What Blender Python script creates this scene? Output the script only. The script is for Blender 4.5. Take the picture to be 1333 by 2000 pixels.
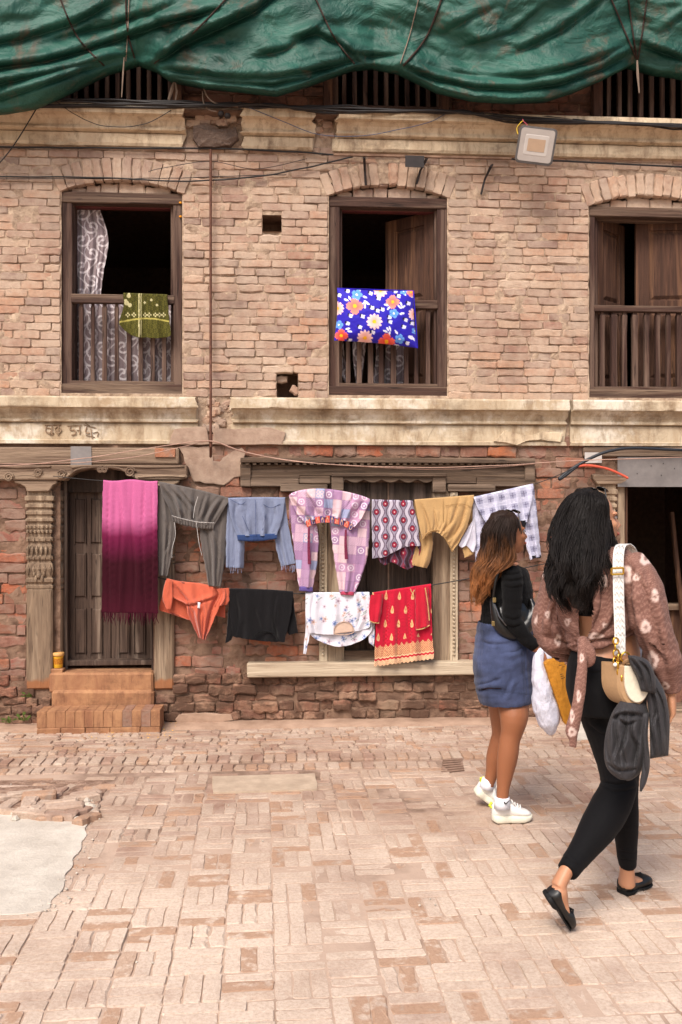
import bpy, bmesh, math, random
import numpy as np
from mathutils import Vector, Matrix, noise as mnoise
random.seed(7); np.random.seed(7)
sc = bpy.context.scene
for o in list(bpy.data.objects): bpy.data.objects.remove(o)
rad = math.radians
# ---------------------------------------------------------------- camera
F = 1750.0; DW = 6.62; CH = 1.55; PSI = rad(3.4)     # focal length in photo pixels, distance to the wall, eye height, yaw
cam_d = bpy.data.cameras.new('camera'); cam = bpy.data.objects.new('camera', cam_d)
sc.collection.objects.link(cam); sc.camera = cam
cam_d.sensor_fit = 'VERTICAL'; cam_d.sensor_height = 36; cam_d.lens = 36 * F / 2000
cam_d.clip_start = 0.05; cam_d.clip_end = 500
cam.location = (0, -DW, CH); cam.rotation_euler = (rad(90), 0, -PSI)
# ---------------------------------------------------------------- sky, sun, exposure
SUN_EL, SUN_AZ = 50, 206          # bright overcast, light from above and behind the camera
wd = bpy.data.worlds.new('World'); sc.world = wd; wd.use_nodes = True
wn = wd.node_tree.nodes; wl = wd.node_tree.links
sky = wn.new('ShaderNodeTexSky'); sky.sky_type = 'NISHITA'; sky.sun_disc = False
sky.sun_elevation = rad(SUN_EL); sky.sun_rotation = rad(SUN_AZ); sky.air_density = 1.0; sky.dust_density = 4.0; sky.ozone_density = 0.6
bg = wn['Background']; bg.inputs[1].default_value = 0.105; wl.new(sky.outputs[0], bg.inputs[0])
sun_d = bpy.data.lights.new('sun', 'SUN'); sun = bpy.data.objects.new('sun', sun_d); sc.collection.objects.link(sun)
sun_d.energy = 2.0; sun_d.angle = rad(26); sun_d.color = (1.0, 0.94, 0.88)
az, el = rad(SUN_AZ), rad(SUN_EL)
sdir = Vector((math.sin(az) * math.cos(el), math.cos(az) * math.cos(el), math.sin(el)))
sun.rotation_euler = sdir.to_track_quat('Z', 'Y').to_euler()
sc.view_settings.view_transform = 'Standard'; sc.view_settings.look = 'None'
sc.view_settings.exposure = 0.92; sc.view_settings.gamma = 1.0; sc.view_settings.use_curve_mapping = False
sc.cycles.max_bounces = 6; sc.cycles.diffuse_bounces = 3; sc.cycles.use_denoising = True
sc.cycles.transparent_max_bounces = 6; sc.render.filter_size = 1.1

# ---------------------------------------------------------------- geometry helpers
SP, CP = math.sin(PSI), math.cos(PSI)
def ray(px, py):
    a = (px - 666.5) / F; b = (1000 - py) / F
    return Vector((SP + CP * a, CP - SP * a, b))
CAM = Vector((0, -DW, CH))
def W(px, py, y=0.0):                      # point of the facade plane y (metres; negative = in front of the bricks)
    r = ray(px, py); return CAM + r * ((y + DW) / r.y)
def G(px, py, z=0.0):                      # point of the ground
    r = ray(px, py); return CAM + r * ((z - CH) / r.z)
def Q(px, py, d):                          # point at a distance d from the camera's plane
    return CAM + ray(px, py) * d
def rect(x0, y0, x1, y1, y=0.0):
    xm = (x0 + x1) / 2
    return W(x0, y0, y).x, W(x1, y0, y).x, W(xm, y1, y).z, W(xm, y0, y).z
def col(h, k=1.0):
    h = h.lstrip('#'); r = [int(h[i:i+2], 16) / 255 for i in (0, 2, 4)]
    return tuple(k * (c / 12.92 if c <= .04045 else ((c + .055) / 1.055) ** 2.4) for c in r)
def ncol(h): return np.array(col(h))
coll = sc.collection
def link(o, parent=None):
    coll.objects.link(o)
    if parent is not None: o.parent = parent
    return o
def tag(o, label, cat, group=None, kind=None):
    if label: o['label'] = label
    if cat: o['category'] = cat
    if group: o['group'] = group
    if kind: o['kind'] = kind
    return o
def empty(name, loc=(0, 0, 0), parent=None):
    o = bpy.data.objects.new(name, None); o.empty_display_size = .1
    link(o, parent); o['_loc'] = 0; del o['_loc']
    return o                                # kept at the origin: parts are built in world coordinates
class MB:
    def __init__(s): s.v = []; s.f = []; s.c = None
    def add(s, vs, fs):
        n = len(s.v); s.v += [tuple(p) for p in vs]; s.f += [tuple(i + n for i in f) for f in fs]; return n
    def hexa(s, p):                          # p: 4 bottom + 4 top
        s.add(p, [(3, 2, 1, 0), (4, 5, 6, 7), (0, 1, 5, 4), (1, 2, 6, 5), (2, 3, 7, 6), (3, 0, 4, 7)])
    def box(s, x0, x1, y0, y1, z0, z1, j=0, M=None):
        p = [Vector((x, y, z)) for z in (z0, z1) for x, y in ((x0, y0), (x1, y0), (x1, y1), (x0, y1))]
        if j: p = [q + Vector((random.uniform(-j, j), random.uniform(-j, j), random.uniform(-j, j))) for q in p]
        if M is not None: p = [M @ q for q in p]
        s.hexa(p); return s
    def prism(s, poly, y0, y1, M=None):      # poly in (x, z)
        n = len(poly)
        a = [Vector((x, y0, z)) for x, z in poly] + [Vector((x, y1, z)) for x, z in poly]
        if M is not None: a = [M @ q for q in a]
        s.add(a, [tuple(range(n)), tuple(range(2 * n - 1, n - 1, -1))] + [(i, i + n, (i + 1) % n + n, (i + 1) % n) for i in range(n)])
        return s
    def grid(s, P, cu=False, cv=False):      # P[v][u]
        nv, nu = len(P), len(P[0])
        fs = [(i * nu + j, i * nu + (j + 1) % nu, ((i + 1) % nv) * nu + (j + 1) % nu, ((i + 1) % nv) * nu + j)
              for i in range(nv if cv else nv - 1) for j in range(nu if cu else nu - 1)]
        return s.add([q for r in P for q in r], fs)
    def tube(s, pts, r, n=6, cap=True, flat=1.0):
        pts = [Vector(p) for p in pts]; rs = r if isinstance(r, (list, tuple)) else [r] * len(pts)
        up = Vector((0.123, 0.3, 0.95)).normalized(); P = []
        for i, p in enumerate(pts):
            t = (pts[min(i + 1, len(pts) - 1)] - pts[max(i - 1, 0)]); t = t.normalized() if t.length > 1e-9 else Vector((0, 0, 1))
            a = up - t * up.dot(t)
            if a.length < 1e-3: a = Vector((1, 0, 0)) - t * t.x
            a.normalize(); b = t.cross(a); up = a
            P.append([p + (a * math.cos(2 * math.pi * k / n) * flat + b * math.sin(2 * math.pi * k / n)) * rs[i] for k in range(n)])
        n0 = s.grid(P, cu=True)
        if cap:
            s.f.append(tuple(n0 + k for k in range(n - 1, -1, -1))); m = n0 + (len(pts) - 1) * n; s.f.append(tuple(m + k for k in range(n)))
        return s
    def lathe(s, prof, c, n=16, axis='z', sq=False, sx=1, sy=1):   # prof: (r, h)
        P = []
        for r, h in prof:
            row = []
            for k in range(n):
                t = 2 * math.pi * k / n; x, y = math.cos(t), math.sin(t)
                if sq: m = max(abs(x), abs(y)) ** .85; x, y = x / m, y / m
                x *= r * sx; y *= r * sy
                row.append(Vector((c[0] + x, c[1] + y, c[2] + h)) if axis == 'z' else
                           Vector((c[0] + x, c[1] + h, c[2] + y)) if axis == 'y' else Vector((c[0] + h, c[1] + x, c[2] + y)))
            P.append(row)
        n0 = s.grid(P, cu=True)
        s.f.append(tuple(n0 + k for k in range(n - 1, -1, -1))); m = n0 + (len(prof) - 1) * n; s.f.append(tuple(m + k for k in range(n)))
        return s
    def build(s, name, mat, parent=None, smooth=False, bevel=0, solid=0, cols=None):
        me = bpy.data.meshes.new(name); me.from_pydata(s.v, [], s.f)
        if cols is not None:
            ca = me.color_attributes.new('Col', 'FLOAT_COLOR', 'POINT')
            a = np.ones((len(s.v), 4), dtype=np.float32); a[:, :3] = cols; ca.data.foreach_set('color', a.ravel())
        bm = bmesh.new(); bm.from_mesh(me); bmesh.ops.recalc_face_normals(bm, faces=bm.faces); bm.to_mesh(me); bm.free()
        if smooth: me.shade_smooth()
        if mat is not None: me.materials.append(mat)
        o = bpy.data.objects.new(name, me); link(o, parent)
        if bevel:
            b = o.modifiers.new('bevel', 'BEVEL'); b.width = bevel; b.segments = 1; b.limit_method = 'ANGLE'; b.angle_limit = rad(40)
        if solid:
            m = o.modifiers.new('solid', 'SOLIDIFY'); m.thickness = solid; m.offset = 0
        return o
def fbm(x, y, z=0, o=4): return mnoise.fractal(Vector((x, y, z)), 1.0, 2.0, o)
def nz(x, y=0, z=0): return mnoise.noise(Vector((x, y, z)))
def lerp(a, b, t): return a + (b - a) * t
def interp(pts, x):                          # piecewise-linear y(x)
    return float(np.interp(x, [p[0] for p in pts], [p[1] for p in pts]))
def smooth_pts(pts, n):                      # Catmull-Rom through points of any dimension
    pts = [np.array(p, float) for p in pts]; m = len(pts); out = []
    for k in range(n):
        t = k / (n - 1) * (m - 1); i = min(int(t), m - 2); f = t - i
        p0, p1, p2, p3 = pts[max(i - 1, 0)], pts[i], pts[i + 1], pts[min(i + 2, m - 1)]
        out.append(.5 * ((2 * p1) + (-p0 + p2) * f + (2 * p0 - 5 * p1 + 4 * p2 - p3) * f * f + (-p0 + 3 * p1 - 3 * p2 + p3) * f ** 3))
    return out

_fc = {}
def fold_field(px, py, folds):               # creases along drawn curves (photo pixels): crest on one side, valley on the other
    px = np.asarray(px, float); py = np.asarray(py, float); out = np.zeros(px.shape)
    for pl, A_, w_ in folds:
        k = tuple(map(tuple, pl))
        if k not in _fc:
            q = np.array(smooth_pts(pl, 8 * len(pl))); t = np.gradient(q, axis=0); t /= np.linalg.norm(t, axis=1)[:, None] + 1e-9; _fc[k] = (q, t)
        q, t = _fc[k]; dx = px[..., None] - q[:, 0]; dy = py[..., None] - q[:, 1]; d2 = dx * dx + dy * dy; i = d2.argmin(-1); d = np.sqrt(np.take_along_axis(d2, i[..., None], -1)[..., 0])
        sx = np.take_along_axis(dx, i[..., None], -1)[..., 0]; sy = np.take_along_axis(dy, i[..., None], -1)[..., 0]; s = np.sign(t[i, 0] * sy - t[i, 1] * sx) * d
        e = np.minimum(1, np.minimum(i + 1, len(q) - i) / (len(q) * .3)); out += A_ * e * (np.exp(-((s + w_) / (1.5 * w_)) ** 2) - .9 * np.exp(-((s - .7 * w_) / (.8 * w_)) ** 2))
    return out

# ---------------------------------------------------------------- materials
class NB:
    def __init__(s, name, rough=.85, spec=.3):
        s.m = bpy.data.materials.new(name); s.m.use_nodes = True; s.n = s.m.node_tree.nodes; s.l = s.m.node_tree.links
        s.b = s.n['Principled BSDF']; s.b.inputs['Roughness'].default_value = rough; s.b.inputs['Specular IOR Level'].default_value = spec
        s.g = s.n.new('ShaderNodeNewGeometry')
    def lk(s, a, i):
        if isinstance(a, (int, float)): i.default_value = a
        elif isinstance(a, (tuple, list, np.ndarray)): i.default_value = tuple(a) + ((1,) if len(a) == 3 and i.type == 'RGBA' else ())
        else: s.l.new(a, i)
    def pos(s, sx=1, sy=1, sz=1, obj=False):
        m = s.n.new('ShaderNodeMapping'); m.inputs['Scale'].default_value = (sx, sy, sz)
        if obj: t = s.n.new('ShaderNodeTexCoord'); s.l.new(t.outputs['Object'], m.inputs[0])
        else: s.l.new(s.g.outputs['Position'], m.inputs[0])
        return m.outputs[0]
    def noise(s, scale, vec=None, detail=4, rough=.6, dist=0):
        t = s.n.new('ShaderNodeTexNoise'); t.inputs['Scale'].default_value = scale; t.inputs['Detail'].default_value = detail
        t.inputs['Roughness'].default_value = rough; t.inputs['Distortion'].default_value = dist
        s.l.new(vec if vec is not None else s.g.outputs['Position'], t.inputs['Vector']); return t.outputs['Fac']
    def ridge(s, scale, vec=None, detail=3, rough=.5, dist=0):
        t = s.n.new('ShaderNodeTexNoise'); t.noise_type = 'RIDGED_MULTIFRACTAL'; t.inputs['Scale'].default_value = scale; t.inputs['Detail'].default_value = detail
        t.inputs['Roughness'].default_value = rough; t.inputs['Distortion'].default_value = dist; t.normalize = True
        s.l.new(vec if vec is not None else s.g.outputs['Position'], t.inputs['Vector']); return t.outputs['Fac']
    def voro(s, scale, vec=None, feat='F1', out='Distance'):
        t = s.n.new('ShaderNodeTexVoronoi'); t.feature = feat; t.inputs['Scale'].default_value = scale
        s.l.new(vec if vec is not None else s.g.outputs['Position'], t.inputs['Vector']); return t.outputs[out]
    def ramp(s, fac, stops, mode='LINEAR'):
        r = s.n.new('ShaderNodeValToRGB'); r.color_ramp.interpolation = mode; e = r.color_ramp.elements
        while len(e) < len(stops): e.new(.5)
        for k, (p, c) in enumerate(stops):
            e[k].position = p; e[k].color = (c, c, c, 1) if isinstance(c, (int, float)) else tuple(c) + (1,)
        s.lk(fac, r.inputs[0]); return r.outputs[0]
    def mix(s, fac, a, b, mode='MIX'):
        m = s.n.new('ShaderNodeMix'); m.data_type = 'RGBA'; m.blend_type = mode
        s.lk(fac, m.inputs[0]); s.lk(a, m.inputs[6]); s.lk(b, m.inputs[7]); return m.outputs[2]
    def math(s, op, a, b=0.0, c=None):
        m = s.n.new('ShaderNodeMath'); m.operation = op; s.lk(a, m.inputs[0]); s.lk(b, m.inputs[1])
        if c is not None: s.lk(c, m.inputs[2])
        return m.outputs[0]
    def sep(s, v, k):
        x = s.n.new('ShaderNodeSeparateXYZ'); s.l.new(v, x.inputs[0]); return x.outputs[k]
    def attr(s, name, out='Fac'):
        a = s.n.new('ShaderNodeAttribute'); a.attribute_name = name; return a.outputs[out]
    def orand(s): return s.n.new('ShaderNodeObjectInfo').outputs['Random']
    def bump(s, h, dist=.003, strength=1.0, prev=None):
        b = s.n.new('ShaderNodeBump'); b.inputs['Distance'].default_value = dist; b.inputs['Strength'].default_value = strength
        s.lk(h, b.inputs['Height'])
        if prev is not None: s.l.new(prev, b.inputs['Normal'])
        s.l.new(b.outputs[0], s.b.inputs['Normal']); return b.outputs[0]
    def base(s, c): s.lk(c, s.b.inputs['Base Color']); return s
    def done(s): return s.m

def brick_mat(name, cols, individual, dust, damt, mud=None, mamt=.5, rough_amt=.004, wear=1.0, dscale=2.2):
    s = NB(name, .92, .2)
    r = s.orand() if individual else s.attr('rnd')
    n = len(cols); base = s.ramp(r, [((k + .5) / n, c) for k, c in enumerate(cols)])
    fine = s.noise(38, detail=5, rough=.7)
    base = s.mix(s.ramp(fine, [(.35, 0), (.7, .55)]), base, tuple(x * .62 for x in cols[0]))
    big = s.noise(dscale, detail=6, rough=.65)                      # lime and dust washed over the wall in patches
    base = s.mix(s.ramp(s.math('ADD', s.math('MULTIPLY', big, .6), s.math('MULTIPLY', s.noise(17, detail=4), .4)),
                        [(.5 - damt * .2, 0), (.5 + .26 - damt * .2, .62 * wear)]), base, dust)
    if mud is not None:
        base = s.mix(s.ramp(s.noise(3.4, s.pos(1, 1, 1.7), 5, .7, .6), [(.62 - mamt * .3, 0), (.72 - mamt * .3, .9)]), base, mud)
    soot = s.noise(1.3, s.pos(1.6, 1, .55), 6, .7, .4); base = s.mix(s.ramp(soot, [(.54, 0), (.70, .5)]), base, tuple(x * .45 for x in dust))
    pits = s.voro(90); base = s.mix(s.ramp(pits, [(.06, .5), (.16, 0)]), base, tuple(x * .5 for x in cols[0]))
    s.base(base)
    h = s.math('ADD', s.math('MULTIPLY', s.noise(48, detail=6, rough=.75), 1.0), s.math('MULTIPLY', s.noise(170, detail=3), .5))
    s.bump(h, rough_amt * 1.6, 1.0); return s.done()
def wood_mat(name, dark, light, grain='z', pale=None, pamt=.3, rough=.8, amount=1.0, paint=None):
    s = NB(name, rough, .25)
    sc_ = {'z': (1, 1, .06), 'x': (.06, 1, 1)}[grain]
    g = s.noise(46, s.pos(*sc_), 6, .65, .8); g2 = s.noise(9, s.pos(*sc_), 4, .6, 1.2)
    c = s.mix(s.ramp(g, [(.3, 0), (.7, 1)]), dark, light)
    if pale is not None: c = s.mix(s.ramp(g2, [(.55 - pamt * .3, 0), (.75 - pamt * .3, .9)]), c, pale)
    c = s.mix(s.ramp(s.noise(60, s.pos(*[x * .8 for x in sc_]), 3, .5, 1.5), [(.62, 0), (.7, .75)]), c, tuple(x * .35 for x in dark))
    if paint is not None:                    # ochre wash daubed on the foot of the timber
        pc, ztop = paint; zz = s.sep(s.g.outputs['Position'], 2)
        e = s.math('ADD', zz, s.math('MULTIPLY', s.math('SUBTRACT', s.noise(9), .5), .10))
        c = s.mix(s.ramp(s.math('SUBTRACT', e, ztop - .5), [(.49, .92), (.515, 0)]), c, s.mix(s.noise(14), pc, tuple(x * .7 for x in pc)))
    s.base(c); s.bump(s.math('ADD', g, s.math('MULTIPLY', g2, .6)), .004 * amount); return s.done()
def plain(name, c, rough=.7, spec=.3, var=.25, scale=20, bump=.0, metal=0):
    s = NB(name, rough, spec); n = s.noise(scale, detail=5, rough=.65)
    s.base(s.mix(s.ramp(n, [(.3, 0), (.7, 1)]), tuple(x * (1 - var) for x in c), tuple(min(1, x * (1 + var)) for x in c)))
    s.b.inputs['Metallic'].default_value = metal
    if bump: s.bump(n, bump)
    return s.done()
def cloth_mat(name, rough=.9, weave=420, wamt=.0008, sheen=.05, c=None, tint=.1, crease=.008, cscale=8, trans=0):
    s = NB(name, rough, .15)
    base = s.attr('Col', 'Color') if c is None else s.mix(s.noise(8, detail=3), c, tuple(x * (1 - tint) for x in c))
    base = s.mix(s.ramp(s.noise(weave, detail=2), [(.3, .18), (.6, 0)]), base, tuple(.0 for _ in range(3)))
    s.base(base); s.b.inputs['Sheen Weight'].default_value = sheen
    p = s.bump(s.math('ADD', s.noise(cscale, s.pos(1.6, 1.6, .7), 4, .6, 1.0), s.math('MULTIPLY', s.ridge(cscale * .9, s.pos(1.5, 1.5, .8), 3, .5, .8), .5)), crease)
    s.bump(s.noise(weave, detail=2), wamt, 1, p)
    return s.done()
M = {}
UP = [col(h) for h in ('#9c7a68', '#b3947d', '#8a685c', '#b99b84', '#a8765c', '#83675e', '#bfa48e', '#b08266', '#b4967e', '#8f6354', '#a3836f', '#7b5e54')]
DUST = col('#c3b09c')
M['brick_u'] = brick_mat('sun-bleached brick', UP, True, DUST, .75)
M['brick_u2'] = brick_mat('sun-bleached brick mass', UP, False, DUST, .75)
LO = [col(h) for h in ('#80594a', '#8e604c', '#6e4f45', '#ab6042', '#8f6959', '#7e6052', '#bb6f47', '#715145', '#985e51', '#846656')]
MUD = col('#8d7364'); LDUST = col('#ab937f')
M['brick_l'] = brick_mat('dark weathered brick', LO, True, LDUST, .25, MUD, .42)
M['brick_l2'] = brick_mat('dark weathered brick mass', LO, False, LDUST, .25, MUD, .42)
PL = [col(h) for h in ('#86604e', '#9a735c', '#765244', '#a5806a', '#8b5a48', '#6a4a3e')]
M['brick_p'] = brick_mat('damp plinth brick', PL, False, col('#b59a80'), .35, col('#5a4336'), .6, .007)
AT = [col(h) for h in ('#7a5243', '#8a5c48', '#6a483c', '#94664f')]
M['brick_a'] = brick_mat('dark attic brick', AT, False, col('#8a6c58'), .2, col('#503c32'), .4)  # darker, browner bricks than the upper wall below
def mortar(name, a, b, sc_=12, d=.012):
    s = NB(name, .95, .1); n = s.noise(sc_, detail=7, rough=.7)
    s.base(s.mix(s.ramp(n, [(.35, 0), (.65, 1)]), a, b)); s.bump(s.math('ADD', n, s.math('MULTIPLY', s.noise(70), .4)), d); return s.done()
M['mortar_u'] = mortar('lime mortar', col('#806a59'), col('#bda68f'))
M['mortar_l'] = mortar('mud mortar', col('#5d473b'), col('#8d725f'), 7)
def plaster(name, a, b, stain, drip=.5, white=None):
    s = NB(name, .85, .25)
    v = s.noise(5, s.pos(1.6, 1, .5), 6, .65, .5); c = s.mix(s.ramp(v, [(.35, 0), (.65, 1)]), a, b)
    if white is not None: c = s.mix(s.ramp(s.noise(2.3, detail=5, rough=.7), [(.5, 0), (.62, .8)]), c, white)
    c = s.mix(s.ramp(s.noise(13, s.pos(1, 1, .35), 6, .7, .3), [(.50, 0), (.70, drip)]), c, stain)
    c = s.mix(s.ramp(s.noise(2.1, s.pos(1.0, 1, 1.8), 6, .75), [(.53, 0), (.72, drip)]), c, tuple(x * .7 for x in stain))
    c = s.mix(s.ramp(s.voro(7, s.pos(1, 1, .6), 'DISTANCE_TO_EDGE'), [(.0, .35), (.004, 0)]), c, tuple(x * .5 for x in stain)) if drip > .6 else c
    s.base(c); s.bump(s.math('ADD', s.noise(30, detail=6), s.math('MULTIPLY', v, 2)), .004); return s.done()
M['cornice_up'] = plaster('old limewashed plaster', col('#b09a7f'), col('#c9b79b'), col('#66503f'), .72)
M['cornice_lo'] = plaster('ochre stained plaster', col('#a38d72'), col('#c0b097'), col('#70573f'), .65, col('#d6cdbd'))
M['cement'] = mortar('grey cement render', col('#8d7565'), col('#a8917f'), 9, .006)
M['cement_dark'] = mortar('dark cement lump', col('#5f5048'), col('#7a685c'), 16, .03)
M['wood_win'] = wood_mat('dark window timber', col('#2e1e19'), col('#4a332a'), 'z', col('#6f5a4d'), .3, amount=1.8)
M['wood_winx'] = wood_mat('dark window timber across', col('#33241e'), col('#50392f'), 'x', col('#7a6655'), .35, amount=1.8)
M['wood_shut'] = wood_mat('brown shutter timber', col('#34221a'), col('#54392b'), 'z', col('#7d5a42'), .2, amount=1.8)
M['wood_oldx'] = wood_mat('weathered carved timber across', col('#544236'), col('#836c59'), 'x', col('#9d8771'), .25, amount=2.6)
M['wood_oldz'] = wood_mat('weathered carved timber', col('#5c4a3c'), col('#8c7660'), 'z', col('#b09b82'), .3, amount=2.0, paint=(col('#9a6440'), .33))
M['wood_darkx'] = wood_mat('smoke dark carved timber', col('#3f3229'), col('#665343'), 'x', col('#857160'), .2, amount=1.6)
M['wood_pale'] = wood_mat('pale bare timber', col('#94826c'), col('#bfac92'), 'z', col('#c9b9a0'), .3, amount=1.4)
M['wood_palex'] = wood_mat('pale bare sill timber', col('#8f7c68'), col('#b6a48c'), 'x', col('#c2b29a'), .3, amount=1.4)
M['wood_door'] = wood_mat('grey brown door boards', col('#352822'), col('#5a483d'), 'z', col('#8d7b6c'), .1, paint=(col('#96684a'), .36))
M['wood_black'] = wood_mat('blackened window boards', col('#2b221d'), col('#4a3b31'), 'z', col('#65544a'), .25, amount=1.8)
M['room'] = plain('dark room', col('#8a7060'), .95, .0)
M['ochre'] = plaster('ochre clay plaster', col('#8a5f45'), col('#a67b58'), col('#583428'), .62)
M['iron'] = plain('black iron', col('#2a2423'), .6, .3)
M['rust'] = plain('rusty pipe', col('#5b3a2c'), .75, .3, .4, 30)
M['cable'] = plain('black cable', col('#231f1e'), .55, .35)
M['zinc'] = plain('dull zinc sheet', col('#77716e'), .6, .4, .2, 9, metal=.2)
# ================================================================ bricks as pieces
BL, BH = .20, .065
def brick_template(seed, n_top=4, rough=1.0, inset=.0028):
    rnd = random.Random(seed); x, z = BL / 2, BH / 2; out = []
    def J(a): return rnd.uniform(-a, a) * rough
    k = .0075
    for i in range(n_top + 1):
        t = i / n_top; out.append((lerp(-x + k, x - k, t), z + J(.0035)))
    for i in range(1, 2): out.append((x + J(.003), z - k)); out.append((x + J(.003), -z + k))
    for i in range(n_top + 1):
        t = i / n_top; out.append((lerp(x - k, -x + k, t), -z + J(.0035)))
    out.append((-x + J(.003), -z + k)); out.append((-x + J(.003), z - k))
    n = len(out); v = []
    cx = J(.02)
    for px, pz in out: v.append((px * (1 - inset / x * 1.2) + J(.001), J(.0007), pz * (1 - inset / z)))
    for px, pz in out: v.append((px, .007 + J(.002), pz))
    for px, pz in out: v.append((px, .06, pz))
    v.append((cx, J(.0007) - .0008, J(.01)))
    f = [(i, (i + 1) % n, 3 * n) for i in range(n)]
    for r in (0, 1): f += [(r * n + i, (r + 1) * n + i, (r + 1) * n + (i + 1) % n, r * n + (i + 1) % n) for i in range(n)]
    return np.array(v), f
TMPL = [brick_template(i) for i in range(14)]
RTMPL = [brick_template(100 + i, 4, 2.4, .010) for i in range(10)]          # eroded bricks
_bm = {}
def brick_mesh(kind, i, mat):
    key = (kind, i, mat.name)
    if key not in _bm:
        v, f = (TMPL if kind == 'n' else RTMPL)[i]; m = MB(); m.add(v, f)
        o = m.build('brick', mat); _bm[key] = o.data; bpy.data.objects.remove(o)
    return _bm[key]
def brick_obj(b, mat, parent, name='brick'):
    o = bpy.data.objects.new(name, brick_mesh(b['k'], b['i'], mat)); link(o, parent); o.matrix_world = b['M']; return o
def brick_mass(bs, mat, parent, name='brickwork'):
    V = []; Fs = []; R = []; n = 0
    for b in bs:
        v, f = (TMPL if b['k'] == 'n' else RTMPL)[b['i']]; Mx = np.array(b['M'])
        V.append(v @ Mx[:3, :3].T + Mx[:3, 3]); Fs += [tuple(i + n for i in q) for q in f]; n += len(v); R += [b['r']] * len(v)
    me = bpy.data.meshes.new(name); me.from_pydata(np.concatenate(V), [], Fs)
    a = me.attributes.new('rnd', 'FLOAT', 'POINT'); a.data.foreach_set('value', np.array(R, dtype=np.float32))
    bm = bmesh.new(); bm.from_mesh(me); bmesh.ops.recalc_face_normals(bm, faces=bm.faces); bm.to_mesh(me); bm.free()
    me.materials.append(mat); o = bpy.data.objects.new(name, me); link(o, parent); o['kind'] = 'stuff'; return o
def make_brick(c, L, H, rot=None, kind='n', depth=1.0):
    Mx = Matrix.Translation(Vector(c)) @ (rot if rot is not None else Matrix.Identity(4)) @ Matrix.Diagonal((L / BL, depth, H / BH, 1))
    return dict(M=Mx, k=kind, i=random.randrange(14 if kind == 'n' else 10), r=random.random(), L=L, H=H, c=Vector(c))
def project(p):
    d = Vector(p) - CAM; dep = d.x * SP + d.y * CP
    if dep < .2: return None
    return 666.5 + F * (d.x * CP - d.y * SP) / dep, 1000 - F * d.z / dep, dep
def in_poly(x, y, poly):
    c = False; n = len(poly)
    for i in range(n):
        x1, y1 = poly[i]; x2, y2 = poly[(i + 1) % n]
        if (y1 > y) != (y2 > y) and x < (x2 - x1) * (y - y1) / (y2 - y1) + x1: c = not c
    return c

# ================================================================ the ground
PV = [col(h) for h in ('#907262', '#9f8774', '#957b6a', '#a6907e', '#886a5b', '#a08a79', '#aa9685', '#7d6352')]
def paving_mat(name, ind):
    s = NB(name, .9, .25)
    r = s.orand() if ind else s.attr('rnd'); n = len(PV)
    base = s.ramp(r, [((k + .5) / n, c) for k, c in enumerate(PV)])
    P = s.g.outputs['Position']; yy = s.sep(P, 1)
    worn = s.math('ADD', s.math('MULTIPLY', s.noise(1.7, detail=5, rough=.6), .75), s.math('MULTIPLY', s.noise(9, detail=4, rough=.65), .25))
    worn = s.math('ADD', worn, s.ramp(s.math('MULTIPLY', yy, -.2), [(.20, -.16), (.38, -.02), (.60, .20)]))   # paler away from the wall: dusty wear plus open-sky brightness put into the colour
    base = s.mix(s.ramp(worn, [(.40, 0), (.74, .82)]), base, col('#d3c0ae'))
    bare = s.math('MULTIPLY', s.ramp(r, [(.80, 0), (.84, 1)]), s.ramp(s.noise(19, detail=4), [(.36, 0), (.5, .9)]))
    base = s.mix(s.math('MULTIPLY', bare, s.ramp(yy, [(0, 1), (1, 0)])), base, col('#a8876f'))
    base = s.mix(s.ramp(s.noise(75, detail=4, rough=.7), [(.36, .30), (.6, 0)]), base, col('#80583f'))
    base = s.mix(s.ramp(s.noise(.9, detail=7, rough=.72, dist=.5), [(.52, 0), (.74, .28)]), base, col('#8c6f5e'))
    s.base(base)
    s.bump(s.math('ADD', s.noise(45, detail=6, rough=.75), s.math('MULTIPLY', s.noise(150, detail=3), .4)), .004); return s.done()
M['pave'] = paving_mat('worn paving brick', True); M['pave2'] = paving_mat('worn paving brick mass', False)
def joint_mat():
    s = NB('sandy joint dirt', .95, .1); n = s.noise(7, detail=6, rough=.7); yy = s.sep(s.g.outputs['Position'], 1)
    sand = s.math('ADD', s.noise(1.9, detail=4), s.ramp(s.math('MULTIPLY', yy, -.2), [(.25, -.12), (.6, .16)]))   # swept sand fills the joints out in the lane
    c = s.mix(s.ramp(n, [(.35, 0), (.65, 1)]), col('#6b5648'), col('#9b8272')); s.base(s.mix(s.ramp(sand, [(.42, 0), (.62, .9)]), c, col('#b39b89'))); s.bump(n, .01); return s.done()
M['joint'] = joint_mat()
M['concrete'] = mortar('smooth cement patch', col('#aaa094'), col('#c9c0b3'), 3.5, .008)
M['kerb'] = mortar('dusty kerb cement', col('#8a705e'), col('#a98d79'), 5, .006)

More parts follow.
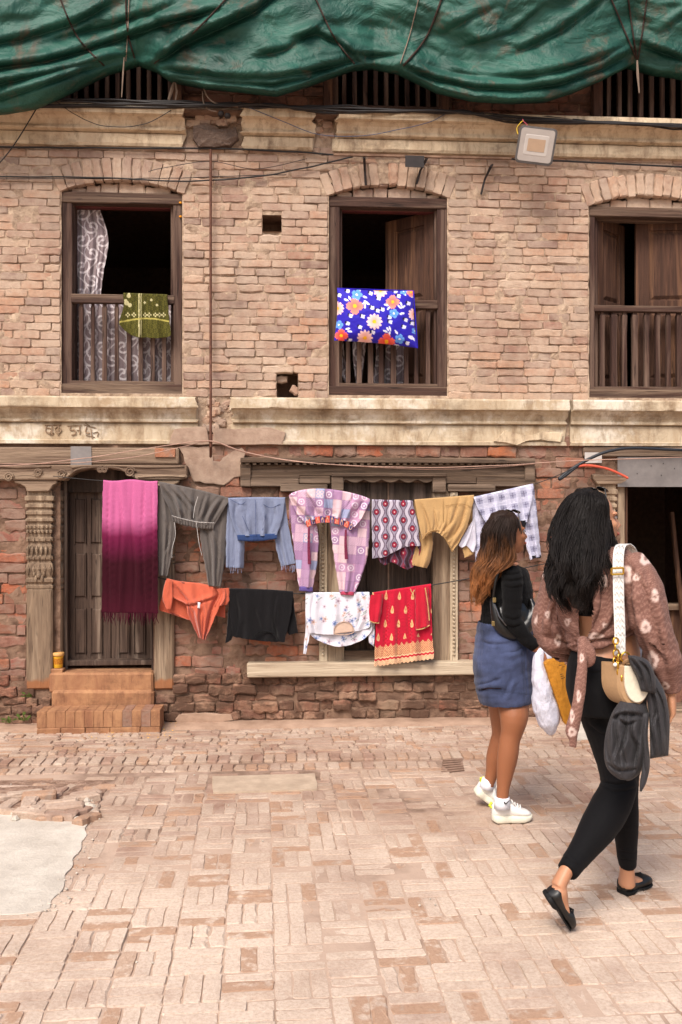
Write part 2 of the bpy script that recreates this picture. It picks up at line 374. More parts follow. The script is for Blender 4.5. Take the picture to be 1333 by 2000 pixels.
pav = MB()
S = 90
pav.add([(-S, -S, -.0035), (S, -S, -.0035), (S, S, -.0035), (-S, S, -.0035)], [(0, 1, 2, 3)])
pavement = pav.build('pavement', M['joint']); tag(pavement, None, None, kind='structure')
patch_px = [(-260, 1570), (0, 1588), (62, 1592), (120, 1602), (172, 1606), (166, 1636), (150, 1672), (140, 1700), (128, 1722), (112, 1748), (95, 1775), (60, 1783), (0, 1788), (-260, 1800)]
slab_px = [(414, 1519), (616, 1514), (619, 1545), (417, 1550)]
broken_px = [(-40, 1524), (206, 1523), (216, 1532), (190, 1572), (172, 1604), (100, 1598), (-40, 1588)]
grate_px = [(866, 1484), (903, 1482), (907, 1507), (862, 1512)]
RB = math.radians(90)
TOUP = Matrix.Rotation(-RB, 4, 'X')
def ground_brick(x, y, L, H, ang, z=0, tilt=.012, kind='n'):
    r = Matrix.Rotation(ang + random.gauss(0, .012), 4, 'Z') @ Matrix.Rotation(random.gauss(0, tilt), 4, 'X') @ Matrix.Rotation(random.gauss(0, tilt * .5), 4, 'Y') @ TOUP
    return make_brick((x, y, z + random.gauss(0, .0013) + .005 * fbm(x * 1.3, y * 1.3, 3)), L, H, r, kind)
pb = []
A = rad(1.6); ca, sa = math.cos(A), math.sin(A); BK = .178
Y1 = -1.25                                    # basket weave begins this far from the wall
def ok_here(x, y, m=0):
    p = project((x, y, 0))
    if p is None: return True
    return not any(in_poly(p[0], p[1], q) for q in (patch_px, slab_px, broken_px, grate_px))
for i in range(-24, 25):
    for j in range(-34, 1):
        if j == 0: continue
        u, v = i * BK, j * BK + BK / 2
        x = ca * u - sa * v - .02; y = Y1 + sa * u + ca * v - .02
        if y > Y1 - .01: continue
        u0 = (i + j) % 2
        if random.random() < .07: u0 = 1 - u0
        for k in (-1, 0, 1):
            off = k * BK / 3
            dx, dy = (0, off) if u0 else (off, 0)
            bx, by = x + ca * dx - sa * dy, y + sa * dx + ca * dy
            wob = .006 * nz(bx * 2, by * 2, 7)
            if not ok_here(bx, by): continue
            kind = 'r' if (random.random() < (.45 if by > -2.3 else .12)) else 'n'
            L = BK - random.uniform(.002, .007); H = BK / 3 - random.uniform(.001, .004)
            if random.random() < .06:         # snapped in two
                for q in (-.25, .25):
                    ex, ey = (q * L, 0) if u0 else (0, q * L)
                    pb.append(ground_brick(bx + ca * ex - sa * ey, by + sa * ex + ca * ey, L * .48, H, A + (0 if u0 else RB), 0, .02, kind))
            else:
                pb.append(ground_brick(bx + wob, by, L, H, A + (0 if u0 else RB), 0, .012, kind))
# two soldier courses and the raised apron along the house
def course_line(y, wid, step, z, skip=()):
    x = -4.4
    while x < 4.4:
        w = step * random.uniform(.9, 1.1); yy = y - .0
        if ok_here(x + w / 2, yy): pb.append(ground_brick(x + w / 2, yy, wid - .006, w - .006, RB, z, .01, 'n' if random.random() < .6 else 'r'))
        x += w
AP = .014
course_line(-1.165, .125, .068, .004)
course_line(-.985, .15, .07, AP)
for r_ in range(8):                           # apron bricks
    y = -.87 + r_ * .085; x = -4.4
    while x < 4.4:
        if random.random() < .35:
            for k in range(3):
                if ok_here(x + .03, y): pb.append(ground_brick(x + .03 + k * .06, y, .082, .055, RB, AP + random.gauss(0, .003), .015, 'r'))
            x += .18
        else:
            L = random.uniform(.14, .21)
            for q in (-.021, .021):
                if ok_here(x + L / 2, y): pb.append(ground_brick(x + L / 2, y + q, L - .006, .038, 0, AP, .012, 'n' if random.random() < .5 else 'r'))
            x += L
# show largest: the nearest in frame become pieces of their own
def vis(b):
    p = project(b['c']); return p is not None and -20 < p[0] < 1353 and p[1] < 2025
near = sorted([b for b in pb if vis(b)], key=lambda b: project(b['c'])[2])[:300]
ids = set(id(b) for b in near)
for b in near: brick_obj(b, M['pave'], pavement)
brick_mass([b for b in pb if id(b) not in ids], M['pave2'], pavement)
# apron body, kerb strip by the wall
kb = MB(); kb.box(-4.5, 4.5, -1.055, .0, -.05, AP - .012); kb.build('apron_bed', M['joint'], pavement)
ws = MB(); n = 90
ws.grid([[Vector((-4.5 + 9 * i / n, yy + (.02 * nz(i * .31, yy * 9) if yy < -.1 else 0), zz + .004 * nz(i * .5, yy))) for i in range(n + 1)] for yy, zz in ((-.215, AP - .02), (-.205, AP + .004), (-.1, AP + .010), (0.02, AP + .012))])
ws.build('cement_strip', M['kerb'], pavement, smooth=True)
# cement patch, slab, grate
def ground_poly(px, z0, z1, name, mat, sub=6, wob=.0):
    pts = [G(x, y) for x, y in px]; P = []
    for a, b in zip(pts, pts[1:] + pts[:1]):
        for k in range(sub): q = a.lerp(b, k / sub); P.append((q.x + wob * nz(q.x * 9, q.y * 9), q.y + wob * nz(q.y * 9, q.x * 9, 4)))
    m = MB(); n = len(P); m.add([(x, y, z0) for x, y in P] + [(x, y, z1 - .004) for x, y in P] + [(x * .995 + .005 * P[n // 2][0], y * .995 + .005 * P[n // 2][1], z1) for x, y in P],
      [tuple(range(2 * n, 3 * n))] + [(r * n + i, r * n + (i + 1) % n, (r + 1) * n + (i + 1) % n, (r + 1) * n + i) for r in (0, 1) for i in range(n)])
    return m.build(name, mat, pavement)
cp = ground_poly(patch_px, -.04, .004, 'cement_patch', M['concrete'], 10, .022); cp['label'] = 'smooth grey cement patch in the brick paving'
sl = ground_poly(slab_px, -.04, .010, 'stone_slab', mortar('pale slab stone', col('#a08d7a'), col('#b8a48f'), 8, .004), 6, .012); sl['label'] = 'long pale stone slab set in the paving'
gp = [G(x, y) for x, y in grate_px]; M['grate'] = plain('worn iron grate', col('#7a6152'), .8, .3)
gr = empty('drain_grate'); tag(gr, 'small slotted drain cover in the brick paving behind the white sneakers', 'drain cover')
m = MB(); m.hexa([Vector((p.x, p.y, -.03)) for p in (gp[3], gp[2], gp[1], gp[0])] + [Vector((p.x, p.y, -.006)) for p in (gp[3], gp[2], gp[1], gp[0])]); m.build('pit', M['iron'], gr)
for k in range(6):
    t = (k + .5) / 6; a = gp[0].lerp(gp[3], t); b = gp[1].lerp(gp[2], t); m = MB(); m.tube([a + Vector((0, 0, .002)), b + Vector((0, 0, .002))], .009, 4); m.build('bar', M['grate'], gr)
cs_ = ground_poly([(1116, 1411), (1168, 1407), (1186, 1446), (1128, 1452)], -.02, AP + .012, 'cement_slab', M['concrete'], 6, .006)
# broken-up corner: heaved and loose bricks in a shallow hole
hole = ground_poly(broken_px, -.06, .0005, 'dirt_hollow', mortar('loose dirt', col('#6f5547'), col('#a98d7a'), 14, .02), 5, .02)
loose = [(22, 1552, .02, 20), (48, 1545, .03, 12), (76, 1548, .04, 4), (58, 1562, .03, 95), (80, 1571, .035, 80), (95, 1575, .03, 88), (116, 1564, .04, 0), (128, 1570, .05, 8), (158, 1553, .03, 12),
         (168, 1545, .03, 18), (150, 1581, .03, 50), (168, 1592, .03, 60), (120, 1588, .03, -4), (60, 1585, .035, -14), (28, 1582, .02, -20), (100, 1592, .02, -8), (14, 1571, .01, 80), (185, 1558, .0, 85),
         (182, 1578, .01, 100), (112, 1546, .01, 88), (132, 1540, .0, 80), (38, 1533, .0, 5), (90, 1531, .0, 3), (10, 1536, .0, 12), (-15, 1560, .0, 90), (-20, 1580, .0, 5), (196, 1540, 0, 12)]
for x, y, z, a in loose:
    p = G(x, y, z); b = ground_brick(p.x, p.y, random.uniform(.15, .2), random.uniform(.055, .08), rad(a), z, .09, 'r'); brick_obj(b, M['pave'], pavement)
m = MB()
for k in range(9):
    x, y = random.choice([(172, 1560), (165, 1570), (178, 1575), (150, 1598), (30, 1590)]); p = G(x + random.uniform(-9, 9), y + random.uniform(-6, 6), .02)
    m.lathe([(.001, 0), (.02, .004), (.024, .02), (.012, .034), (.001, .036)], p - Vector((0, 0, .03)), 6, sx=random.uniform(.7, 1.5), sy=random.uniform(.7, 1.3))
edge = [G(*p) for p in patch_px[1:13]]
for k in range(150):                          # crumbs along the broken edge of the cement and grit in the lane
    if k < 90: i = random.randrange(len(edge) - 1); p = edge[i].lerp(edge[i + 1], random.random()) + Vector((random.gauss(.015, .03), random.gauss(0, .03), 0)); s_ = random.uniform(.06, .22)
    else: p = Vector((random.uniform(-2, 2.4), random.uniform(-4.2, -1), 0)); s_ = random.uniform(.06, .2)
    m.lathe([(.001, 0), (.02 * s_, .004 * s_), (.024 * s_, .02 * s_), (.012 * s_, .034 * s_), (.001, .036 * s_)], Vector((p.x, p.y, .001)), 5, sx=random.uniform(.7, 1.5), sy=random.uniform(.7, 1.3))
m.build('stone_chips', plain('pale rubble', col('#b5aa9c'), .9, .2), pavement)['kind'] = 'stuff'
# ================================================================ the brick house
house = empty('brick_house'); tag(house, 'old brick house front with carved timber doors, plaster cornices and three upper windows', 'house')
XL, XR = -4.4, 4.4
def zc(py, px=666): return W(px, py, 0).z
Z_LC0, Z_LC1 = zc(869), zc(780)            # lower cornice
Z_UC0, Z_UC1 = zc(300), zc(229)            # upper cornice
wins = [dict(px=(120, 376, 356, 768)), dict(px=(643, 385, 874, 772)), dict(px=(1152, 405, 1386, 777))]
for w in wins:
    x0, x1, z0, z1 = rect(*w['px']); w.update(x0=x0, x1=x1, z0=z0, z1=z1, cx=(x0 + x1) / 2, hw=(x1 - x0) / 2)
    w['rise'] = .085; w['ring'] = .175
    R = (w['hw'] ** 2 + w['rise'] ** 2) / (2 * w['rise']); w['R'] = R; w['cz'] = z1 + .012 + w['rise'] - R
door = rect(52, 940, 340, 1345); carved = rect(470, 893, 1046, 1320); rdoor = rect(1165, 893, 1470, 1405)
holes = [(513, 420, 550, 452), (541, 726, 582, 776)]
HR = [rect(*h) for h in holes]
def upper_excl(z, h):
    out = []
    for w in wins:
        R2 = w['R'] + w['ring']; zz = z - w['cz']
        if w['z0'] - h < z < w['z1'] + h * .3: out.append((w['x0'] - .006, w['x1'] + .006))
        elif z >= w['z1'] and abs(zz) < R2:
            hw = min(math.sqrt(R2 * R2 - zz * zz), w['hw'] + .055); out.append((w['cx'] - hw - .004, w['cx'] + hw + .004))
    for x0, x1, z0, z1 in HR:
        if z0 - h * .2 < z < z1 + h * .2: out.append((x0, x1))
    return out
def lower_excl(z, h):
    out = []
    for (x0, x1, z0, z1), e in ((door, 0), (carved, 0), (rdoor, 0)):
        if z0 - h * .3 < z < z1 + h * .3: out.append((x0, x1))
    if z > zc(941, 200): out.append((XL, W(352, 900).x))
    d = rect(470, 950, 1046, 1293)
    xs = rect(625, 950, 895, 1293)
    if z < xs[3] - .01 and z > xs[2]: out = [e for e in out if e != (carved[0], carved[1])] + [(xs[0], xs[1])]
    return out
def lay(z0, z1, ch, excl, lens, y=0, kind_p=0, jy=.004, jz=.002, hj=.0):
    bs = []; z = z0
    while z < z1 - .02:
        h = ch * random.uniform(1 - hj, 1 + hj); zm = z + h / 2
        ex = sorted(excl(zm, h / 2)); free = []; cur = XL
        for a, b in ex:
            if a > cur: free.append((cur, a))
            cur = max(cur, b)
        if cur < XR: free.append((cur, XR))
        for a, b in free:
            x = a; first = True
            while b - x > .03:
                L = random.uniform(*lens)
                if first: L *= random.uniform(.5, 1.0); first = False
                if b - x - L < .06: L = b - x
                if L > lens[1] * 1.25: L = L / 2
                dz = .012 * nz(x * .9, zm * 2.1, 5)
                bs.append(make_brick((x + L / 2, y + random.gauss(0, jy) + .006 * nz(x * 1.7, zm * 1.7), zm + dz + random.gauss(0, jz)), L - random.uniform(.003, .009), h - random.uniform(.002, .008),
                          Matrix.Rotation(random.gauss(0, .010), 4, 'Y') @ Matrix.Rotation(random.gauss(0, .02), 4, 'Z'), 'r' if random.random() < kind_p else 'n'))
                x += L
        z += h
    return bs
random.seed(21)
ub = lay(Z_LC1 + .004, Z_UC0 + .02, .0600, upper_excl, (.15, .24), 0, .22, .003, .0015)
lb = lay(zc(1322), Z_LC0 + .03, .078, lower_excl, (.14, .24), .0, .5, .007, .003, .08)
def plinth_excl(z, h):
    out = []
    for r in (rect(103, 1300, 303, 1440), rdoor):
        out.append((r[0], r[1]))
    return out
plb = lay(.02, zc(1322), .068, plinth_excl, (.09, .2), -.035, 1, .012, .005, .15)
# arches over the windows: bricks on end
arch = []
for w in wins:
    n = int((2 * w['hw'] + .1) / .066); rm = w['R'] + w['ring'] / 2 - .012; amax = math.asin(min(.99, (w['hw'] + .05) / (w['R'] + .08)))
    for k in range(n):
        a = lerp(-amax, amax, (k + .5) / n); c = (w['cx'] + rm * math.sin(a), random.gauss(-.004, .005), w['cz'] + rm * math.cos(a))
        arch.append(make_brick(c, w['ring'] - .01 + random.uniform(-.006, .008), 2 * amax * rm / n - .006, Matrix.Rotation(a - RB + random.gauss(0, .02), 4, 'Y'), 'r' if random.random() < .3 else 'n'))
    # low course showing between arch and frame
    x = w['x0'] + .06
    while x < w['x1'] - .1:
        L = random.uniform(.1, .2); xx = x + L / 2; top = w['cz'] + math.sqrt(w['R'] ** 2 - (xx - w['cx']) ** 2)
        hh = max(.02, top - w['z1'] - .004); arch.append(make_brick((xx, .045, w['z1'] + hh / 2 - .004), L - .006, hh, None, 'r')); x += L
def seen(b):
    p = project(b['c']); return p is not None and 0 < p[0] < 1333 and 290 < p[1] < 1400
big = sorted([b for b in ub if seen(b)], key=lambda b: -b['L'] * b['H'])[:245] 
bigl = sorted([b for b in lb if seen(b) and (project(b['c'])[0] < 50 or 340 < project(b['c'])[0] < 640 or 1040 < project(b['c'])[0] < 1160)], key=lambda b: -b['L'] * b['H'])[:55]
# wall bodies (mortar) with openings
def wall_sheet(x0, x1, z0, z1, opens, y, amp=.0, step=.02):
    m = MB()
    def cuts(a, b, extra):
        k = sorted({a, b, *[c for c in extra if a < c < b]}); out = [k[0]]
        for p, q in zip(k, k[1:]): n = max(1, int((q - p) / step)); out += [lerp(p, q, (i + 1) / n) for i in range(n)]
        return out
    xs = cuts(x0, x1, [c for o in opens for c in o[:2]]); zs = cuts(z0, z1, [c for o in opens for c in o[2:]]); nx = len(xs)
    m.v = [(x, y + amp * (fbm(x * 9, z * 9, 2, 3) - .1) if amp else y, z) for z in zs for x in xs]
    for j in range(len(zs) - 1):
        for i in range(nx - 1):
            xm, zm = (xs[i] + xs[i + 1]) / 2, (zs[j] + zs[j + 1]) / 2
            if any(o[0] < xm < o[1] and o[2] < zm < o[3] for o in opens): continue
            m.f.append((j * nx + i, j * nx + i + 1, (j + 1) * nx + i + 1, (j + 1) * nx + i))
    return m
wo = [(w['x0'], w['x1'], w['z0'], w['z1'] + .10) for w in wins]
uw = wall_sheet(XL, XR, Z_LC0, Z_UC1 + .05, wo + HR, .0095, .015).build('upper_wall', M['mortar_u'], house)
xs_in = rect(672, 942, 845, 1295)
lw = wall_sheet(XL, XR, 0, Z_LC0, [rect(118, 918, 300, 1318), rect(1212, 950, 1460, 1405), xs_in], .009, .014).build('lower_wall', M['mortar_l'], house)
S_ = set(map(id, big)); 
for b in big: brick_obj(b, M['brick_u'], uw)
brick_mass([b for b in ub if id(b) not in S_], M['brick_u2'], uw)
for b in arch: brick_obj(b, M['brick_u'], uw, 'arch_brick')
S_ = set(map(id, bigl))
for b in bigl: brick_obj(b, M['brick_l'], lw)
brick_mass([b for b in lb if id(b) not in S_], M['brick_l2'], lw)
pw = MB(); pw.box(XL, W(104, 1400).x, -.02, .05, 0, zc(1322)); pw.box(W(302, 1400).x, rdoor[0], -.02, .05, 0, zc(1324)); plw = pw.build('plinth', M['mortar_l'], house)
brick_mass(plb, M['brick_p'], plw)
for b in ub[:0]: pass
# inside: dark rooms behind the openings
m = MB()
ZF = (Z_LC0 + Z_LC1) / 2
m.box(XL, XR, .45, 3.6, -.02, .0); m.box(XL, XR, .30, 3.6, ZF - .06, ZF + .06); m.box(XL, XR, .30, 3.6, Z_UC0 + .1, Z_UC1)
m.box(XL, XR, 3.6, 3.7, -.02, 6.6); m.box(XL - .1, XL, .02, 3.7, -.02, 6.6); m.box(XR, XR + .1, .02, 3.7, -.02, 6.6)
for z0, z1 in ((.0, Z_LC0), (Z_LC1, Z_UC0)):
    for px in (460, 1010): x = W(px, 900).x; m.box(x - .06, x + .06, .02, 3.6, z0, z1)
m.box(XL - .3, XR + .3, -.35, 3.9, 6.5, 6.62)
m.build('inner_room', M['room'], house)
# pockets left in the brickwork
for i, (x0, x1, z0, z1) in enumerate(HR):
    m = MB(); d = .22
    m.add([(x0, .0, z0), (x1, .0, z0), (x1, .0, z1), (x0, .0, z1), (x0, d, z0), (x1, d, z0), (x1, d, z1), (x0, d, z1)], [(4, 5, 6, 7), (0, 1, 5, 4), (1, 2, 6, 5), (2, 3, 7, 6), (3, 0, 4, 7)])
    m.build('wall_pocket', M['brick_a'] if 0 else M['mortar_l'], house)
    if i == 1:
        b = make_brick((x0 + .035, .05, z1 - .05), .09, .05, None, 'r'); brick_obj(b, M['brick_u'], uw); b = make_brick((x1 - .02, .03, z0 + .06), .07, .06, Matrix.Rotation(.5, 4, 'Y'), 'r'); brick_obj(b, M['brick_u'], uw)

# ---------------------------------------------------------------- cornices
def cornice(name, xa, xb, prof, mat, n=60, wob=.004, seed=0, ja=0, jb=0):
    m = MB(); P = []; rn = random.Random(seed)
    for k, (y, z) in enumerate(prof):
        row = []
        ea = rn.uniform(0, ja); eb = rn.uniform(0, jb)
        for i in range(n + 1):
            x = lerp(xa + ea, xb - eb, i / n); q = wob * nz(x * 2.3, k * .7, seed) + wob * .6 * nz(x * 11, k * 1.9, seed)
            chip = max(0, nz(x * 5.1, k * .35, seed + 9) - .42) * .06 if 0 < k < len(prof) - 1 else 0
            row.append(Vector((x, y + q + chip, z + q * .6)))
        P.append(row)
    n0 = m.grid(P); nu = n + 1; L = len(prof)
    m.f.append(tuple(n0 + k * nu for k in range(L))); m.f.append(tuple(n0 + k * nu + n for k in range(L - 1, -1, -1)))
    return m.build(name, mat, house)
def zl(py): return zc(py)
lo_prof = [(.03, zl(870)), (-.030, zl(869)), (-.034, zl(863)), (-.018, zl(861)), (-.020, zl(831)), (-.010, zl(829)), (-.046, zl(827)), (-.048, zl(823)), (-.036, zl(821)), (-.050, zl(812)), (-.075, zl(804)), (-.088, zl(802)), (-.110, zl(801.5)), (-.112, zl(799)), (-.112, zl(784)), (-.104, zl(781)), (.03, zl(776))]
segs = [(XL, W(392, 820).x, 0, .03), (W(450, 820).x, W(1106, 820).x, .03, .02), (W(1110, 820).x, XR, .015, 0)]
for i, (a, b, ja, jb) in enumerate(segs): cornice('cornice', a, b, lo_prof, M['cornice_lo'], int((b - a) * 30), .003, i, ja, jb)
up_prof = [(.03, zl(299)), (-.030, zl(298)), (-.040, zl(293)), (-.036, zl(275)), (-.016, zl(273)), (-.066, zl(270.5)), (-.070, zl(268)), (-.060, zl(262)), (-.075, zl(254)), (-.092, zl(250)), (-.100, zl(248.5)), (-.138, zl(247)), (-.140, zl(243)), (-.136, zl(231)), (-.126, zl(229)), (.05, zl(226))]
segs = [(XL, W(368, 250).x, 0, .05), (W(470, 250).x, W(618, 250).x, .04, .05), (W(648, 250).x, XR, .05, 0)]
for i, (a, b, ja, jb) in enumerate(segs): cornice('cornice', a, b, up_prof, M['cornice_up'], int((b - a) * 30), .004, 20 + i, ja, jb)
# broken gaps: rubble, cement lumps and patches
random.seed(5)
def rubble(px0, py0, px1, py1, n, y, mat, nm, sz=(.04, .1)):
    bs = []
    for k in range(n):
        p = W(random.uniform(px0, px1), random.uniform(py0, py1), y + random.uniform(-.01, .03))
        bs.append(make_brick(p, random.uniform(*sz), random.uniform(.03, .05), Matrix.Rotation(random.gauss(0, .25), 4, 'Y') @ Matrix.Rotation(random.gauss(0, .3), 4, 'Z'), 'r'))
    return brick_mass(bs, mat, house, nm)
rubble(402, 782, 446, 838, 34, -.012, M['brick_u2'], 'broken_brickwork')
rubble(372, 228, 470, 242, 12, -.03, M['brick_u2'], 'broken_brickwork', (.06, .13))
rubble(620, 228, 648, 268, 9, -.02, M['brick_u2'], 'broken_brickwork', (.05, .09))
rubble(960, 852, 1110, 866, 14, -.008, M['brick_u2'], 'broken_brickwork', (.06, .12))
def plate(pts, y, th, name, mat, parent=house, sub=5, wob=.008, seed=0, bump=0):
    P = []
    for (ax, ay), (bx, by) in zip(pts, pts[1:] + pts[:1]):
        for k in range(sub):
            q = W(lerp(ax, bx, k / sub), lerp(ay, by, k / sub), y); P.append((q.x + wob * nz(q.x * 14, q.z * 14, seed), q.z + wob * nz(q.z * 14, q.x * 14, seed + 3)))
    m = MB(); cx = sum(p[0] for p in P) / len(P); cz = sum(p[1] for p in P) / len(P); n = len(P)
    rows = [[Vector((x, y + th, z)) for x, z in P], [Vector((x, y + .002, z)) for x, z in P]]
    for t in (.96, .75, .4): rows.append([Vector((lerp(cx, x, t), y - bump * (1 - t) + (bump * .7 + .002) * nz(x * t * 12, z * t * 12, seed), lerp(cz, z, t))) for x, z in P])
    n0 = m.grid(rows, cu=True); m.f.append(tuple(n0 + 4 * n + i for i in range(n)))
    return m.build(name, mat, parent, smooth=False)
plate([(378, 246), (400, 240), (430, 252), (462, 248), (466, 268), (450, 284), (420, 286), (388, 286), (376, 268)], -.05, .08, 'cement_lump', M['cement_dark'], sub=4, bump=.03)
plate([(330, 868), (340, 838), (372, 834), (404, 834), (409, 868)], -.037, .06, 'cement_patch', M['cement'])
plate([(416, 868), (416, 836), (470, 838), (530, 834), (558, 846), (552, 868)], -.037, .06, 'cement_patch', M['cement'])
plate([(352, 872), (408, 872), (410, 905), (440, 900), (470, 872), (480, 890), (468, 930), (440, 948), (380, 940), (362, 905)], -.018, .04, 'cement_patch', M['cement'], sub=6, wob=.02)
plate([(966, 862), (985, 840), (1010, 852), (1050, 846), (1080, 842), (1102, 848), (1095, 862), (1040, 858), (1010, 868)], -.046, .07, 'peeling_plaster', M['cornice_up'], sub=5, wob=.015)
plate([(342, 1405), (350, 1396), (400, 1393), (452, 1396), (455, 1408), (400, 1413), (345, 1412)], -.06, .08, 'cement_patch', M['kerb'], sub=5)
# ghost of a painted scrawl on the frieze
strokes = [[(88, 831), (120, 830)], [(92, 831), (90, 842), (97, 846), (101, 838), (92, 836)], [(102, 831), (102, 850)], [(98, 850), (106, 846)], [(108, 838), (114, 834), (120, 840), (114, 846), (108, 840)], [(114, 831), (114, 850)],
           [(132, 832), (160, 831)], [(138, 832), (138, 840), (146, 840), (148, 847), (140, 850)], [(156, 832), (156, 848)], [(150, 840), (156, 841)], [(164, 830), (188, 836)], [(166, 826), (176, 832)], [(170, 834), (168, 844), (176, 846)], [(178, 838), (180, 856)], [(182, 846), (192, 844), (190, 852)], [(168, 850), (186, 854)]]
m = MB()
for s_ in strokes:
    pts = [W(x, y, -.024) for x, y in s_]; pts = [Vector(p) for p in smooth_pts(pts, 4 * len(pts))] if len(pts) > 2 else pts; m.tube(pts, .0055, 4, flat=.45)
m.build('painted_scrawl', plain('faded grey paint', col('#8d7660'), .9, .1), house)['label'] = 'faded grey painted letters on the plaster band'

# ---------------------------------------------------------------- upper windows
def slab(parent, name, px, y0, y1, mat, bevel=.004, j=.0015):
    x0, x1, z0, z1 = rect(*px, y0); m = MB(); m.box(x0, x1, y0, y1, z0, z1, j); return m.build(name, mat, parent, bevel=bevel)
def baluster(parent, px, y0, y1, yy=.045, top=0):
    x0, x1, z0, z1 = rect(px[0], y0, px[1], y1, yy); m = MB(); h = z1 - z0; c = (x0 + x1) / 2; r = (x1 - x0) / 2
    m.lathe([(r * 1.0, 0), (r * 1.0, h * .04), (r * .92, h * .3), (r * .88, h * .7), (r * 1.05, h * .93), (r * .7, h * .97), (r * .7, h)], (c + random.uniform(-.002, .002), yy + .015, z0), 8, sq=True)
    return m.build('baluster', M['wood_win'], parent)
def shutter(parent, pts, th=.042, panel=True, label=None, mat=None):
    # pts: hinge edge (x,y) and free edge (x,y), z0, z1 ; a framed leaf with one raised panel
    (xa, ya), (xb, yb), z0, z1 = pts; d = Vector((xb - xa, yb - ya, 0)); Lw = d.length; d.normalize(); nrm = Vector((d.y, -d.x, 0))
    Mx = Matrix(((d.x, -nrm.x, 0, xa), (d.y, -nrm.y, 0, ya), (0, 0, 1, 0), (0, 0, 0, 1)))
    m = MB(); s = Lw * .2
    m.box(0, s, -th / 2, th / 2, z0, z1, M=Mx); m.box(Lw - s, Lw, -th / 2, th / 2, z0, z1, M=Mx)
    for a, b in ((z0, z0 + .09), (z1 - .09, z1), ((z0 + z1) / 2 - .05, (z0 + z1) / 2 + .03)): m.box(s, Lw - s, -th / 2 + .001, th / 2 - .001, a, b, M=Mx)
    o = m.build('shutter', mat or M['wood_shut'], parent, bevel=.003)
    zm = (z0 + z1) / 2
    m = MB()
    for a, b in ((z0 + .09, zm - .05), (zm + .03, z1 - .09)):
        m.box(s - .005, Lw - s + .005, -th * .05, th * .05, a - .005, b + .005, M=Mx)
        k = .026; x0, x1 = s + .012, Lw - s - .012; a2, b2 = a + .012, b - .012
        P = [(x0, a2), (x1, a2), (x1, b2), (x0, b2)]; Qp = [(x0 + k, a2 + k), (x1 - k, a2 + k), (x1 - k, b2 - k), (x0 + k, b2 - k)]
        for sgn in (-1, 1):
            v = [Mx @ Vector((x, sgn * th * .04, z)) for x, z in P] + [Mx @ Vector((x, sgn * th * .42, z)) for x, z in Qp]
            m.add(v, [(4, 5, 6, 7)] + [(i, (i + 1) % 4, (i + 1) % 4 + 4, i + 4) for i in range(4)])
    m.build('shutter_panel', M['wood_shut'], parent)
    return o
balx = [[(154, 163), (177, 185), (199.5, 209), (224, 232), (247.5, 257), (270, 279), (294, 303), (317, 326)],
        [(676, 685), (697, 707), (719, 730), (740, 750), (763, 774), (790, 799), (810, 818), (832, 841), (848, 853)],
        [(1173, 1182), (1194, 1206), (1216, 1225.5), (1236, 1247), (1259, 1269), (1281, 1290), (1302, 1311), (1322, 1332), (1343, 1352)]]
spec = [dict(T=376, Ti=397, B=768, Bi=746, L=120, Li=141, R=356, Ri=339, rt=575, rb=592, b0=593),
        dict(T=385, Ti=405, B=772, Bi=751, L=643, Li=664, R=874, Ri=854, rt=585, rb=602, b0=603),
        dict(T=405, Ti=424, B=778, Bi=757, L=1152, Li=1163, R=1386, Ri=1370, rt=597, rb=609, b0=609)]
WIN = []
for i, (s, bx) in enumerate(zip(spec, balx)):
    w = empty('window', parent=house); WIN.append(w)
    slab(w, 'frame_post', (s['L'], s['T'] + 2, s['Li'], s['B']), .028, .11, M['wood_win']); slab(w, 'frame_post', (s['Ri'], s['T'] + 2, s['R'], s['B']), .030, .11, M['wood_win'])
    slab(w, 'head', (s['L'] - 1, s['T'], s['R'] + 1, s['Ti']), .020, .12, M['wood_winx']); slab(w, 'sill', (s['L'] - 3, s['Bi'] + 4, s['R'] + 1, s['B'] + 2), .015, .13, M['wood_winx'])
    slab(w, 'inner_frame', (s['Li'] - 1, s['Ti'] - 1, s['Li'] + 5, s['Bi']), .07, .16, M['wood_win']); slab(w, 'inner_frame', (s['Ri'] - 5, s['Ti'] - 1, s['Ri'] + 1, s['Bi']), .07, .16, M['wood_win'])
    slab(w, 'inner_head', (s['Li'], s['Ti'] - 1, s['Ri'], s['Ti'] + 9), .10, .16, plain('red painted batten', col('#5a2a28'), .7, .3) if i < 2 else M['wood_winx'])
    slab(w, 'rail', (s['Li'] - 2, s['rt'], s['Ri'] + 2, s['rb']), .022, .075, M['wood_winx']); slab(w, 'bottom_rail', (s['Li'] - 2, s['Bi'] - 2, s['Ri'] + 2, s['Bi'] + 8), .026, .085, M['wood_winx'])
    for b in bx: baluster(w, b, s['b0'] - 2, s['Bi'])
# open shutters of the middle and right windows
def wy(px, y): return W(px, 600, y).x
shutter(WIN[1], ((wy(850, .13), .13), (wy(756, .42), .42), rect(756, 418, 850, 760, .2)[2], rect(756, 418, 850, 760, .2)[3]))
shutter(WIN[2], ((wy(1164, .12), .12), (wy(1216, .36), .36), rect(1165, 425, 1215, 762, .15)[2], rect(1165, 425, 1215, 762, .15)[3]))
shutter(WIN[2], ((wy(1372, .13), .13), (wy(1241, .20), .20), rect(1241, 427, 1372, 762, .15)[2], rect(1241, 427, 1372, 762, .15)[3]))
# marigolds on the first window post
m = MB()
for py in (396, 423): m.lathe([(.001, -.009), (.011, -.004), (.011, .004), (.001, .009)], W(353, py, .02), 8)
m.build('marigold', plain('marigold', col('#d9902a'), .8, .2), WIN[0]); m = MB(); m.tube([W(353, 392, .02), W(354, 410, .018), W(353, 430, .02)], .0015, 4); m.build('thread', M['cable'], WIN[0])

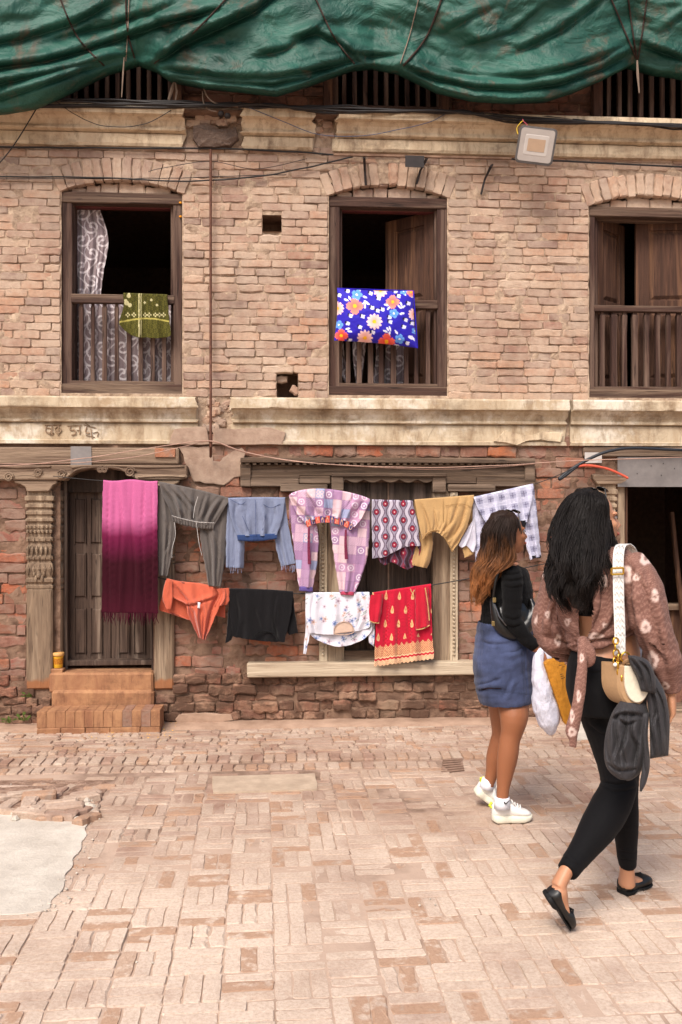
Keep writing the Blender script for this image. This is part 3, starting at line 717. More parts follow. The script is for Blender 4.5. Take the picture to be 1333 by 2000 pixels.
# ---------------------------------------------------------------- top storey under the tarpaulin
attic = wall_sheet(XL, XR, Z_UC1 - .02, 6.5, [rect(130, 128, 342, 208, .12), rect(655, 118, 868, 214, .12), rect(1172, 118, 1420, 246, .12)], .12, .0, .3).build('attic_wall', M['mortar_l'], house)
def at_ex(z, h):
    return [(r[0] - .06, r[1] + .06) for r in (rect(130, 118, 342, 208, .1), rect(655, 118, 868, 214, .1), rect(1172, 118, 1420, 246, .1)) if z < r[3] + .1]
random.seed(9)
brick_mass(lay(Z_UC1 - .02, 5.6, .074, at_ex, (.15, .22), .108, .5, .006, .003, .05), M['brick_a'], attic)
led = MB(); led.box(XL, XR, -.10, .12, Z_UC1 - .03, Z_UC1 - .012, .0); led.build('ledge', M['mortar_l'], house)
for (x0, y0, x1, y1), pitch in (((130, 100, 342, 206), 20.5), ((655, 100, 868, 212), 20.5), ((1172, 100, 1420, 244), 21)):
    g = empty('barred_window', parent=house)
    slab(g, 'frame_post', (x0 - 8, y0, x0 + 6, y1), .085, .16, M['wood_win']); slab(g, 'frame_post', (x1 - 6, y0, x1 + 8, y1), .085, .16, M['wood_win'])
    slab(g, 'sill', (x0 - 12, y1 - 6, x1 + 12, y1 + 8), .06, .17, M['wood_winx'])
    x = x0 + 14
    while x < x1 - 8:
        slab(g, 'bar', (x, y0, x + 8, y1 - 4), .11, .14, M['wood_win'], .003); x += pitch
for px in (345, 640, 868, 1168): slab(house, 'post', (px - 8, 90, px + 10, 226 if px < 900 else 240), .02, .09, M['wood_shut'])

# ---------------------------------------------------------------- carved doorway
dw = empty('doorway', parent=house)
def carved_pillar(parent, xa, xb, y, dpt, mats, ztop_py, zmid_py, zbot_py, plain_only=False):
    x0, x1, zb, zm = rect(xa, zmid_py, xb, zbot_py, y); zt = rect(xa, ztop_py, xb, zmid_py, y)[3]; c = ((x0 + x1) / 2, y + dpt / 2, zm); r = (x1 - x0) / 2; sy = dpt / (x1 - x0)
    m = MB(); m.box(x0 + .004, x1 - .004, y, y + dpt, zb, zm + .002, .003); m.build('post', mats, parent, bevel=.012)
    if plain_only: return
    H = zt - zm
    # base fans, pot, lotus rings and stacked rolls, as on a Newar column
    prof = [(1.0, 0), (1.03, .01), (1.03, .03), (.9, .04), (.9, .05), (1.05, .07), (1.05, .1), (.92, .115), (1.0, .15), (1.06, .2), (.98, .25), (.86, .27), (.86, .285), (1.0, .30), (1.0, .33), (.85, .345), (.9, .38), (.96, .43), (.86, .455), (.84, .475), (1.0, .485), (1.0, .52), (.84, .53), (.84, .56), (.95, .575), (.95, .60), (1.04, .625), (1.0, .645), (.84, .655), (.86, .67), (1.05, .69), (1.05, .71), (.88, .725), (.88, .74), (1.03, .76), (1.03, .785), (.88, .80), (.88, .815), (1.06, .83), (1.06, .86), (.9, .87), (.9, .885), (1.08, .90), (1.1, .94), (.95, .95), (.95, 1.0)]
    m = MB(); P = []
    m.lathe([(r * a, H * b) for a, b in prof], c, 24, sq=True, sy=sy); m.build('column_carving', mats, parent)
    for zr, nn, rr in ((.20, 5, .014), (.40, 6, .012), (.585, 7, .009), (.635, 7, .009), (.50, 5, .008), (.315, 5, .008)):   # petals and beads cut in relief
        for k in range(nn):
            mm = MB(); xx = x0 + (k + .5) / nn * (x1 - x0); mm.lathe([(.001, -.03 * (1.6 if rr > .01 else .5)), (rr * .8, -.012), (rr, .004), (.001, .022 * (1.4 if rr > .01 else .5))], (xx, y + .002 - .004, zm + H * zr), 8); mm.build('carved_petal', mats, parent)
    m = MB()                                   # little seated lion low on the column
    for dx, dz, a, b in ((0, .135, .019, .026), (-.022, .10, .012, .03), (.022, .10, .012, .03), (0, .165, .014, .014), (-.035, .15, .008, .02), (.035, .15, .008, .02)):
        m.lathe([(.001, -b), (a * .8, -b * .6), (a, 0), (a * .8, b * .6), (.001, b)], (c[0] + dx, y - .004, zm + H * dz), 8)
    m.build('carved_lion', mats, parent, smooth=True)
carved_pillar(dw, 50, 104, -.045, .16, M['wood_oldz'], 958, 1150, 1347)
carved_pillar(dw, 100, 122, .05, .10, M['wood_oldz'], 958, 1150, 1347)
carved_pillar(dw, 301, 341, -.045, .16, M['wood_oldz'], 958, 1100, 1347)
def bracket(parent, px, mat, y=-.07):
    m = MB(); pts = [W(a, b, y) for a, b in px]; m.prism([(p.x, p.z) for p in pts], y, y + .17); return m.build('capital', mat, parent, bevel=.006)
bracket(dw, [(26, 938), (112, 938), (112, 944), (104, 948), (96, 960), (52, 960), (50, 952), (40, 946), (30, 944)], M['wood_oldx'])
bracket(dw, [(268, 938), (352, 938), (348, 944), (338, 948), (336, 960), (296, 960), (290, 948), (274, 944)], M['wood_oldx'])
slab(dw, 'lintel_beam', (-560, 873, 350, 906), -.055, .1, M['wood_oldx'], .01, .004)
# arch board with the cusped underside
yb = -.085
top = [(-560, 908), (366, 908)]; und = [(366, 934), (350, 937), (268, 937), (262, 934), (256, 927), (240, 920), (222, 917), (212, 914), (204, 919), (197, 923), (190, 919), (182, 914), (168, 917), (150, 921), (136, 930), (126, 938), (-560, 938)]
P = [W(*p, yb) for p in top + und]; m = MB(); m.prism([(p.x, p.z) for p in P], yb, yb + .12); m.build('arch_board', M['wood_oldx'], dw, bevel=.008)
for cx, cy, r in ((121, 927, 9), (197, 918, 6), (205, 918, 6), (255, 922, 10), (18, 932, 9), (75, 924, 8)):   # scrolls and florets
    m = MB(); c = W(cx, cy, yb); k = .0038
    sp = [c + Vector((math.cos(t) * r * k * (1 - t / 16), -.006, math.sin(t) * r * k * (1 - t / 16))) for t in np.linspace(0, 13, 30)]
    m.tube(sp, [.007] * 30, 6); m.build('scroll', M['wood_oldx'], dw, smooth=True)
for pts in ([(130, 931), (152, 917), (176, 913), (195, 912)], [(207, 912), (230, 914), (246, 921), (262, 931)], [(140, 913), (180, 910), (230, 910), (290, 913), (360, 911)], [(-20, 911), (40, 913), (100, 911)], [(270, 932), (310, 930), (362, 931)]):
    m = MB(); m.tube([Vector(p) for p in smooth_pts([W(*p, yb - .002) for p in pts], 16)], .008, 6); m.build('moulding', M['wood_oldx'], dw, smooth=True)
# door frame and leaves
slab(dw, 'jamb', (117, 925, 132, 1318), .10, .24, M['wood_door']); slab(dw, 'jamb', (296, 925, 303, 1318), .06, .24, M['wood_door']); slab(dw, 'door_head', (110, 905, 306, 962), .13, .24, M['wood_black'])
slab(dw, 'threshold', (124, 1290, 300, 1300), .10, .26, M['wood_door'])
for xa, xb in ((131, 217), (218, 299)):
    lf = slab(dw, 'door_leaf', (xa, 950, xb, 1294), .185, .22, M['wood_door'])
    w = xb - xa
    for c in (.19, .56):
        for y0, y1 in ((975, 1060), (1082, 1165), (1190, 1276)):
            slab(lf, 'door_panel', (xa + w * c, y0, xa + w * (c + .22), y1), .172, .186, M['wood_door'], .010)
            for q in (c - .02, c + .225): slab(lf, 'bead', (xa + w * q, y0 - 2, xa + w * q + 1.6, y1 + 2), .168, .187, M['wood_door'], 0)
# steps
st = MB(); x0, x1, z0, z1 = rect(104, 1296, 300, 1346, -.02)
st.box(x0 - .02, x1 + .0, -.06, .30, z0 - .02, z1 - .06, .006); st.build('threshold_stone', M['ochre'], dw, bevel=.015)
p = [W(106, 1346, -.10), W(300, 1372, -.10)]; st = MB(); st.box(p[0].x - .02, p[1].x, -.10, .06, 0, p[0].z - .015, .008); st.build('upper_step', M['ochre'], dw, bevel=.02)
a, b = G(72, 1437), G(314, 1432); zt = .165
bl = empty('doorstep'); tag(bl, 'ochre plastered brick doorstep below the carved door', 'doorstep')
st = MB(); st.box(a.x, b.x, a.y + .012, -.10, 0, zt - .012, .004); st.build('step_core', M['ochre'], bl, bevel=.01)
n = 13; yb_ = a.y
for k in range(n):
    m = MB(); q0, q1 = lerp(a.x, b.x, k / n), lerp(a.x, b.x, (k + 1) / n); m.box(q0 + .0006, q1 - .0006, yb_ + random.uniform(-.001, .0015), -.102, .052, zt + random.uniform(-.001, .001), .001); m.build('brick', M['ochre'] if k not in (9, 11) else M['brick_l'], bl, bevel=.002)
x = a.x
while x < b.x - .02:
    L = min(random.uniform(.16, .22), b.x - x); m = MB(); m.box(x + .0015, x + L - .0015, yb_ + random.uniform(-.003, .003), -.104, .0, .050, .002); m.build('brick', M['ochre'], bl, bevel=.006); x += L

# ---------------------------------------------------------------- carved blind window in the middle
cw = empty('carved_window', parent=house)
slab(cw, 'dentil_cornice', (470, 894, 1046, 904), -.085, .06, M['wood_darkx'], .004, .003)
for k in range(40):
    px = 480 + k * 14; slab(cw, 'dentil', (px, 904, px + 7, 907.5), -.075, .0, M['wood_darkx'], .001)
slab(cw, 'lintel', (476, 907, 1040, 930), -.030, .06, M['wood_darkx'], .004, .003)
for sgn, o_ in ((1, 0), (-1, 1516)):
    def X(a): return a if sgn == 1 else 1516 - a
    def sl(n, a, b, c, d, y): slab(cw, n, (min(X(a), X(c)), b, max(X(a), X(c)), d), y, .04, M['wood_darkx'], .006, .003)
    sl('frame_end', 470, 905, 490, 950, -.055); sl('stepped_moulding', 488, 934, 584, 950, -.050); sl('stepped_moulding', 548, 946, 640, 961, -.058); sl('stepped_moulding', 486, 928, 586, 935, -.038); sl('stepped_moulding', 584, 930, 646, 945, -.035)
slab(cw, 'inner_lintel', (648, 924, 872, 931), -.062, .06, M['wood_darkx'], .004)
slab(cw, 'inner_post', (648, 930, 672, 962), -.050, .06, M['wood_darkx'], .006); slab(cw, 'inner_post', (846, 930, 872, 962), -.050, .06, M['wood_darkx'], .006)
sc_p = [(672, 929), (846, 929)] + [(846 - k * (174 / 40), 937 + 6 * abs(math.sin(k * math.pi / 8 + .4))) for k in range(41)]
P = [W(*p, -.04) for p in sc_p]; m = MB(); m.prism([(p.x, p.z) for p in P], -.04, .05); m.build('scalloped_board', M['wood_darkx'], cw, bevel=.004)
slab(cw, 'outer_post', (624, 958, 640, 1294), -.03, .06, M['wood_pale']); slab(cw, 'post', (640, 958, 673, 1294), -.015, .07, M['wood_oldz'])
slab(cw, 'post', (846, 958, 880, 1294), -.02, .07, M['wood_oldz']); slab(cw, 'outer_post', (880, 958, 895, 1294), -.04, .06, M['wood_pale'])
for px, y in ((631, -.034), (887, -.044)):
    for k in range(42):
        py = 966 + k * 7.8
        if py > 1285: break
        c = W(px, py, y); m = MB(); m.lathe([(.001, -.012), (.010, -.007), (.012, 0), (.010, .007), (.001, .012)], c, 6); m.build('carved_bead', M['wood_pale'], cw)
for a, b in ((672, 715), (715.5, 757), (761, 803), (803.5, 846)): slab(cw, 'shutter_board', (a, 938, b, 1272), .035 + random.uniform(0, .006), .06, M['wood_black'], .004)
slab(cw, 'centre_gap', (756, 938, 762, 1272), .055, .07, M['room'], 0)
slab(cw, 'bottom_rail', (672, 1270, 848, 1294), .01, .07, M['wood_oldx']); slab(cw, 'sill', (483, 1294, 934, 1321), -.11, .06, M['wood_palex'], .008, .004)
slab(cw, 'sill_block', (934.5, 1294, 1060, 1321), -.105, .06, M['wood_palex'], .008, .004)

# ---------------------------------------------------------------- dark shop doorway at the right
sd = empty('shop_doorway', parent=house)
carved_pillar(sd, 1166, 1206, -.03, .13, M['wood_oldz'], 946, 1130, 1400)
bracket(sd, [(1158, 926), (1228, 930), (1224, 940), (1212, 946), (1168, 946), (1160, 936)], M['wood_oldx'], -.05)
slab(sd, 'door_post', (1207, 940, 1221, 1402), .0, .10, M['wood_oldz']); slab(sd, 'door_post', (1221, 946, 1227, 1402), .03, .13, M['wood_shut'])
slab(sd, 'beam', (1140, 874, 1500, 893), -.03, .1, M['wood_darkx'], .008, .003)
zs = slab(sd, 'zinc_sheet', (1207, 893, 1480, 951), -.05, -.044, M['zinc'], .001)
for cx, cy in ((1245, 925), (1272, 910), (1292, 928), (1296, 905), (1318, 915)): 
    m = MB(); m.lathe([(.004, 0), (.003, -.004), (.001, -.005)], W(cx, cy, -.050), 8, axis='y'); m.build('nail', M['iron'], zs)
slab(sd, 'threshold', (1222, 1385, 1480, 1404), .0, .25, M['wood_oldx'])
slab(sd, 'counter', (1226, 1190, 1480, 1330), .55, .6, M['wood_shut']); slab(sd, 'counter_edge', (1226, 1180, 1480, 1192), .50, .62, M['wood_oldx']); slab(sd, 'bench', (1226, 1302, 1480, 1322), .2, .5, M['wood_oldx']); slab(sd, 'bench_front', (1226, 1322, 1480, 1385), .24, .3, M['brick_a'])
m = MB(); m.tube([W(1312, 1000, .45), W(1335, 1220, .45)], .02, 4); m.build('prop', M['wood_shut'], sd)
for a, b, c, d in ((1230, 1150, 1262, 1164), (1262, 1156, 1290, 1166), (1240, 1164, 1284, 1176)): slab(sd, 'bundle', (a, b, c, d), .52, .6, plain('newspaper bundle', col('#a08d78'), .9, .1), .006, .004)
slab(house, 'metal_plate', (138, 872, 179, 911), -.062, -.056, M['zinc'], .001)['label'] = 'small grey metal plate nailed to the beam'
slab(house, 'paper_notice', (1143, 884, 1176, 904), -.036, -.033, plain('pale paper', col('#b7b0aa'), .9, .1, .1), 0)['label'] = 'faded paper notice beside the black pipe'
slab(house, 'tile', (303, 875, 343, 893), -.068, -.054, M['brick_l'], .003)
# pipe down the wall, iron awning brackets
m = MB(); pts = [W(412, py, -.055 if py < 760 or py > 880 else -.14) for py in (292, 400, 560, 700, 765, 776, 860, 872, 892)]; m.tube(pts, .010, 8); m.build('conduit_pipe', M['rust'], house)
for px, py0, py1 in ((712, 306, 362), (826, 308, 360), (952, 322, 380)):
    m = MB(); d = 3 if px == 712 else -12
    q = [W(px + (0 if px == 712 else 10), py0, -.02), W(px + (0 if px == 712 else 6), py0 + 4, -.14), W(px + d * .4, lerp(py0, py1, .5), -.05), W(px + d, py1, -.015)]
    m.tube(q, .010, 4); m.tube([q[0], q[2]], .007, 4); m.build('iron_bracket', M['iron'], house)
slab(house, 'awning_scrap', (792, 304, 829, 326), -.12, -.112, M['iron'], 0); slab(house, 'awning_strip', (652, 303, 1000, 307), -.11, -.09, M['mortar_l'], .002)
# ================================================================ tarpaulin, ropes, cables, lamp
def tarp_mat():
    s = NB('dirty green tarpaulin', .55, .3)
    c = s.mix(s.ramp(s.noise(2.2, detail=5, rough=.6), [(.35, 0), (.65, 1)]), col('#123b32'), col('#28584b'))
    c = s.mix(s.ramp(s.noise(4.5, s.pos(1, 1, .6), 6, .7, .8), [(.56, 0), (.70, .75)]), c, col('#5c4a3c'))
    c = s.mix(s.ramp(s.noise(14, s.pos(1, 1, 2), 6, .7, .4), [(.60, 0), (.74, .6)]), c, col('#0c2f28'))
    s.base(c)
    p = s.bump(s.math('ADD', s.noise(3.5, s.pos(1.2, 1, 1.6), 4, .55, 1.2), s.math('MULTIPLY', s.ridge(3.2, s.pos(1.1, 1, 1.5), 4, .55, .9), .55)), .05, .7)
    s.bump(s.noise(17, detail=5, rough=.6, dist=1.0), .008, .6, p)
    return s.done()
M['tarp'] = tarp_mat()
TE = [(-300, 190), (-120, 222), (0, 213), (60, 203), (130, 172), (205, 135), (265, 118), (300, 130), (330, 150), (400, 164), (470, 170), (540, 178), (600, 160), (640, 145), (690, 128), (730, 124), (780, 133), (815, 150), (860, 172), (930, 188), (1010, 193), (1075, 190), (1130, 172), (1190, 146), (1238, 122), (1252, 126), (1290, 137), (1333, 142), (1450, 170), (1600, 150)]
TIE = [-420, 265, 730, 1240, 1700]
def t_bulge(u):
    for a, b in zip(TIE, TIE[1:]):
        if a <= u <= b: return math.sin(math.pi * (u - a) / (b - a)) ** .8
    return 0
FOLD = [([(-80, 136), (0, 128), (80, 118), (170, 95), (260, 62), (330, 40), (430, 16)], .06, 9), ([(-80, 170), (0, 160), (90, 140), (180, 118), (250, 105)], .045, 7), ([(-80, 200), (0, 190), (80, 165), (160, 135), (225, 118)], .035, 6), ([(296, 124), (360, 80), (420, 52), (500, 15), (545, -20)], .09, 11),
        ([(310, 130), (420, 146), (520, 150), (600, 138), (690, 116)], .045, 7), ([(330, 146), (430, 158), (530, 163), (620, 146)], .03, 5), ([(560, 72), (620, 62), (670, 85), (705, 118)], .04, 8), ([(790, 126), (850, 150), (930, 168), (1020, 172), (1100, 158), (1180, 130), (1238, 95)], .045, 7), ([(800, 112), (880, 138), (960, 148), (1060, 142), (1150, 118), (1230, 82)], .03, 8),
        ([(1248, 82), (1300, 100), (1360, 122)], .04, 7), ([(680, 98), (720, 106), (790, 103)], .03, 7), ([(120, 70), (230, 42), (340, 6)], .03, 8), ([(860, 62), (910, 36), (970, 8)], .03, 9), ([(1000, 104), (1100, 52), (1190, -16)], .035, 10), ([(480, 112), (560, 92), (640, 36)], .03, 9), ([(-80, 90), (40, 74), (150, 40), (220, 0)], .04, 9), ([(1290, 60), (1330, 30), (1400, 0)], .03, 8), ([(900, 90), (1000, 60), (1060, 10)], .02, 6)]
def fold_y(px, py):
    y = 0
    for pl, A_, w_ in FOLD:
        if not (pl[0][0] - 20 < px < pl[-1][0] + 20): continue
        yy = interp(pl, px); d = py - yy
        if abs(d) > 60: continue
        e = min(1, (px - pl[0][0] + 20) / 60, (pl[-1][0] + 20 - px) / 60); y += e * A_ * (-math.exp(-((d + w_) / (w_ * 1.5)) ** 2) + .9 * math.exp(-((d - w_ * .7) / (w_ * .8)) ** 2))
    return y
def tarp_pt(u, v):
    e = interp(TE, u); py = lerp(e, -190, v); d = (e - py)
    b = t_bulge(u); y = lerp(-.20 - .16 * b, -.42, v ** .8)
    w = math.exp(-d / 110)
    sw = d + 26 * (1 - b) * math.sin(u * .011)                       # creases run with the swag
    y += fold_y(u, py) + .05 * fbm(u / 300, sw / 55, 1.3, 2) * (.35 + w) + .03 * abs(fbm(u / 240 + d / 300, sw / 70, 11.3, 2)) + .014 * fbm(u / 140 + d / 80, sw / 30, 5.1) * (.2 + 1.0 * w)
    y += .06 * fbm(u / 190 + d / 130, d / 110 - u / 300, 8.8, 3)
    return W(u, py, y)
m = MB(); NU, NV = 480, 140; rows = []
us = [lerp(-300, 1600, i / NU) for i in range(NU + 1)]
lip = [[tarp_pt(u, 0) + Vector((0, .03 + .06 * k, .010 * k + .012)) for u in us] for k in (2, 1)]
rows = lip + [[tarp_pt(u, j / NV) for u in us] for j in range(NV + 1)]
m.grid(rows); tarp = m.build('tarpaulin', M['tarp'], smooth=True); tag(tarp, 'large dirty green tarpaulin sagging over the top storey', 'tarpaulin')
tarp.modifiers.new('solid', 'SOLIDIFY').thickness = .004
def on_tarp(px, py, off=.016):
    e = interp(TE, px); v = (e - py) / (e + 190)
    return tarp_pt(px, max(0, min(1, v))) + Vector((0, -off, 0)) if v >= 0 else W(px, py, -.24)
M['rope'] = plain('old dark rope', col('#3a2f2a'), .9, .1); M['string'] = plain('pale string', col('#7d6d60'), .9, .1)
ropes = [([(108, -30), (150, 70), (205, 131)], 'rope slanting over the tarpaulin above the left window', .006), ([(246, -30), (250, 60), (264, 116)], 'dark rope running straight down the tarpaulin left of the long fold', .006), ([(254, -30), (251, 60), (247, 122)], 'pale string hanging beside the straight dark rope', .004),
         ([(470, -30), (385, 60), (302, 126)], 'rope slanting left down to the first gather of the tarpaulin', .006), ([(604, -30), (650, 70), (692, 126)], 'rope crossing the dark fold in the middle of the tarpaulin', .006),
         ([(872, -30), (835, 70), (788, 130)], 'twisted rope slanting down to the middle gather', .008), ([(824, -30), (803, 60), (782, 126)], 'thin string slanting beside the twisted rope', .004),
         ([(1180, -30), (1222, 70), (1242, 118)], 'rope slanting right to the last gather of the tarpaulin', .006), ([(1222, -30), (1234, 60), (1243, 118)], 'rope dropping straight to the last gather', .006), ([(1266, -30), (1254, 60), (1245, 118)], 'rope slanting left to the last gather of the tarpaulin', .006)]
for pts, lab, r in ropes:
    m = MB(); q = smooth_pts(pts, 26); m.tube([on_tarp(*p) for p in q], r, 6); o = m.build('rope', M['string'] if 'string' in lab else M['rope']); tag(o, lab, 'rope', 'ropes tying down the tarpaulin')
m = MB(); m.tube([W(243, 112, -.32), W(241, 140, -.30), W(238, 190, -.28)], [.004, .006, .003], 5, flat=.4); tag(m.build('cloth_strip', M['string']), 'narrow pale strip hanging before the barred attic window', 'cloth strip')
m = MB(); m.tube([W(1245, 118, -.33), W(1246, 145, -.32), W(1249, 182, -.31)], [.006, .010, .004], 6, flat=.5); tag(m.build('rope_end', M['string']), 'frayed pale rope end hanging from the last gather', 'rope')
m = MB(); m.tube([W(342, 155, -.12), W(336, 175, -.13), W(330, 195, -.12)], [.006, .014, .010], 6, flat=.5); m.tube([W(342, 155, -.12), W(346, 178, -.13), W(342, 205, -.12)], [.006, .008, .004], 5); tag(m.build('rag', M['string']), 'knotted rag tied to the attic post', 'rag')
def wire(pts, y, r, name, mat, label, cat='cable', group=None, n=40, jig=.0, seed=0, one=True):
    m = MB(); q = smooth_pts(pts, n); m.tube([W(p[0], p[1], (p[2] if len(p) > 2 else y)) + Vector((0, jig * nz(k * .3, seed, 2), jig * nz(k * .35, seed))) for k, p in enumerate(q)], r, 6)
    o = m.build(name, mat, smooth=True); tag(o, label, cat, group); return o
gB = 'cable bundle above the upper cornice'
for k, (dy, yy) in enumerate(((0, -.14), (4, -.17), (-3, -.15), (7, -.14), (2, -.19), (-6, -.13))):
    wire([(-260 if k % 2 else 100 + 5 * k, 196 + dy), (340, 203 + dy), (520, 207 - dy * .6), (640, 213 + dy), (880, 219 - dy * .4), (1010, 231 + dy), (1333, 247 - dy * .5), (1500, 254 + dy)], yy, .009 if k < 4 else .006, 'cable', M['cable'], 'black cable in the thick bundle lying along the top cornice', 'cable', gB, 60, .02, k)
wire([(-260, 282), (0, 287), (180, 289), (412, 290), (560, 296), (700, 304), (860, 306), (1060, 313), (1333, 326), (1500, 332)], -.03, .007, 'cable', M['cable'], 'thick black cable running just under the upper cornice', 'cable', None, 60, .006, 3)
wire([(-260, 340), (0, 345), (200, 347), (360, 354), (500, 345), (600, 327), (690, 306)], -.035, .006, 'cable', M['cable'], 'black cable crossing above the left window and rising to the cornice', 'cable', None, 50, .004, 5)
wire([(0, 349), (200, 349), (340, 348), (420, 345), (560, 341)], -.03, .003, 'wire', M['cable'], 'thin dark wire beside the cable over the left window', 'wire', None, 40, .004, 6)
wire([(-30, 350), (0, 318), (30, 280), (70, 215)], -.14, .004, 'wire', M['cable'], 'thin dark wire slanting up across the left end of the cornice', 'wire', None, 20)
wire([(105, 195), (150, 225), (190, 243), (240, 248), (290, 240), (335, 215)], -.15, .003, 'wire', M['cable'], 'thin wire looping across the left cornice', 'wire', None, 30, .004)
wire([(880, 217), (840, 238), (780, 253), (700, 266), (620, 262), (560, 240), (480, 207)], -.15, .0028, 'wire', plain('slate blue wire', col('#4c5468'), .6, .3), 'thin slate blue wire sagging across the middle of the cornice', 'wire', None, 30, .003)
wire([(398, 172), (408, 192), (428, 204), (465, 208)], -.17, .006, 'cable', M['string'], 'stiff cream cable stub bending over the cornice gap', 'cable', None, 14)
wire([(396, 178), (398, 200), (408, 214), (424, 218)], -.16, .005, 'cable', M['string'], 'short cream cable stub curling down beside the cornice gap', 'cable', None, 14)
cj = empty('cable_joint'); tag(cj, 'lumpy taped black cable joint on the broken cornice', 'cable joint')
for x, y in ((432, 222), (445, 226), (470, 205)): m = MB(); m.lathe([(.001, -.02), (.02, -.015), (.024, 0), (.018, .015), (.001, .02)], W(x, y, -.16), 8); m.build('taped_lump', M['iron'], cj, smooth=True)
wpink = plain('old pink wire', col('#a98878'), .7, .3)
wire([(-260, 908), (0, 910), (150, 897), (250, 882), (340, 868), (412, 861), (470, 880), (560, 899), (700, 910), (850, 913), (1000, 908), (1115, 900), (1333, 893)], -.16, .0035, 'wire', wpink, 'pink wire dipping from the pipe foot over the carved window', 'wire', None, 60, .003)
wire([(-260, 902), (0, 906), (140, 904), (260, 893), (360, 872), (412, 862), (480, 884), (600, 903), (760, 914), (900, 916), (1050, 906)], -.15, .003, 'wire', wpink, 'second pink wire just below the first across the door beam', 'wire', None, 60, .003, 4)
btube = wire([(1500, 884), (1333, 879), (1240, 875), (1195, 880), (1160, 892), (1120, 914), (1096, 932), (1094, 936), (1108, 926), (1130, 909)], -.10, .012, 'plastic_pipe', plain('black plastic pipe', col('#1c2027'), .45, .4), 'black plastic water pipe arching over the dark doorway', 'pipe', None, 50)
wire([(1128, 911), (1150, 909), (1185, 915), (1212, 926), (1227, 934)], -.10, .010, 'plastic_pipe', plain('orange plastic pipe', col('#c8563f'), .5, .4), 'short orange plastic pipe below the black one', 'pipe', None, 20)
# clothes lines
wire([(104, 930), (200, 939), (310, 943), (448, 974), (560, 972), (615, 957), (722, 977), (925, 970), (1042, 946), (1120, 915)], -.19, .003, 'clothesline', M['cable'], 'upper dark clothesline hung with trousers and scarf', 'clothesline', None, 60)
wire([(300, 1120), (325, 1132), (447, 1152), (572, 1159), (720, 1160), (842, 1143), (960, 1122), (1060, 1102), (1180, 1078)], -.15, .004, 'clothesline', M['cable'], 'lower dark clothesline hung with shirts and a red kurta', 'clothesline', None, 60)
wire([(600, 310), (500, 330), (412, 315), (320, 328), (290, 335)], -.03, .0025, 'wire', M['cable'], 'short slack wire knotted above the left window', 'wire', None, 24)
# floodlight
fl = empty('floodlight'); tag(fl, 'square grey floodlight with frosted glass fixed to the upper cornice', 'floodlight')
cx = W(1047, 285, -.30); th = rad(-8)
FM = Matrix.Translation(cx) @ Matrix.Rotation(rad(-6), 4, 'Z') @ Matrix.Rotation(-th, 4, 'Y') @ Matrix.Rotation(rad(14), 4, 'X')
def rr(w, h, r, n=5):
    out = []
    for sx, sy, a0 in ((1, 1, 0), (-1, 1, 90), (-1, -1, 180), (1, -1, 270)):
        for k in range(n): t = rad(a0 + 90 * k / (n - 1)); out.append((sx * (w - r) + r * math.cos(t), sy * (h - r) + r * math.sin(t)))
    return out
def rr_rows(parent, name, spec_, mat, cap=True, smooth=False):
    m = MB(); rows = [[FM @ Vector((x, y, z)) for x, z in rr(w, h, r)] for w, h, r, y in spec_]; n0 = m.grid(rows, cu=True); n = len(rows[0])
    if cap: m.f.append(tuple(n0 + (len(rows) - 1) * n + i for i in range(n))); m.f.append(tuple(n0 + i for i in range(n)))
    return m.build(name, mat, parent, smooth)
rr_rows(fl, 'housing', [(.09, .08, .02, .05), (.128, .118, .025, .03), (.135, .125, .03, -.004), (.135, .125, .03, -.016), (.122, .112, .022, -.018)], plain('grey painted metal', col('#4b4644'), .5, .4), True)
rr_rows(fl, 'glass', [(.120, .110, .02, -.010), (.120, .110, .02, -.0195)], plain('frosted lamp glass', col('#9d948d'), .35, .5, .05))
rr_rows(fl, 'reflector', [(.085, .070, .012, -.0196), (.080, .066, .01, -.0212)], plain('white reflector', col('#ada59e'), .4, .4, .04)); rr_rows(fl, 'lamp_chip', [(.062, .042, .003, -.0208), (.062, .042, .003, -.0226)], plain('tan lamp chip', col('#a0866e'), .6, .3, .05))
m = MB(); m.tube([FM @ Vector((-.10, .05, .0)), FM @ Vector((-.10, .13, .06)), FM @ Vector((.10, .13, .06)), FM @ Vector((.10, .05, .0))], .008, 4); m.tube([FM @ Vector((0, .13, .06)), cx + Vector((.0, .22, .10))], .012, 6); m.build('mount', M['iron'], fl)
for c_, pts in (('#c9a72f', [(1012, 262), (1010, 250), (1017, 240), (1022, 236)]), ('#b04a5a', [(1026, 250), (1030, 244), (1024, 238), (1021, 233)])):
    m = MB(); m.tube([Vector(p) for p in smooth_pts([W(*p, -.31) for p in pts], 12)], .003, 5); m.build('lead_wire', plain('coloured lead ' + c_, col(c_), .5, .4), fl)
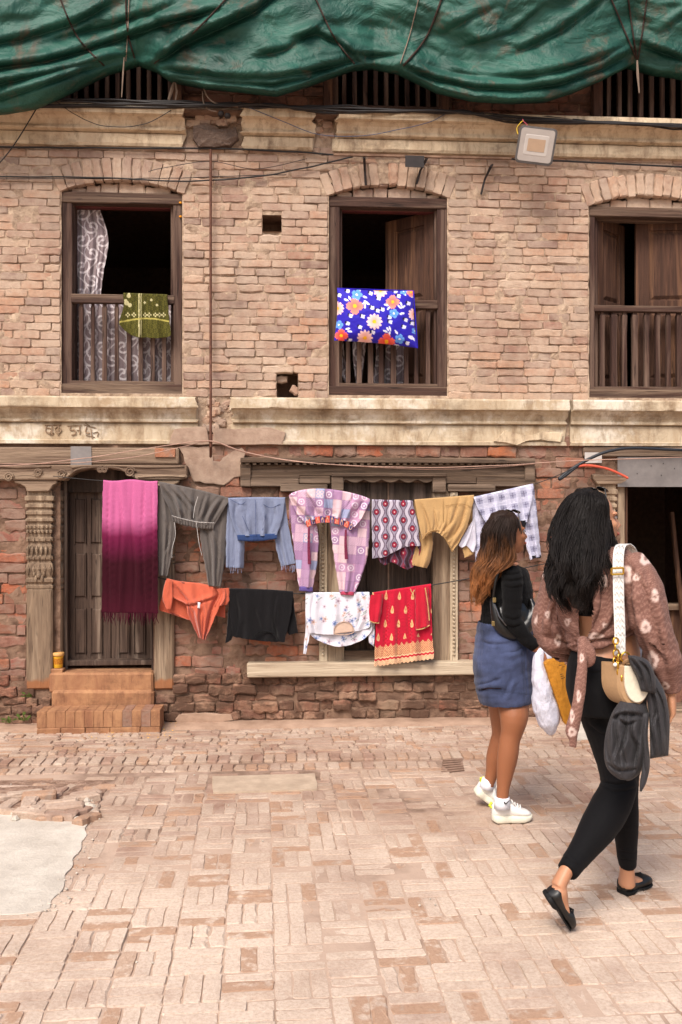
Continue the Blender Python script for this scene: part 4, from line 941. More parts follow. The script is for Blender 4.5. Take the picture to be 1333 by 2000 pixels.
# ================================================================ cloth: woven sheets with printed patterns
class CM:
    def __init__(s): s.p = []
    def sheet(s, L, R, y0, fold, colf, nu=60, nv=60, sag0=None, sag1=None, th=0, wrap=0, taper=None, back=0.02, fl=()):
        """front sheet between a left and a right edge (photo pixels, top to bottom); th > 0 closes it to a hollow leg or sleeve"""
        Ls, Rs = smooth_pts(L, nv), smooth_pts(R, nv); rows = []; cols = []
        U = np.linspace(0, 1, nu)
        for j in range(nv):
            v = j / (nv - 1); row = []; px = Ls[j][0] + (Rs[j][0] - Ls[j][0]) * U; py = Ls[j][1] + (Rs[j][1] - Ls[j][1]) * U
            px = px + np.array([1.3 * nz(y_ * .09, 3.3 + 5 * (u_ > .5), len(s.p)) for u_, y_ in zip(U, py)]) * np.abs(2 * U - 1) ** 2; py = py + (1.6 * v ** 2) * np.array([nz(x_ * .12, 1.1, len(s.p)) for x_ in px])
            if sag0: py = py + np.array([sag0(u) for u in U]) * (1 - v) ** 2
            if sag1: py = py + np.array([sag1(u) for u in U]) * v ** 1.5
            ff = fold_field(px, py, fl) if fl else np.zeros(nu)
            for u, x, y, f_ in zip(U, px, py, ff): row.append(W(x, y, y0 - f_ - fold(u, v) - (th * math.sqrt(max(0, 1 - (2 * u - 1) ** 2)) if th else 0)))
            C = colf(px, py, U, np.full(nu, v))
            if th:
                for u, x, y in list(zip(U, px, py))[-2:0:-1]: row.append(W(x, y, y0 - fold(u, v) * .3 + th * .7 * math.sqrt(max(0, 1 - (2 * u - 1) ** 2))))
                C = np.concatenate([C, C[-2:0:-1]])
            rows.append(row); cols.append(C)
        if wrap:                                # carried over the line and down behind it
            ex = []; r = .012
            for k, (dy, dz) in enumerate(((r * .6, r * .75), (r * 1.4, r * .75), (r * 2, 0), (r * 2 + back, -wrap * .5), (r * 2 + back, -wrap))): ex.append([p + Vector((0, dy, dz)) for p in rows[0]])
            rows = ex[::-1] + rows; cols = [cols[0]] * 5 + cols
        s.p.append((rows, cols, bool(th))); return s
    def build(s, name, mat, parent=None, solid=.0015):
        for rows, cols, cl in s.p:
            m = MB(); m.grid(rows, cu=cl); o = m.build(name[:-1] if len(s.p) > 1 else name, mat, parent, smooth=True, solid=solid, cols=np.concatenate(cols))
        return o
def flat(h, k=1.0):
    c = ncol(h) * k
    return lambda px, py, u, v: np.tile(c, (len(px), 1))
def folds(k, a, ph=0, grow=.6, wob=.6):
    def f(u, v):
        w = wob * v * math.sin(3 * u + ph)
        return 1.7 * a * (1 - grow + grow * v) * (math.sin(6.283 * k * u + ph + w) * .6 + math.sin(6.283 * k * 1.73 * u + ph * 2.3 + 1.5 * w) * .3 + .8 * nz(u * k * 1.3, v * 2.0, ph))
    return f
def mixc(a, b, t): t = np.clip(t, 0, 1)[:, None]; return a * (1 - t) + b * t
YU, YL = -.19, -.15
FAB = cloth_mat('cotton print'); FABs = cloth_mat('smooth print cloth', .75, 500, .0005, .15)
# --- scarf
def scarf_c(px, py, u, v):
    e = 1022 + 9 * np.sin(u * 3.1 + .2) + 3 * np.sin(u * 11)
    c = mixc(ncol('#ba5f8c'), ncol('#6e1a40'), (py - e + 16) / 34); c = mixc(c, ncol('#320714'), (py - e - 10) / 60); return mixc(c, ncol('#3c0a1a'), (py - 1150) / 40)
sf = empty('scarf'); tag(sf, 'long magenta scarf fading from pink, hanging before the carved door', 'scarf', 'washing on the upper line')
c = CM(); c.sheet([(202, 940), (200, 1010), (200, 1100), (199, 1196)], [(308, 941), (308, 1020), (309, 1110), (309, 1198)], YU - .012, folds(3.1, .004, 1.1, .35, 1.5), scarf_c, 110, 90, lambda u: 1.5 * math.sin(9 * u), None, wrap=.55, fl=[([(216, 938), (214, 1050), (216, 1200)], .010, 4), ([(236, 938), (241, 1030), (236, 1110), (233, 1200)], .012, 5), ([(262, 938), (260, 1020), (266, 1120), (262, 1200)], .009, 4), ([(285, 938), (281, 1060), (286, 1200)], .012, 5), ([(299, 938), (300, 1040), (297, 1200)], .008, 3)]); c.build('fabric', cloth_mat('soft wool scarf', .95, 300, .001, .04, crease=.002), sf)
m = MB()
for k in range(42):
    px = 200 + k * 2.62; p = W(px, 1196, YU - .014); L = random.uniform(.055, .095); m.tube([p, p + Vector((random.uniform(-.006, .006), -.004, -L * .5)), p + Vector((random.uniform(-.012, .012), .002, -L))], [.0035, .003, .0015], 4)
m.build('fringe', plain('crimson fringe', col('#3c0a1c'), .95, .1), sf)
# --- grey trousers
GREY = flat('#5c5551'); tr = empty('grey_trousers'); tag(tr, 'grey gathered trousers with white seam threads beside the magenta scarf', 'trousers', 'washing on the upper line')
mg = cloth_mat('grey cotton', .9, 380, .0006, .2, crease=.006)
c = CM()
c.sheet([(309, 948), (307, 1010), (308, 1070), (311, 1124)], [(330, 952), (343, 1010), (340, 1060), (327, 1126)], YU + .03, folds(2, .012, 2), GREY, 40, 60, th=.022, fl=[([(316, 1000), (330, 1040), (322, 1112)], .012, 4), ([(334, 1020), (330, 1060), (322, 1085)], .010, 3)])
c.sheet([(385, 985), (392, 1050), (400, 1100), (408, 1144)], [(447, 980), (443, 1050), (439, 1100), (431, 1146)], YU + .03, folds(2.4, .012, .4), GREY, 46, 60, th=.026, fl=[([(398, 1010), (414, 1070), (417, 1138)], .014, 4), ([(434, 1000), (428, 1080), (421, 1142)], .012, 4), ([(412, 1030), (424, 1060), (436, 1100)], .008, 3)])
c.build('legs', mg, tr)
c = CM(); c.sheet([(311, 943), (318, 968), (329, 990), (338, 1012)], [(448, 975), (441, 990), (430, 1008), (419, 1026)], YU - .012, folds(5, .016, .7, .8, 1.2), GREY, 90, 50, lambda u: -2 * math.sin(3.14 * u), lambda u: 5 * math.sin(3.14 * u), wrap=.2, fl=[([(316, 946), (340, 980), (356, 1010)], .020, 4), ([(332, 950), (362, 984), (376, 1014)], .018, 4), ([(352, 955), (378, 988)], .014, 3), ([(440, 976), (426, 998), (408, 1022)], .020, 4), ([(428, 972), (410, 996), (396, 1020)], .016, 4), ([(404, 966), (396, 990), (388, 1016)], .012, 3)]); c.build('seat_flap', mg, tr)
c = CM(); c.sheet([(336, 1008), (337, 1014), (338, 1019)], [(419, 1022), (418, 1028), (417, 1034)], YU - .018, lambda u, v: .004 * math.sin(90 * u) + .006 * math.sin(3.14 * v), GREY, 90, 6, None, lambda u: 4 * math.sin(3.14 * u)); c.build('waistband', mg, tr)
m = MB(); thr = plain('white seam thread', col('#b9b4b0'), .9, .1)
for pts in ([(336, 1007), (360, 1014), (390, 1020), (419, 1021)], [(387, 970), (381, 990), (378, 1012)], [(341, 1020), (343, 1045), (337, 1070), (336, 1090)], [(384, 1020), (389, 1060), (395, 1085)]): m.tube([Vector(p) for p in smooth_pts([W(*p, YU - .034) for p in pts], 14)], .002, 4)
m.build('seam_thread', thr, tr)
# --- chambray blouse
def chamb(px, py, u, v):
    n = .06 * np.sin(px * 1.9) * np.sin(py * 1.7); return np.clip(ncol('#777f97')[None, :] * (1 + n[:, None]), 0, 1)
bl = empty('chambray_blouse'); tag(bl, 'faded blue cropped blouse with dark hem band between two pairs of trousers', 'blouse', 'washing on the upper line'); mc = cloth_mat('chambray', .95, 300, .001, .2, crease=.007, cscale=14)
c = CM(); c.sheet([(444, 978), (443, 1020), (442, 1060), (442, 1108)], [(470, 985), (476, 1040), (478, 1070), (476, 1110)], YU + .025, folds(1.6, .012, .5), chamb, 24, 40, th=.018)
c.sheet([(530, 1000), (535, 1040), (541, 1075), (549, 1106)], [(557, 978), (563, 1020), (570, 1060), (577, 1101)], YU + .025, folds(1.8, .012, 2.5), chamb, 24, 40, th=.018); c.build('sleeves', mc, bl)
c = CM(); c.sheet([(446, 975), (449, 1000), (457, 1028), (465, 1046)], [(557, 974), (555, 1000), (549, 1024), (542, 1044)], YU - .012, folds(3, .012, 3, .5), chamb, 70, 50, lambda u: -1 * math.sin(3 * u), lambda u: 2 * math.sin(3.1 * u), wrap=.25, fl=[([(466, 978), (462, 1008), (470, 1042)], .014, 4), ([(534, 978), (538, 1008), (530, 1040)], .014, 4), ([(482, 1000), (486, 1044)], .008, 3), ([(512, 1000), (516, 1042)], .008, 3)]); c.build('body', mc, bl)
c = CM(); c.sheet([(464, 1045), (465, 1056)], [(542, 1042), (542, 1052)], YU - .02, lambda u, v: .003 * math.sin(20 * u), flat('#2c3f69'), 40, 4, None, lambda u: 3 * math.sin(3.1 * u)); c.build('hem_band', mc, bl)
m = MB()
for pts in ([(499, 976), (500, 1010), (500, 1046)], [(474, 1008), (481, 1024), (486, 1036)], [(520, 1004), (517, 1022), (513, 1036)], [(450, 975), (470, 985), (480, 980)], [(515, 985), (530, 992), (548, 984)]): m.tube([Vector(p) for p in smooth_pts([W(*p, YU - .026) for p in pts], 10)], .0022, 4)
m.build('seam', plain('blue seam', col('#4d5777'), .9, .1), bl)
m = MB()
for k in range(26):
    px = random.choice([random.uniform(443, 476), random.uniform(549, 577)]); p = W(px, 1104, YU + .01); m.tube([p, p + Vector((random.uniform(-.008, .008), 0, -random.uniform(.02, .06)))], .0012, 3)
m.build('frayed_threads', plain('pale blue thread', col('#8b92ad'), .9, .1), bl)['kind'] = 'stuff'
# --- pink patchwork trousers
def patchwork(px, py, u, v):
    a = rad(4); X = px * math.cos(a) + py * math.sin(a); Y = -px * math.sin(a) + py * math.cos(a); s = 17.5
    i, j = np.floor(X / s), np.floor(Y / s); h = np.mod(np.sin(i * 12.99 + j * 78.2) * 43758.5, 1)
    pal = np.array([ncol(x) for x in ('#b48aa6', '#9a7799', '#989dbb', '#cfb0b8', '#a47ea0', '#c39db2')]); C = pal[(h * 6).astype(int) % 6].copy()
    fx, fy = X / s - i - .5, Y / s - j - .5; r = np.hypot(fx, fy)
    w = h < .28; ring = ((np.abs(r - .30) < .055) | (r < .10)) & w; C[ring] = ncol('#d3c4cf')
    q = (h > .42) & (h < .62); pet = (np.abs(np.hypot(np.abs(fx) - .2, np.abs(fy) - .2) - .16) < .05) & q; C[pet] = ncol('#d6b8ba')
    stp = (h > .75) & (np.mod(X + Y, 5) < 1.3); C[stp] = C[stp] * .75 + .18
    edge = (np.abs(fx) > .47) | (np.abs(fy) > .47); C[edge] = C[edge] * .8
    return C
pk = empty('patchwork_trousers'); tag(pk, 'pink and purple patchwork print trousers with bright waistband and drawstrings', 'trousers', 'washing on the upper line')
c = CM(); c.sheet([(567, 968), (570, 1030), (577, 1090), (584, 1146)], [(600, 985), (621, 1035), (621, 1085), (612, 1148)], YU + .03, folds(1.7, .010, 1), patchwork, 66, 190, th=.024)
c.sheet([(640, 990), (648, 1050), (655, 1105), (664, 1156)], [(723, 980), (723, 1040), (715, 1100), (694, 1157)], YU + .03, folds(2.1, .010, 2), patchwork, 84, 190, th=.028); c.build('legs', FABs, pk)
c = CM(); c.sheet([(565, 971), (573, 990), (584, 1008), (598, 1024)], [(723, 978), (716, 996), (706, 1014), (692, 1030)], YU - .014, folds(5, .018, 1.9, .8, 1.2), patchwork, 170, 80, lambda u: -17 * math.sin(3.14 * u ** .8) ** .7, lambda u: -17 * math.sin(3.14 * u) ** .8, wrap=.2, fl=[([(572, 972), (590, 998), (602, 1016)], .022, 4), ([(598, 960), (614, 984), (621, 1004)], .018, 4), ([(640, 958), (644, 985), (648, 1004)], .014, 4), ([(694, 970), (678, 998), (666, 1016)], .020, 4), ([(714, 980), (697, 1004), (684, 1026)], .022, 4)]); c.build('seat_flap', FABs, pk)
def band_c(px, py, u, v):
    i = np.floor(u * 10); C = np.where((i % 2 == 0)[:, None], ncol('#c8503c')[None], ncol('#3a3768')[None]); f = u * 10 - i - .5; r = np.hypot(f, (v - .5) * .6); C[np.abs(r - .22) < .05] = ncol('#c99a84'); return C
c = CM(); c.sheet([(597, 1019), (601, 1030)], [(692, 1026), (688, 1038)], YU - .022, lambda u, v: .002 * math.sin(60 * u), band_c, 110, 16, lambda u: -15 * math.sin(3.14 * u) ** .8, lambda u: -15 * math.sin(3.14 * u) ** .8); c.build('waistband', FABs, pk)
for n_, (xa, ya, xb, yb) in enumerate(((604, 1030, 605, 1102), (676, 1034, 677, 1092))):
    m = MB(); m.tube([Vector(p) for p in smooth_pts([W(xa, ya, YU - .035), W((xa + xb) / 2 - 1, (ya + yb) / 2, YU - .04), W(xb, yb, YU - .035)], 12)], [.008 + .006 * (k / 11) for k in range(12)], 6, flat=.5); m.build('drawstring', plain('wine red cord', col('#6a2a40'), .9, .1, .5, 90), pk)
for L, R, hx in (((584, 1145, 584, 1154), (612, 1147, 612, 1156), '#5b4a86'), ((664, 1155, 666, 1162), (694, 1156, 692, 1163), '#b0405a')):
    c = CM(); c.sheet([L[:2], L[2:]], [R[:2], R[2:]], YU + .03, lambda u, v: 0, flat(hx), 20, 4, th=.026); c.build('cuff', FABs, pk)
# --- ogee print wrap
def ogee(px, py, u, v, dark=False):
    bg = ncol('#3a1f2a') if dark else ncol('#b8b0bd'); C = np.tile(bg, (len(px), 1)); P = 17.5; H = 32.0
    X = px - 727; ph = 2 * np.pi * py / H; i = np.floor(X / P); par = np.mod(i, 2) * np.pi
    wv = np.sin(ph + par); fx = X / P - i - .5; wd = .26 + .17 * wv
    C[np.abs(np.abs(fx) - wd) < .055] = ncol('#5d4a5c'); C[(np.abs(fx) < wd - .055)] = ncol('#8d8494') if not dark else ncol('#6d2a3a')
    yy = np.mod(py + par / (2 * np.pi) * H - H * .25 + H / 2, H) - H / 2; r = np.hypot(fx * P * 1.15, yy); C[r < 6.3] = ncol('#54243a'); C[r < 4.8] = ncol('#8e1f36'); C[r < 1.6] = ncol('#e0b0b0')
    return C
og = empty('ogee_print_skirt'); tag(og, 'grey skirt with wavy stripes and dark red medallions next to tan trousers', 'skirt', 'washing on the upper line')
c = CM(); c.sheet([(738, 1050), (732, 1068), (742, 1096), (752, 1104)], [(820, 1052), (823, 1068), (818, 1088), (806, 1106)], YU + .02, folds(3, .012, 2.2), lambda a, b, u, v: ogee(a, b, u, v, True), 110, 60, None, lambda u: -6 * math.sin(6 * u)); c.build('lining_flounce', FABs, og)
c = CM(); c.sheet([(727, 978), (727, 1015), (728, 1050), (728, 1090)], [(806, 980), (812, 1000), (818, 1030), (821, 1064)], YU - .012, folds(3.6, .014, .9, .5), ogee, 120, 140, None, lambda u: 4 * math.sin(7 * u), wrap=.2); c.build('front', FABs, og)
# --- tan trousers with a white pocket
TAN = flat('#b08d5f'); tn = empty('tan_trousers'); tag(tn, 'tan gathered trousers with white pocket turned out on the upper line', 'trousers', 'washing on the upper line'); mt = cloth_mat('tan jersey', .9, 420, .0005, .2, crease=.006)
c = CM(); c.sheet([(812, 1040), (812, 1070), (806, 1092), (806, 1104)], [(845, 1040), (846, 1065), (842, 1090), (834, 1110)], YU + .03, folds(1.5, .01, 1), TAN, 24, 30, th=.016); c.sheet([(904, 1060), (905, 1078), (908, 1090)], [(926, 1060), (926, 1078), (922, 1084)], YU + .03, folds(1, .006, 1), TAN, 14, 16, th=.012); c.build('legs', mt, tn)
c = CM(); c.sheet([(926, 1012), (916, 1030), (905, 1048), (896, 1064)], [(928, 1014), (930, 1040), (931, 1060), (927, 1076)], YU + .005, folds(2, .008, 3), flat('#c2bfcb'), 24, 30, None, lambda u: 4 * math.sin(9 * u)); c.build('pocket', cloth_mat('white cotton', .9), tn)
c = CM(); c.sheet([(810, 978), (814, 1000), (820, 1030), (826, 1054)], [(926, 969), (921, 1000), (908, 1040), (884, 1078)], YU - .012, lambda u, v: folds(2, .008, .3, .5)(u, v) + .006 * v ** 3 * math.sin(70 * u) + .02 * math.sin(3.14 * u) * v, TAN, 110, 70, None, lambda u: -26 * math.sin(3.14 * u) ** 1.1, wrap=.2, fl=[([(900, 972), (886, 1018), (862, 1044)], .014, 4), ([(916, 974), (902, 1028), (876, 1060)], .014, 4), ([(824, 980), (838, 1018), (842, 1044)], .012, 4), ([(850, 996), (856, 1034)], .010, 3), ([(880, 986), (876, 1026), (868, 1048)], .012, 4)]); c.build('front', mt, tn)
m = MB()
for pts in ([(866, 974), (866, 1000), (868, 1040)], [(870, 988), (900, 984), (922, 990)]): m.tube([Vector(p) for p in smooth_pts([W(*p, YU - .032) for p in pts], 10)], .002, 4)
m.tube([Vector(p) for p in smooth_pts([W(*p, YU - .034) for p in ((826, 1054), (836, 1040), (855, 1036), (868, 1048), (884, 1077))], 16)], .006, 6); m.build('seam', plain('tan seam', col('#94744c'), .9, .1), tn)
# --- plaid trousers
def plaid(px, py, u, v):
    a = rad(-10); X = px * math.cos(a) + py * math.sin(a); Y = -px * math.sin(a) + py * math.cos(a); C = np.tile(ncol('#a9a8c0'), (len(px), 1)); s = 22.0
    fx, fy = np.mod(X, s) / s, np.mod(Y, s) / s; C[fx < .42] *= .86; C[fy < .42] *= .86
    for q in (.55, .66, .77, .88): C[(np.abs(fx - q) < .022) | (np.abs(fy - q) < .022)] = ncol('#cfcedd')
    cr = ((np.abs(fx - .21) < .03) & (np.abs(fy - .21) < .3)) | ((np.abs(fy - .21) < .03) & (np.abs(fx - .21) < .3)); C[cr] = ncol('#5e5972'); return C
pl = empty('plaid_trousers'); tag(pl, 'lavender and white plaid trousers at the end of the upper line', 'trousers', 'washing on the upper line')
c = CM(); c.sheet([(926, 975), (927, 1020), (928, 1060), (929, 1098)], [(940, 975), (948, 1020), (950, 1060), (948, 1098)], YU + .03, folds(1, .008, 1), plaid, 40, 120, th=.02)
c.sheet([(1004, 960), (1014, 1010), (1024, 1050), (1036, 1094)], [(1043, 950), (1049, 1000), (1053, 1040), (1057, 1086)], YU + .03, folds(1.4, .010, 2), plaid, 60, 140, th=.022); c.build('legs', FAB, pl)
c = CM(); c.sheet([(926, 973), (932, 990), (940, 1004), (950, 1022)], [(1042, 947), (1040, 970), (1036, 995), (1030, 1018)], YU - .012, folds(3, .014, 1.2, .7), plaid, 140, 90, None, lambda u: 5 * math.sin(3 * u), wrap=.2); c.build('seat_flap', FAB, pl)
c = CM(); c.sheet([(1000, 1018), (1004, 1034)], [(1030, 1016), (1026, 1030)], YU - .02, lambda u, v: .005 * math.sin(30 * u), flat('#17151a'), 24, 6); c.build('waistband', FAB, pl)
c = CM(); c.sheet([(1037, 1086), (1038, 1092)], [(1057, 1083), (1057, 1089)], YU + .03, lambda u, v: 0, flat('#1d1a20'), 16, 4, th=.024); c.build('cuff', FAB, pl)
# ---------------------------------------------------------------- lower line
ORG = flat('#bb5a41'); ot = empty('orange_shirt'); tag(ot, 'coral orange shirt bunched to a point below the grey trousers', 'shirt', 'washing on the lower line'); mo = cloth_mat('coral jersey', .9, 420, .0005, .25, crease=.008, cscale=12)
c = CM(); c.sheet([(326, 1136), (317, 1165), (312, 1190), (330, 1197), (360, 1207)], [(420, 1150), (400, 1180), (392, 1200), (392, 1215), (394, 1222)], YL + .02, folds(2, .010, 3), ORG, 40, 40); c.build('back', mo, ot)
c = CM(); c.sheet([(326, 1132), (336, 1164), (362, 1180), (370, 1205), (388, 1246)], [(440, 1152), (436, 1170), (424, 1196), (414, 1220), (401, 1250)], YL - .012, lambda u, v: folds(3, .018, .4, .6, 1.4)(u, v) + .03 * v * math.sin(3.14 * u), ORG, 80, 80, lambda u: 1.5 * math.sin(8 * u), None, wrap=.2, fl=[([(340, 1138), (362, 1166), (380, 1200), (393, 1244)], .022, 4), ([(434, 1156), (416, 1190), (401, 1242)], .020, 4), ([(394, 1160), (400, 1200), (397, 1244)], .012, 3), ([(346, 1176), (372, 1181), (402, 1172), (428, 1164)], .014, 3)]); c.build('front', mo, ot)
c = CM(); c.sheet([(325, 1133), (319, 1150), (319, 1172), (326, 1190)], [(337, 1136), (338, 1155), (337, 1175), (334, 1190)], YL - .03, folds(1, .006, 1), ORG, 16, 26, th=.014); c.sheet([(424, 1150), (428, 1160), (426, 1172), (418, 1184)], [(448, 1148), (449, 1160), (448, 1172), (444, 1182)], YL - .01, folds(2, .012, 1), ORG, 22, 22, th=.016); c.build('sleeves', mo, ot)
c = CM(); c.sheet([(387, 1176), (386, 1188)], [(392, 1177), (391, 1189)], YL - .055, lambda u, v: 0, flat('#d8d3d6'), 5, 5); c.build('care_label', FAB, ot)
BLK = flat('#0f0d0f'); bt = empty('black_shirt'); tag(bt, 'black shirt hanging upside down on the lower line', 'shirt', 'washing on the lower line'); mb = cloth_mat('black jersey', .9, 420, .0005, .15, crease=.008, cscale=10)
c = CM(); c.sheet([(448, 1154), (447, 1190), (444, 1225), (441, 1256)], [(470, 1160), (470, 1190), (464, 1225), (452, 1250)], YL + .02, folds(1, .008, 1), BLK, 16, 30, th=.012); c.sheet([(545, 1170), (550, 1200), (556, 1225), (566, 1240)], [(573, 1160), (576, 1195), (580, 1220), (582, 1236)], YL + .02, folds(1, .008, 1), BLK, 16, 30, th=.012); c.build('sleeves', mb, bt)
c = CM(); c.sheet([(447, 1152), (449, 1185), (452, 1215), (454, 1243)], [(573, 1158), (570, 1190), (563, 1225), (556, 1254)], YL - .012, folds(3, .010, 2, .5), BLK, 70, 50, lambda u: -1.5 * math.sin(3 * u), lambda u: 3 * math.sin(3.1 * u), wrap=.25, fl=[([(462, 1158), (468, 1200), (462, 1246)], .012, 4), ([(542, 1160), (536, 1206), (546, 1252)], .014, 4), ([(500, 1190), (512, 1230)], .008, 4)]); c.build('body', mb, bt)
m = MB(); m.tube([Vector(p) for p in smooth_pts([W(*p, YL - .03) for p in ((497, 1246), (505, 1236), (525, 1234), (538, 1240), (543, 1250))], 16)], .005, 6); m.build('collar', mb, bt)
# white floral blouse
_rf = np.random.RandomState(3); FLW = [(_rf.uniform(590, 735), _rf.uniform(1158, 1280), _rf.uniform(3, 7.5), _rf.randint(3)) for _ in range(75)]
def floral(px, py, u, v):
    C = np.tile(ncol('#d5d2da'), (len(px), 1)); pal = [ncol('#6f86b8'), ncol('#cfa898'), ncol('#b59aa8')]
    for x, y, r, k in FLW:
        d = np.hypot(px - x, py - y); t = np.arctan2(py - y, px - x); q = d < r * (.72 + .28 * np.cos(5 * t)); C[q] = C[q] * .35 + pal[k] * .65
        q = d < r * .3; C[q] = pal[k] * .55
    for x, y, r, k in FLW[::2]:
        d = np.abs((px - x - r) * .7 + (py - y - r)); q = (d < 1.0) & (np.hypot(px - x - r, py - y - r) < r); C[q] = ncol('#8d9a94')
    return C
fb = empty('floral_blouse'); tag(fb, 'white blouse with small blue and peach flowers on the lower line', 'blouse', 'washing on the lower line')
c = CM(); c.sheet([(597, 1162), (600, 1200), (596, 1240), (593, 1277)], [(614, 1170), (616, 1205), (606, 1240), (597, 1278)], YL + .02, folds(1, .008, 1), floral, 30, 80, th=.012); c.sheet([(716, 1190), (718, 1215), (720, 1240), (722, 1256)], [(730, 1190), (732, 1215), (732, 1240), (731, 1262)], YL + .02, folds(1, .006, 1), floral, 24, 60, th=.012); c.build('sleeves', FAB, fb)
c = CM(); c.sheet([(600, 1200), (602, 1225), (607, 1240), (616, 1248)], [(722, 1200), (728, 1220), (724, 1236), (712, 1248)], YL + .006, folds(2, .008, 2), floral, 110, 60, None, lambda u: 15 * math.sin(3.14 * u)); c.build('back', FAB, fb)
c = CM(); c.sheet([(597, 1160), (598, 1185), (599, 1210), (602, 1236)], [(722, 1159), (724, 1185), (726, 1200), (722, 1226)], YL - .012, folds(3, .010, .2, .5), floral, 130, 90, None, lambda u: 8 * math.sin(3.14 * u), wrap=.25, fl=[([(616, 1162), (612, 1200), (620, 1240)], .012, 4), ([(702, 1162), (708, 1196), (700, 1228)], .014, 4), ([(650, 1164), (656, 1212)], .010, 4)]); c.build('front', FAB, fb)
def blob_c(px, py, u, v): return np.tile(ncol('#c7ab98'), (len(px), 1))
c = CM(); c.sheet([(654, 1238), (655, 1226), (662, 1218), (672, 1215)], [(690, 1234), (689, 1224), (683, 1218), (674, 1215)], YL - .026, lambda u, v: 0, blob_c, 20, 14); c.build('neck_facing', FAB, fb)
m = MB(); m.tube([Vector(p) for p in smooth_pts([W(*p, YL - .032) for p in ((653, 1238), (654, 1226), (662, 1217), (674, 1214), (685, 1218), (691, 1228), (690, 1236), (672, 1240), (653, 1238))], 26)], .0028, 5); m.build('neck_edge', plain('peach binding', col('#b79a86'), .9, .1), fb)
# red kurta
def kurta(px, py, u, v):
    C = np.tile(ncol('#b3132f'), (len(px), 1)); g = ncol('#d6a878'); g2 = ncol('#e0bb92')
    row = np.floor((py - 1150) / 27); X = px - 742 + np.mod(row, 2) * 13 + (py - 1150) * .03; fx = np.mod(X, 26) - 13; fy = np.mod(py - 1150, 27) - 13.5
    tear = np.hypot(fx / (2.6 + .22 * fy), fy / 8.0); q = (tear < 1) & (v < .66); C[q] = g; C[(tear < .4) & (v < .66)] = ncol('#b88a50')
    top = .70 + .035 * np.abs(np.sin(u * 34)); q = (v > top) & (v < .86); C[q] = g * .92; lace = q & (np.sin(px * 1.5) * np.sin(py * 1.4) > .25); C[lace] = ncol('#a8283a')
    C[(v > .86) & (v < .875)] = g2; C[(v > .875) & (v < .90)] = ncol('#b8152f'); q = v > .90; C[q] = g2; lace = q & (np.sin(px * 1.8) * np.sin(py * 1.8) > .5); C[lace] = ncol('#b05a50')
    return C
ku = empty('red_kurta'); tag(ku, 'red kurta with gold teardrop embroidery and gold border on the lower line', 'kurta', 'washing on the lower line'); mk = cloth_mat('red viscose', .85, 420, .0005, .2, crease=.006)
c = CM(); c.sheet([(728, 1160), (734, 1210), (733, 1255), (731, 1300)], [(843, 1143), (843, 1190), (845, 1240), (848, 1285)], YL - .012, folds(3.2, .012, .8, .6), kurta, 150, 180, None, lambda u: 2.5 * abs(math.sin(u * 47)), wrap=.25, fl=[([(762, 1160), (758, 1220), (752, 1298)], .014, 5), ([(798, 1156), (802, 1220), (808, 1292)], .014, 5), ([(780, 1200), (778, 1296)], .010, 4)]); c.build('body', mk, ku)
c = CM(); c.sheet([(725, 1162), (722, 1180), (722, 1195), (723, 1213)], [(748, 1160), (748, 1175), (745, 1195), (741, 1217)], YL - .035, folds(1.4, .008, 1), flat('#b3172f'), 22, 30, th=.012); c.sheet([(812, 1148), (812, 1180), (812, 1205), (813, 1230)], [(836, 1146), (838, 1170), (840, 1195), (840, 1222)], YL - .035, folds(1.4, .008, 2), flat('#b3172f'), 22, 36, th=.012); c.build('sleeves', mk, ku)
mge = plain('gold edging', col('#b98f60'), .7, .3)
for pts in ([(722, 1212), (730, 1216), (741, 1217)], [(813, 1230), (826, 1228), (840, 1221)], [(831, 1148), (836, 1180), (839, 1212)], [(802, 1150), (806, 1158), (810, 1152)]): m = MB(); m.tube([Vector(p) for p in smooth_pts([W(*p, YL - .050) for p in pts], 10)], .004, 5); m.build('gold_edging', mge, ku)
# pegs are not used: clothes are folded over the line
# ---------------------------------------------------------------- window things
def damask(px, py, u, v):
    C = np.tile(ncol('#8a7a7c'), (len(px), 1)); w, h = 40., 52.
    for ox, oy, sg in ((0, 0, 1), (20, 26, -1)):
        fx = (np.mod(px + ox, w) - w / 2) * sg; fy = np.mod(py + oy, h) - h / 2; r = np.hypot(fx, fy) + 1e-6; t = np.arctan2(fy, fx)
        sp = np.mod(t / (2 * np.pi) - r / 11.5, 1); C[(r < 16) & (sp < .34)] = ncol('#d8cfd0')
        C[np.abs(fx - 9 * np.sin(fy * .12)) < 1.6] = ncol('#cfc5c6')
    return C
mcur = cloth_mat('damask curtain', .6, 420, .0004, .3)
cu = empty('lace_curtain'); tag(cu, 'mauve and white scroll patterned curtain in the left window', 'curtain', 'damask curtains in the windows')
c = CM(); c.sheet([(144, 410), (142, 470), (141, 530), (141, 580)], [(196, 410), (212, 470), (203, 530), (197, 580)], .17, folds(4, .02, .6, .3), damask, 80, 170); c.build('upper_drape', mcur, cu)
c = CM(); c.sheet([(139, 592), (139, 650), (139, 700), (139, 746)], [(340, 592), (340, 650), (340, 700), (340, 746)], .19, folds(9, .022, 1.6, .3), damask, 220, 160); c.build('lower_drape', mcur, cu)
m = MB(); m.tube([W(140, 408, .17), W(342, 404, .17)], .004, 6); m.build('curtain_wire', M['iron'], cu)
cu = empty('lace_curtain'); tag(cu, 'torn scroll patterned curtain behind the balusters under the blue pillow', 'curtain', 'damask curtains in the windows')
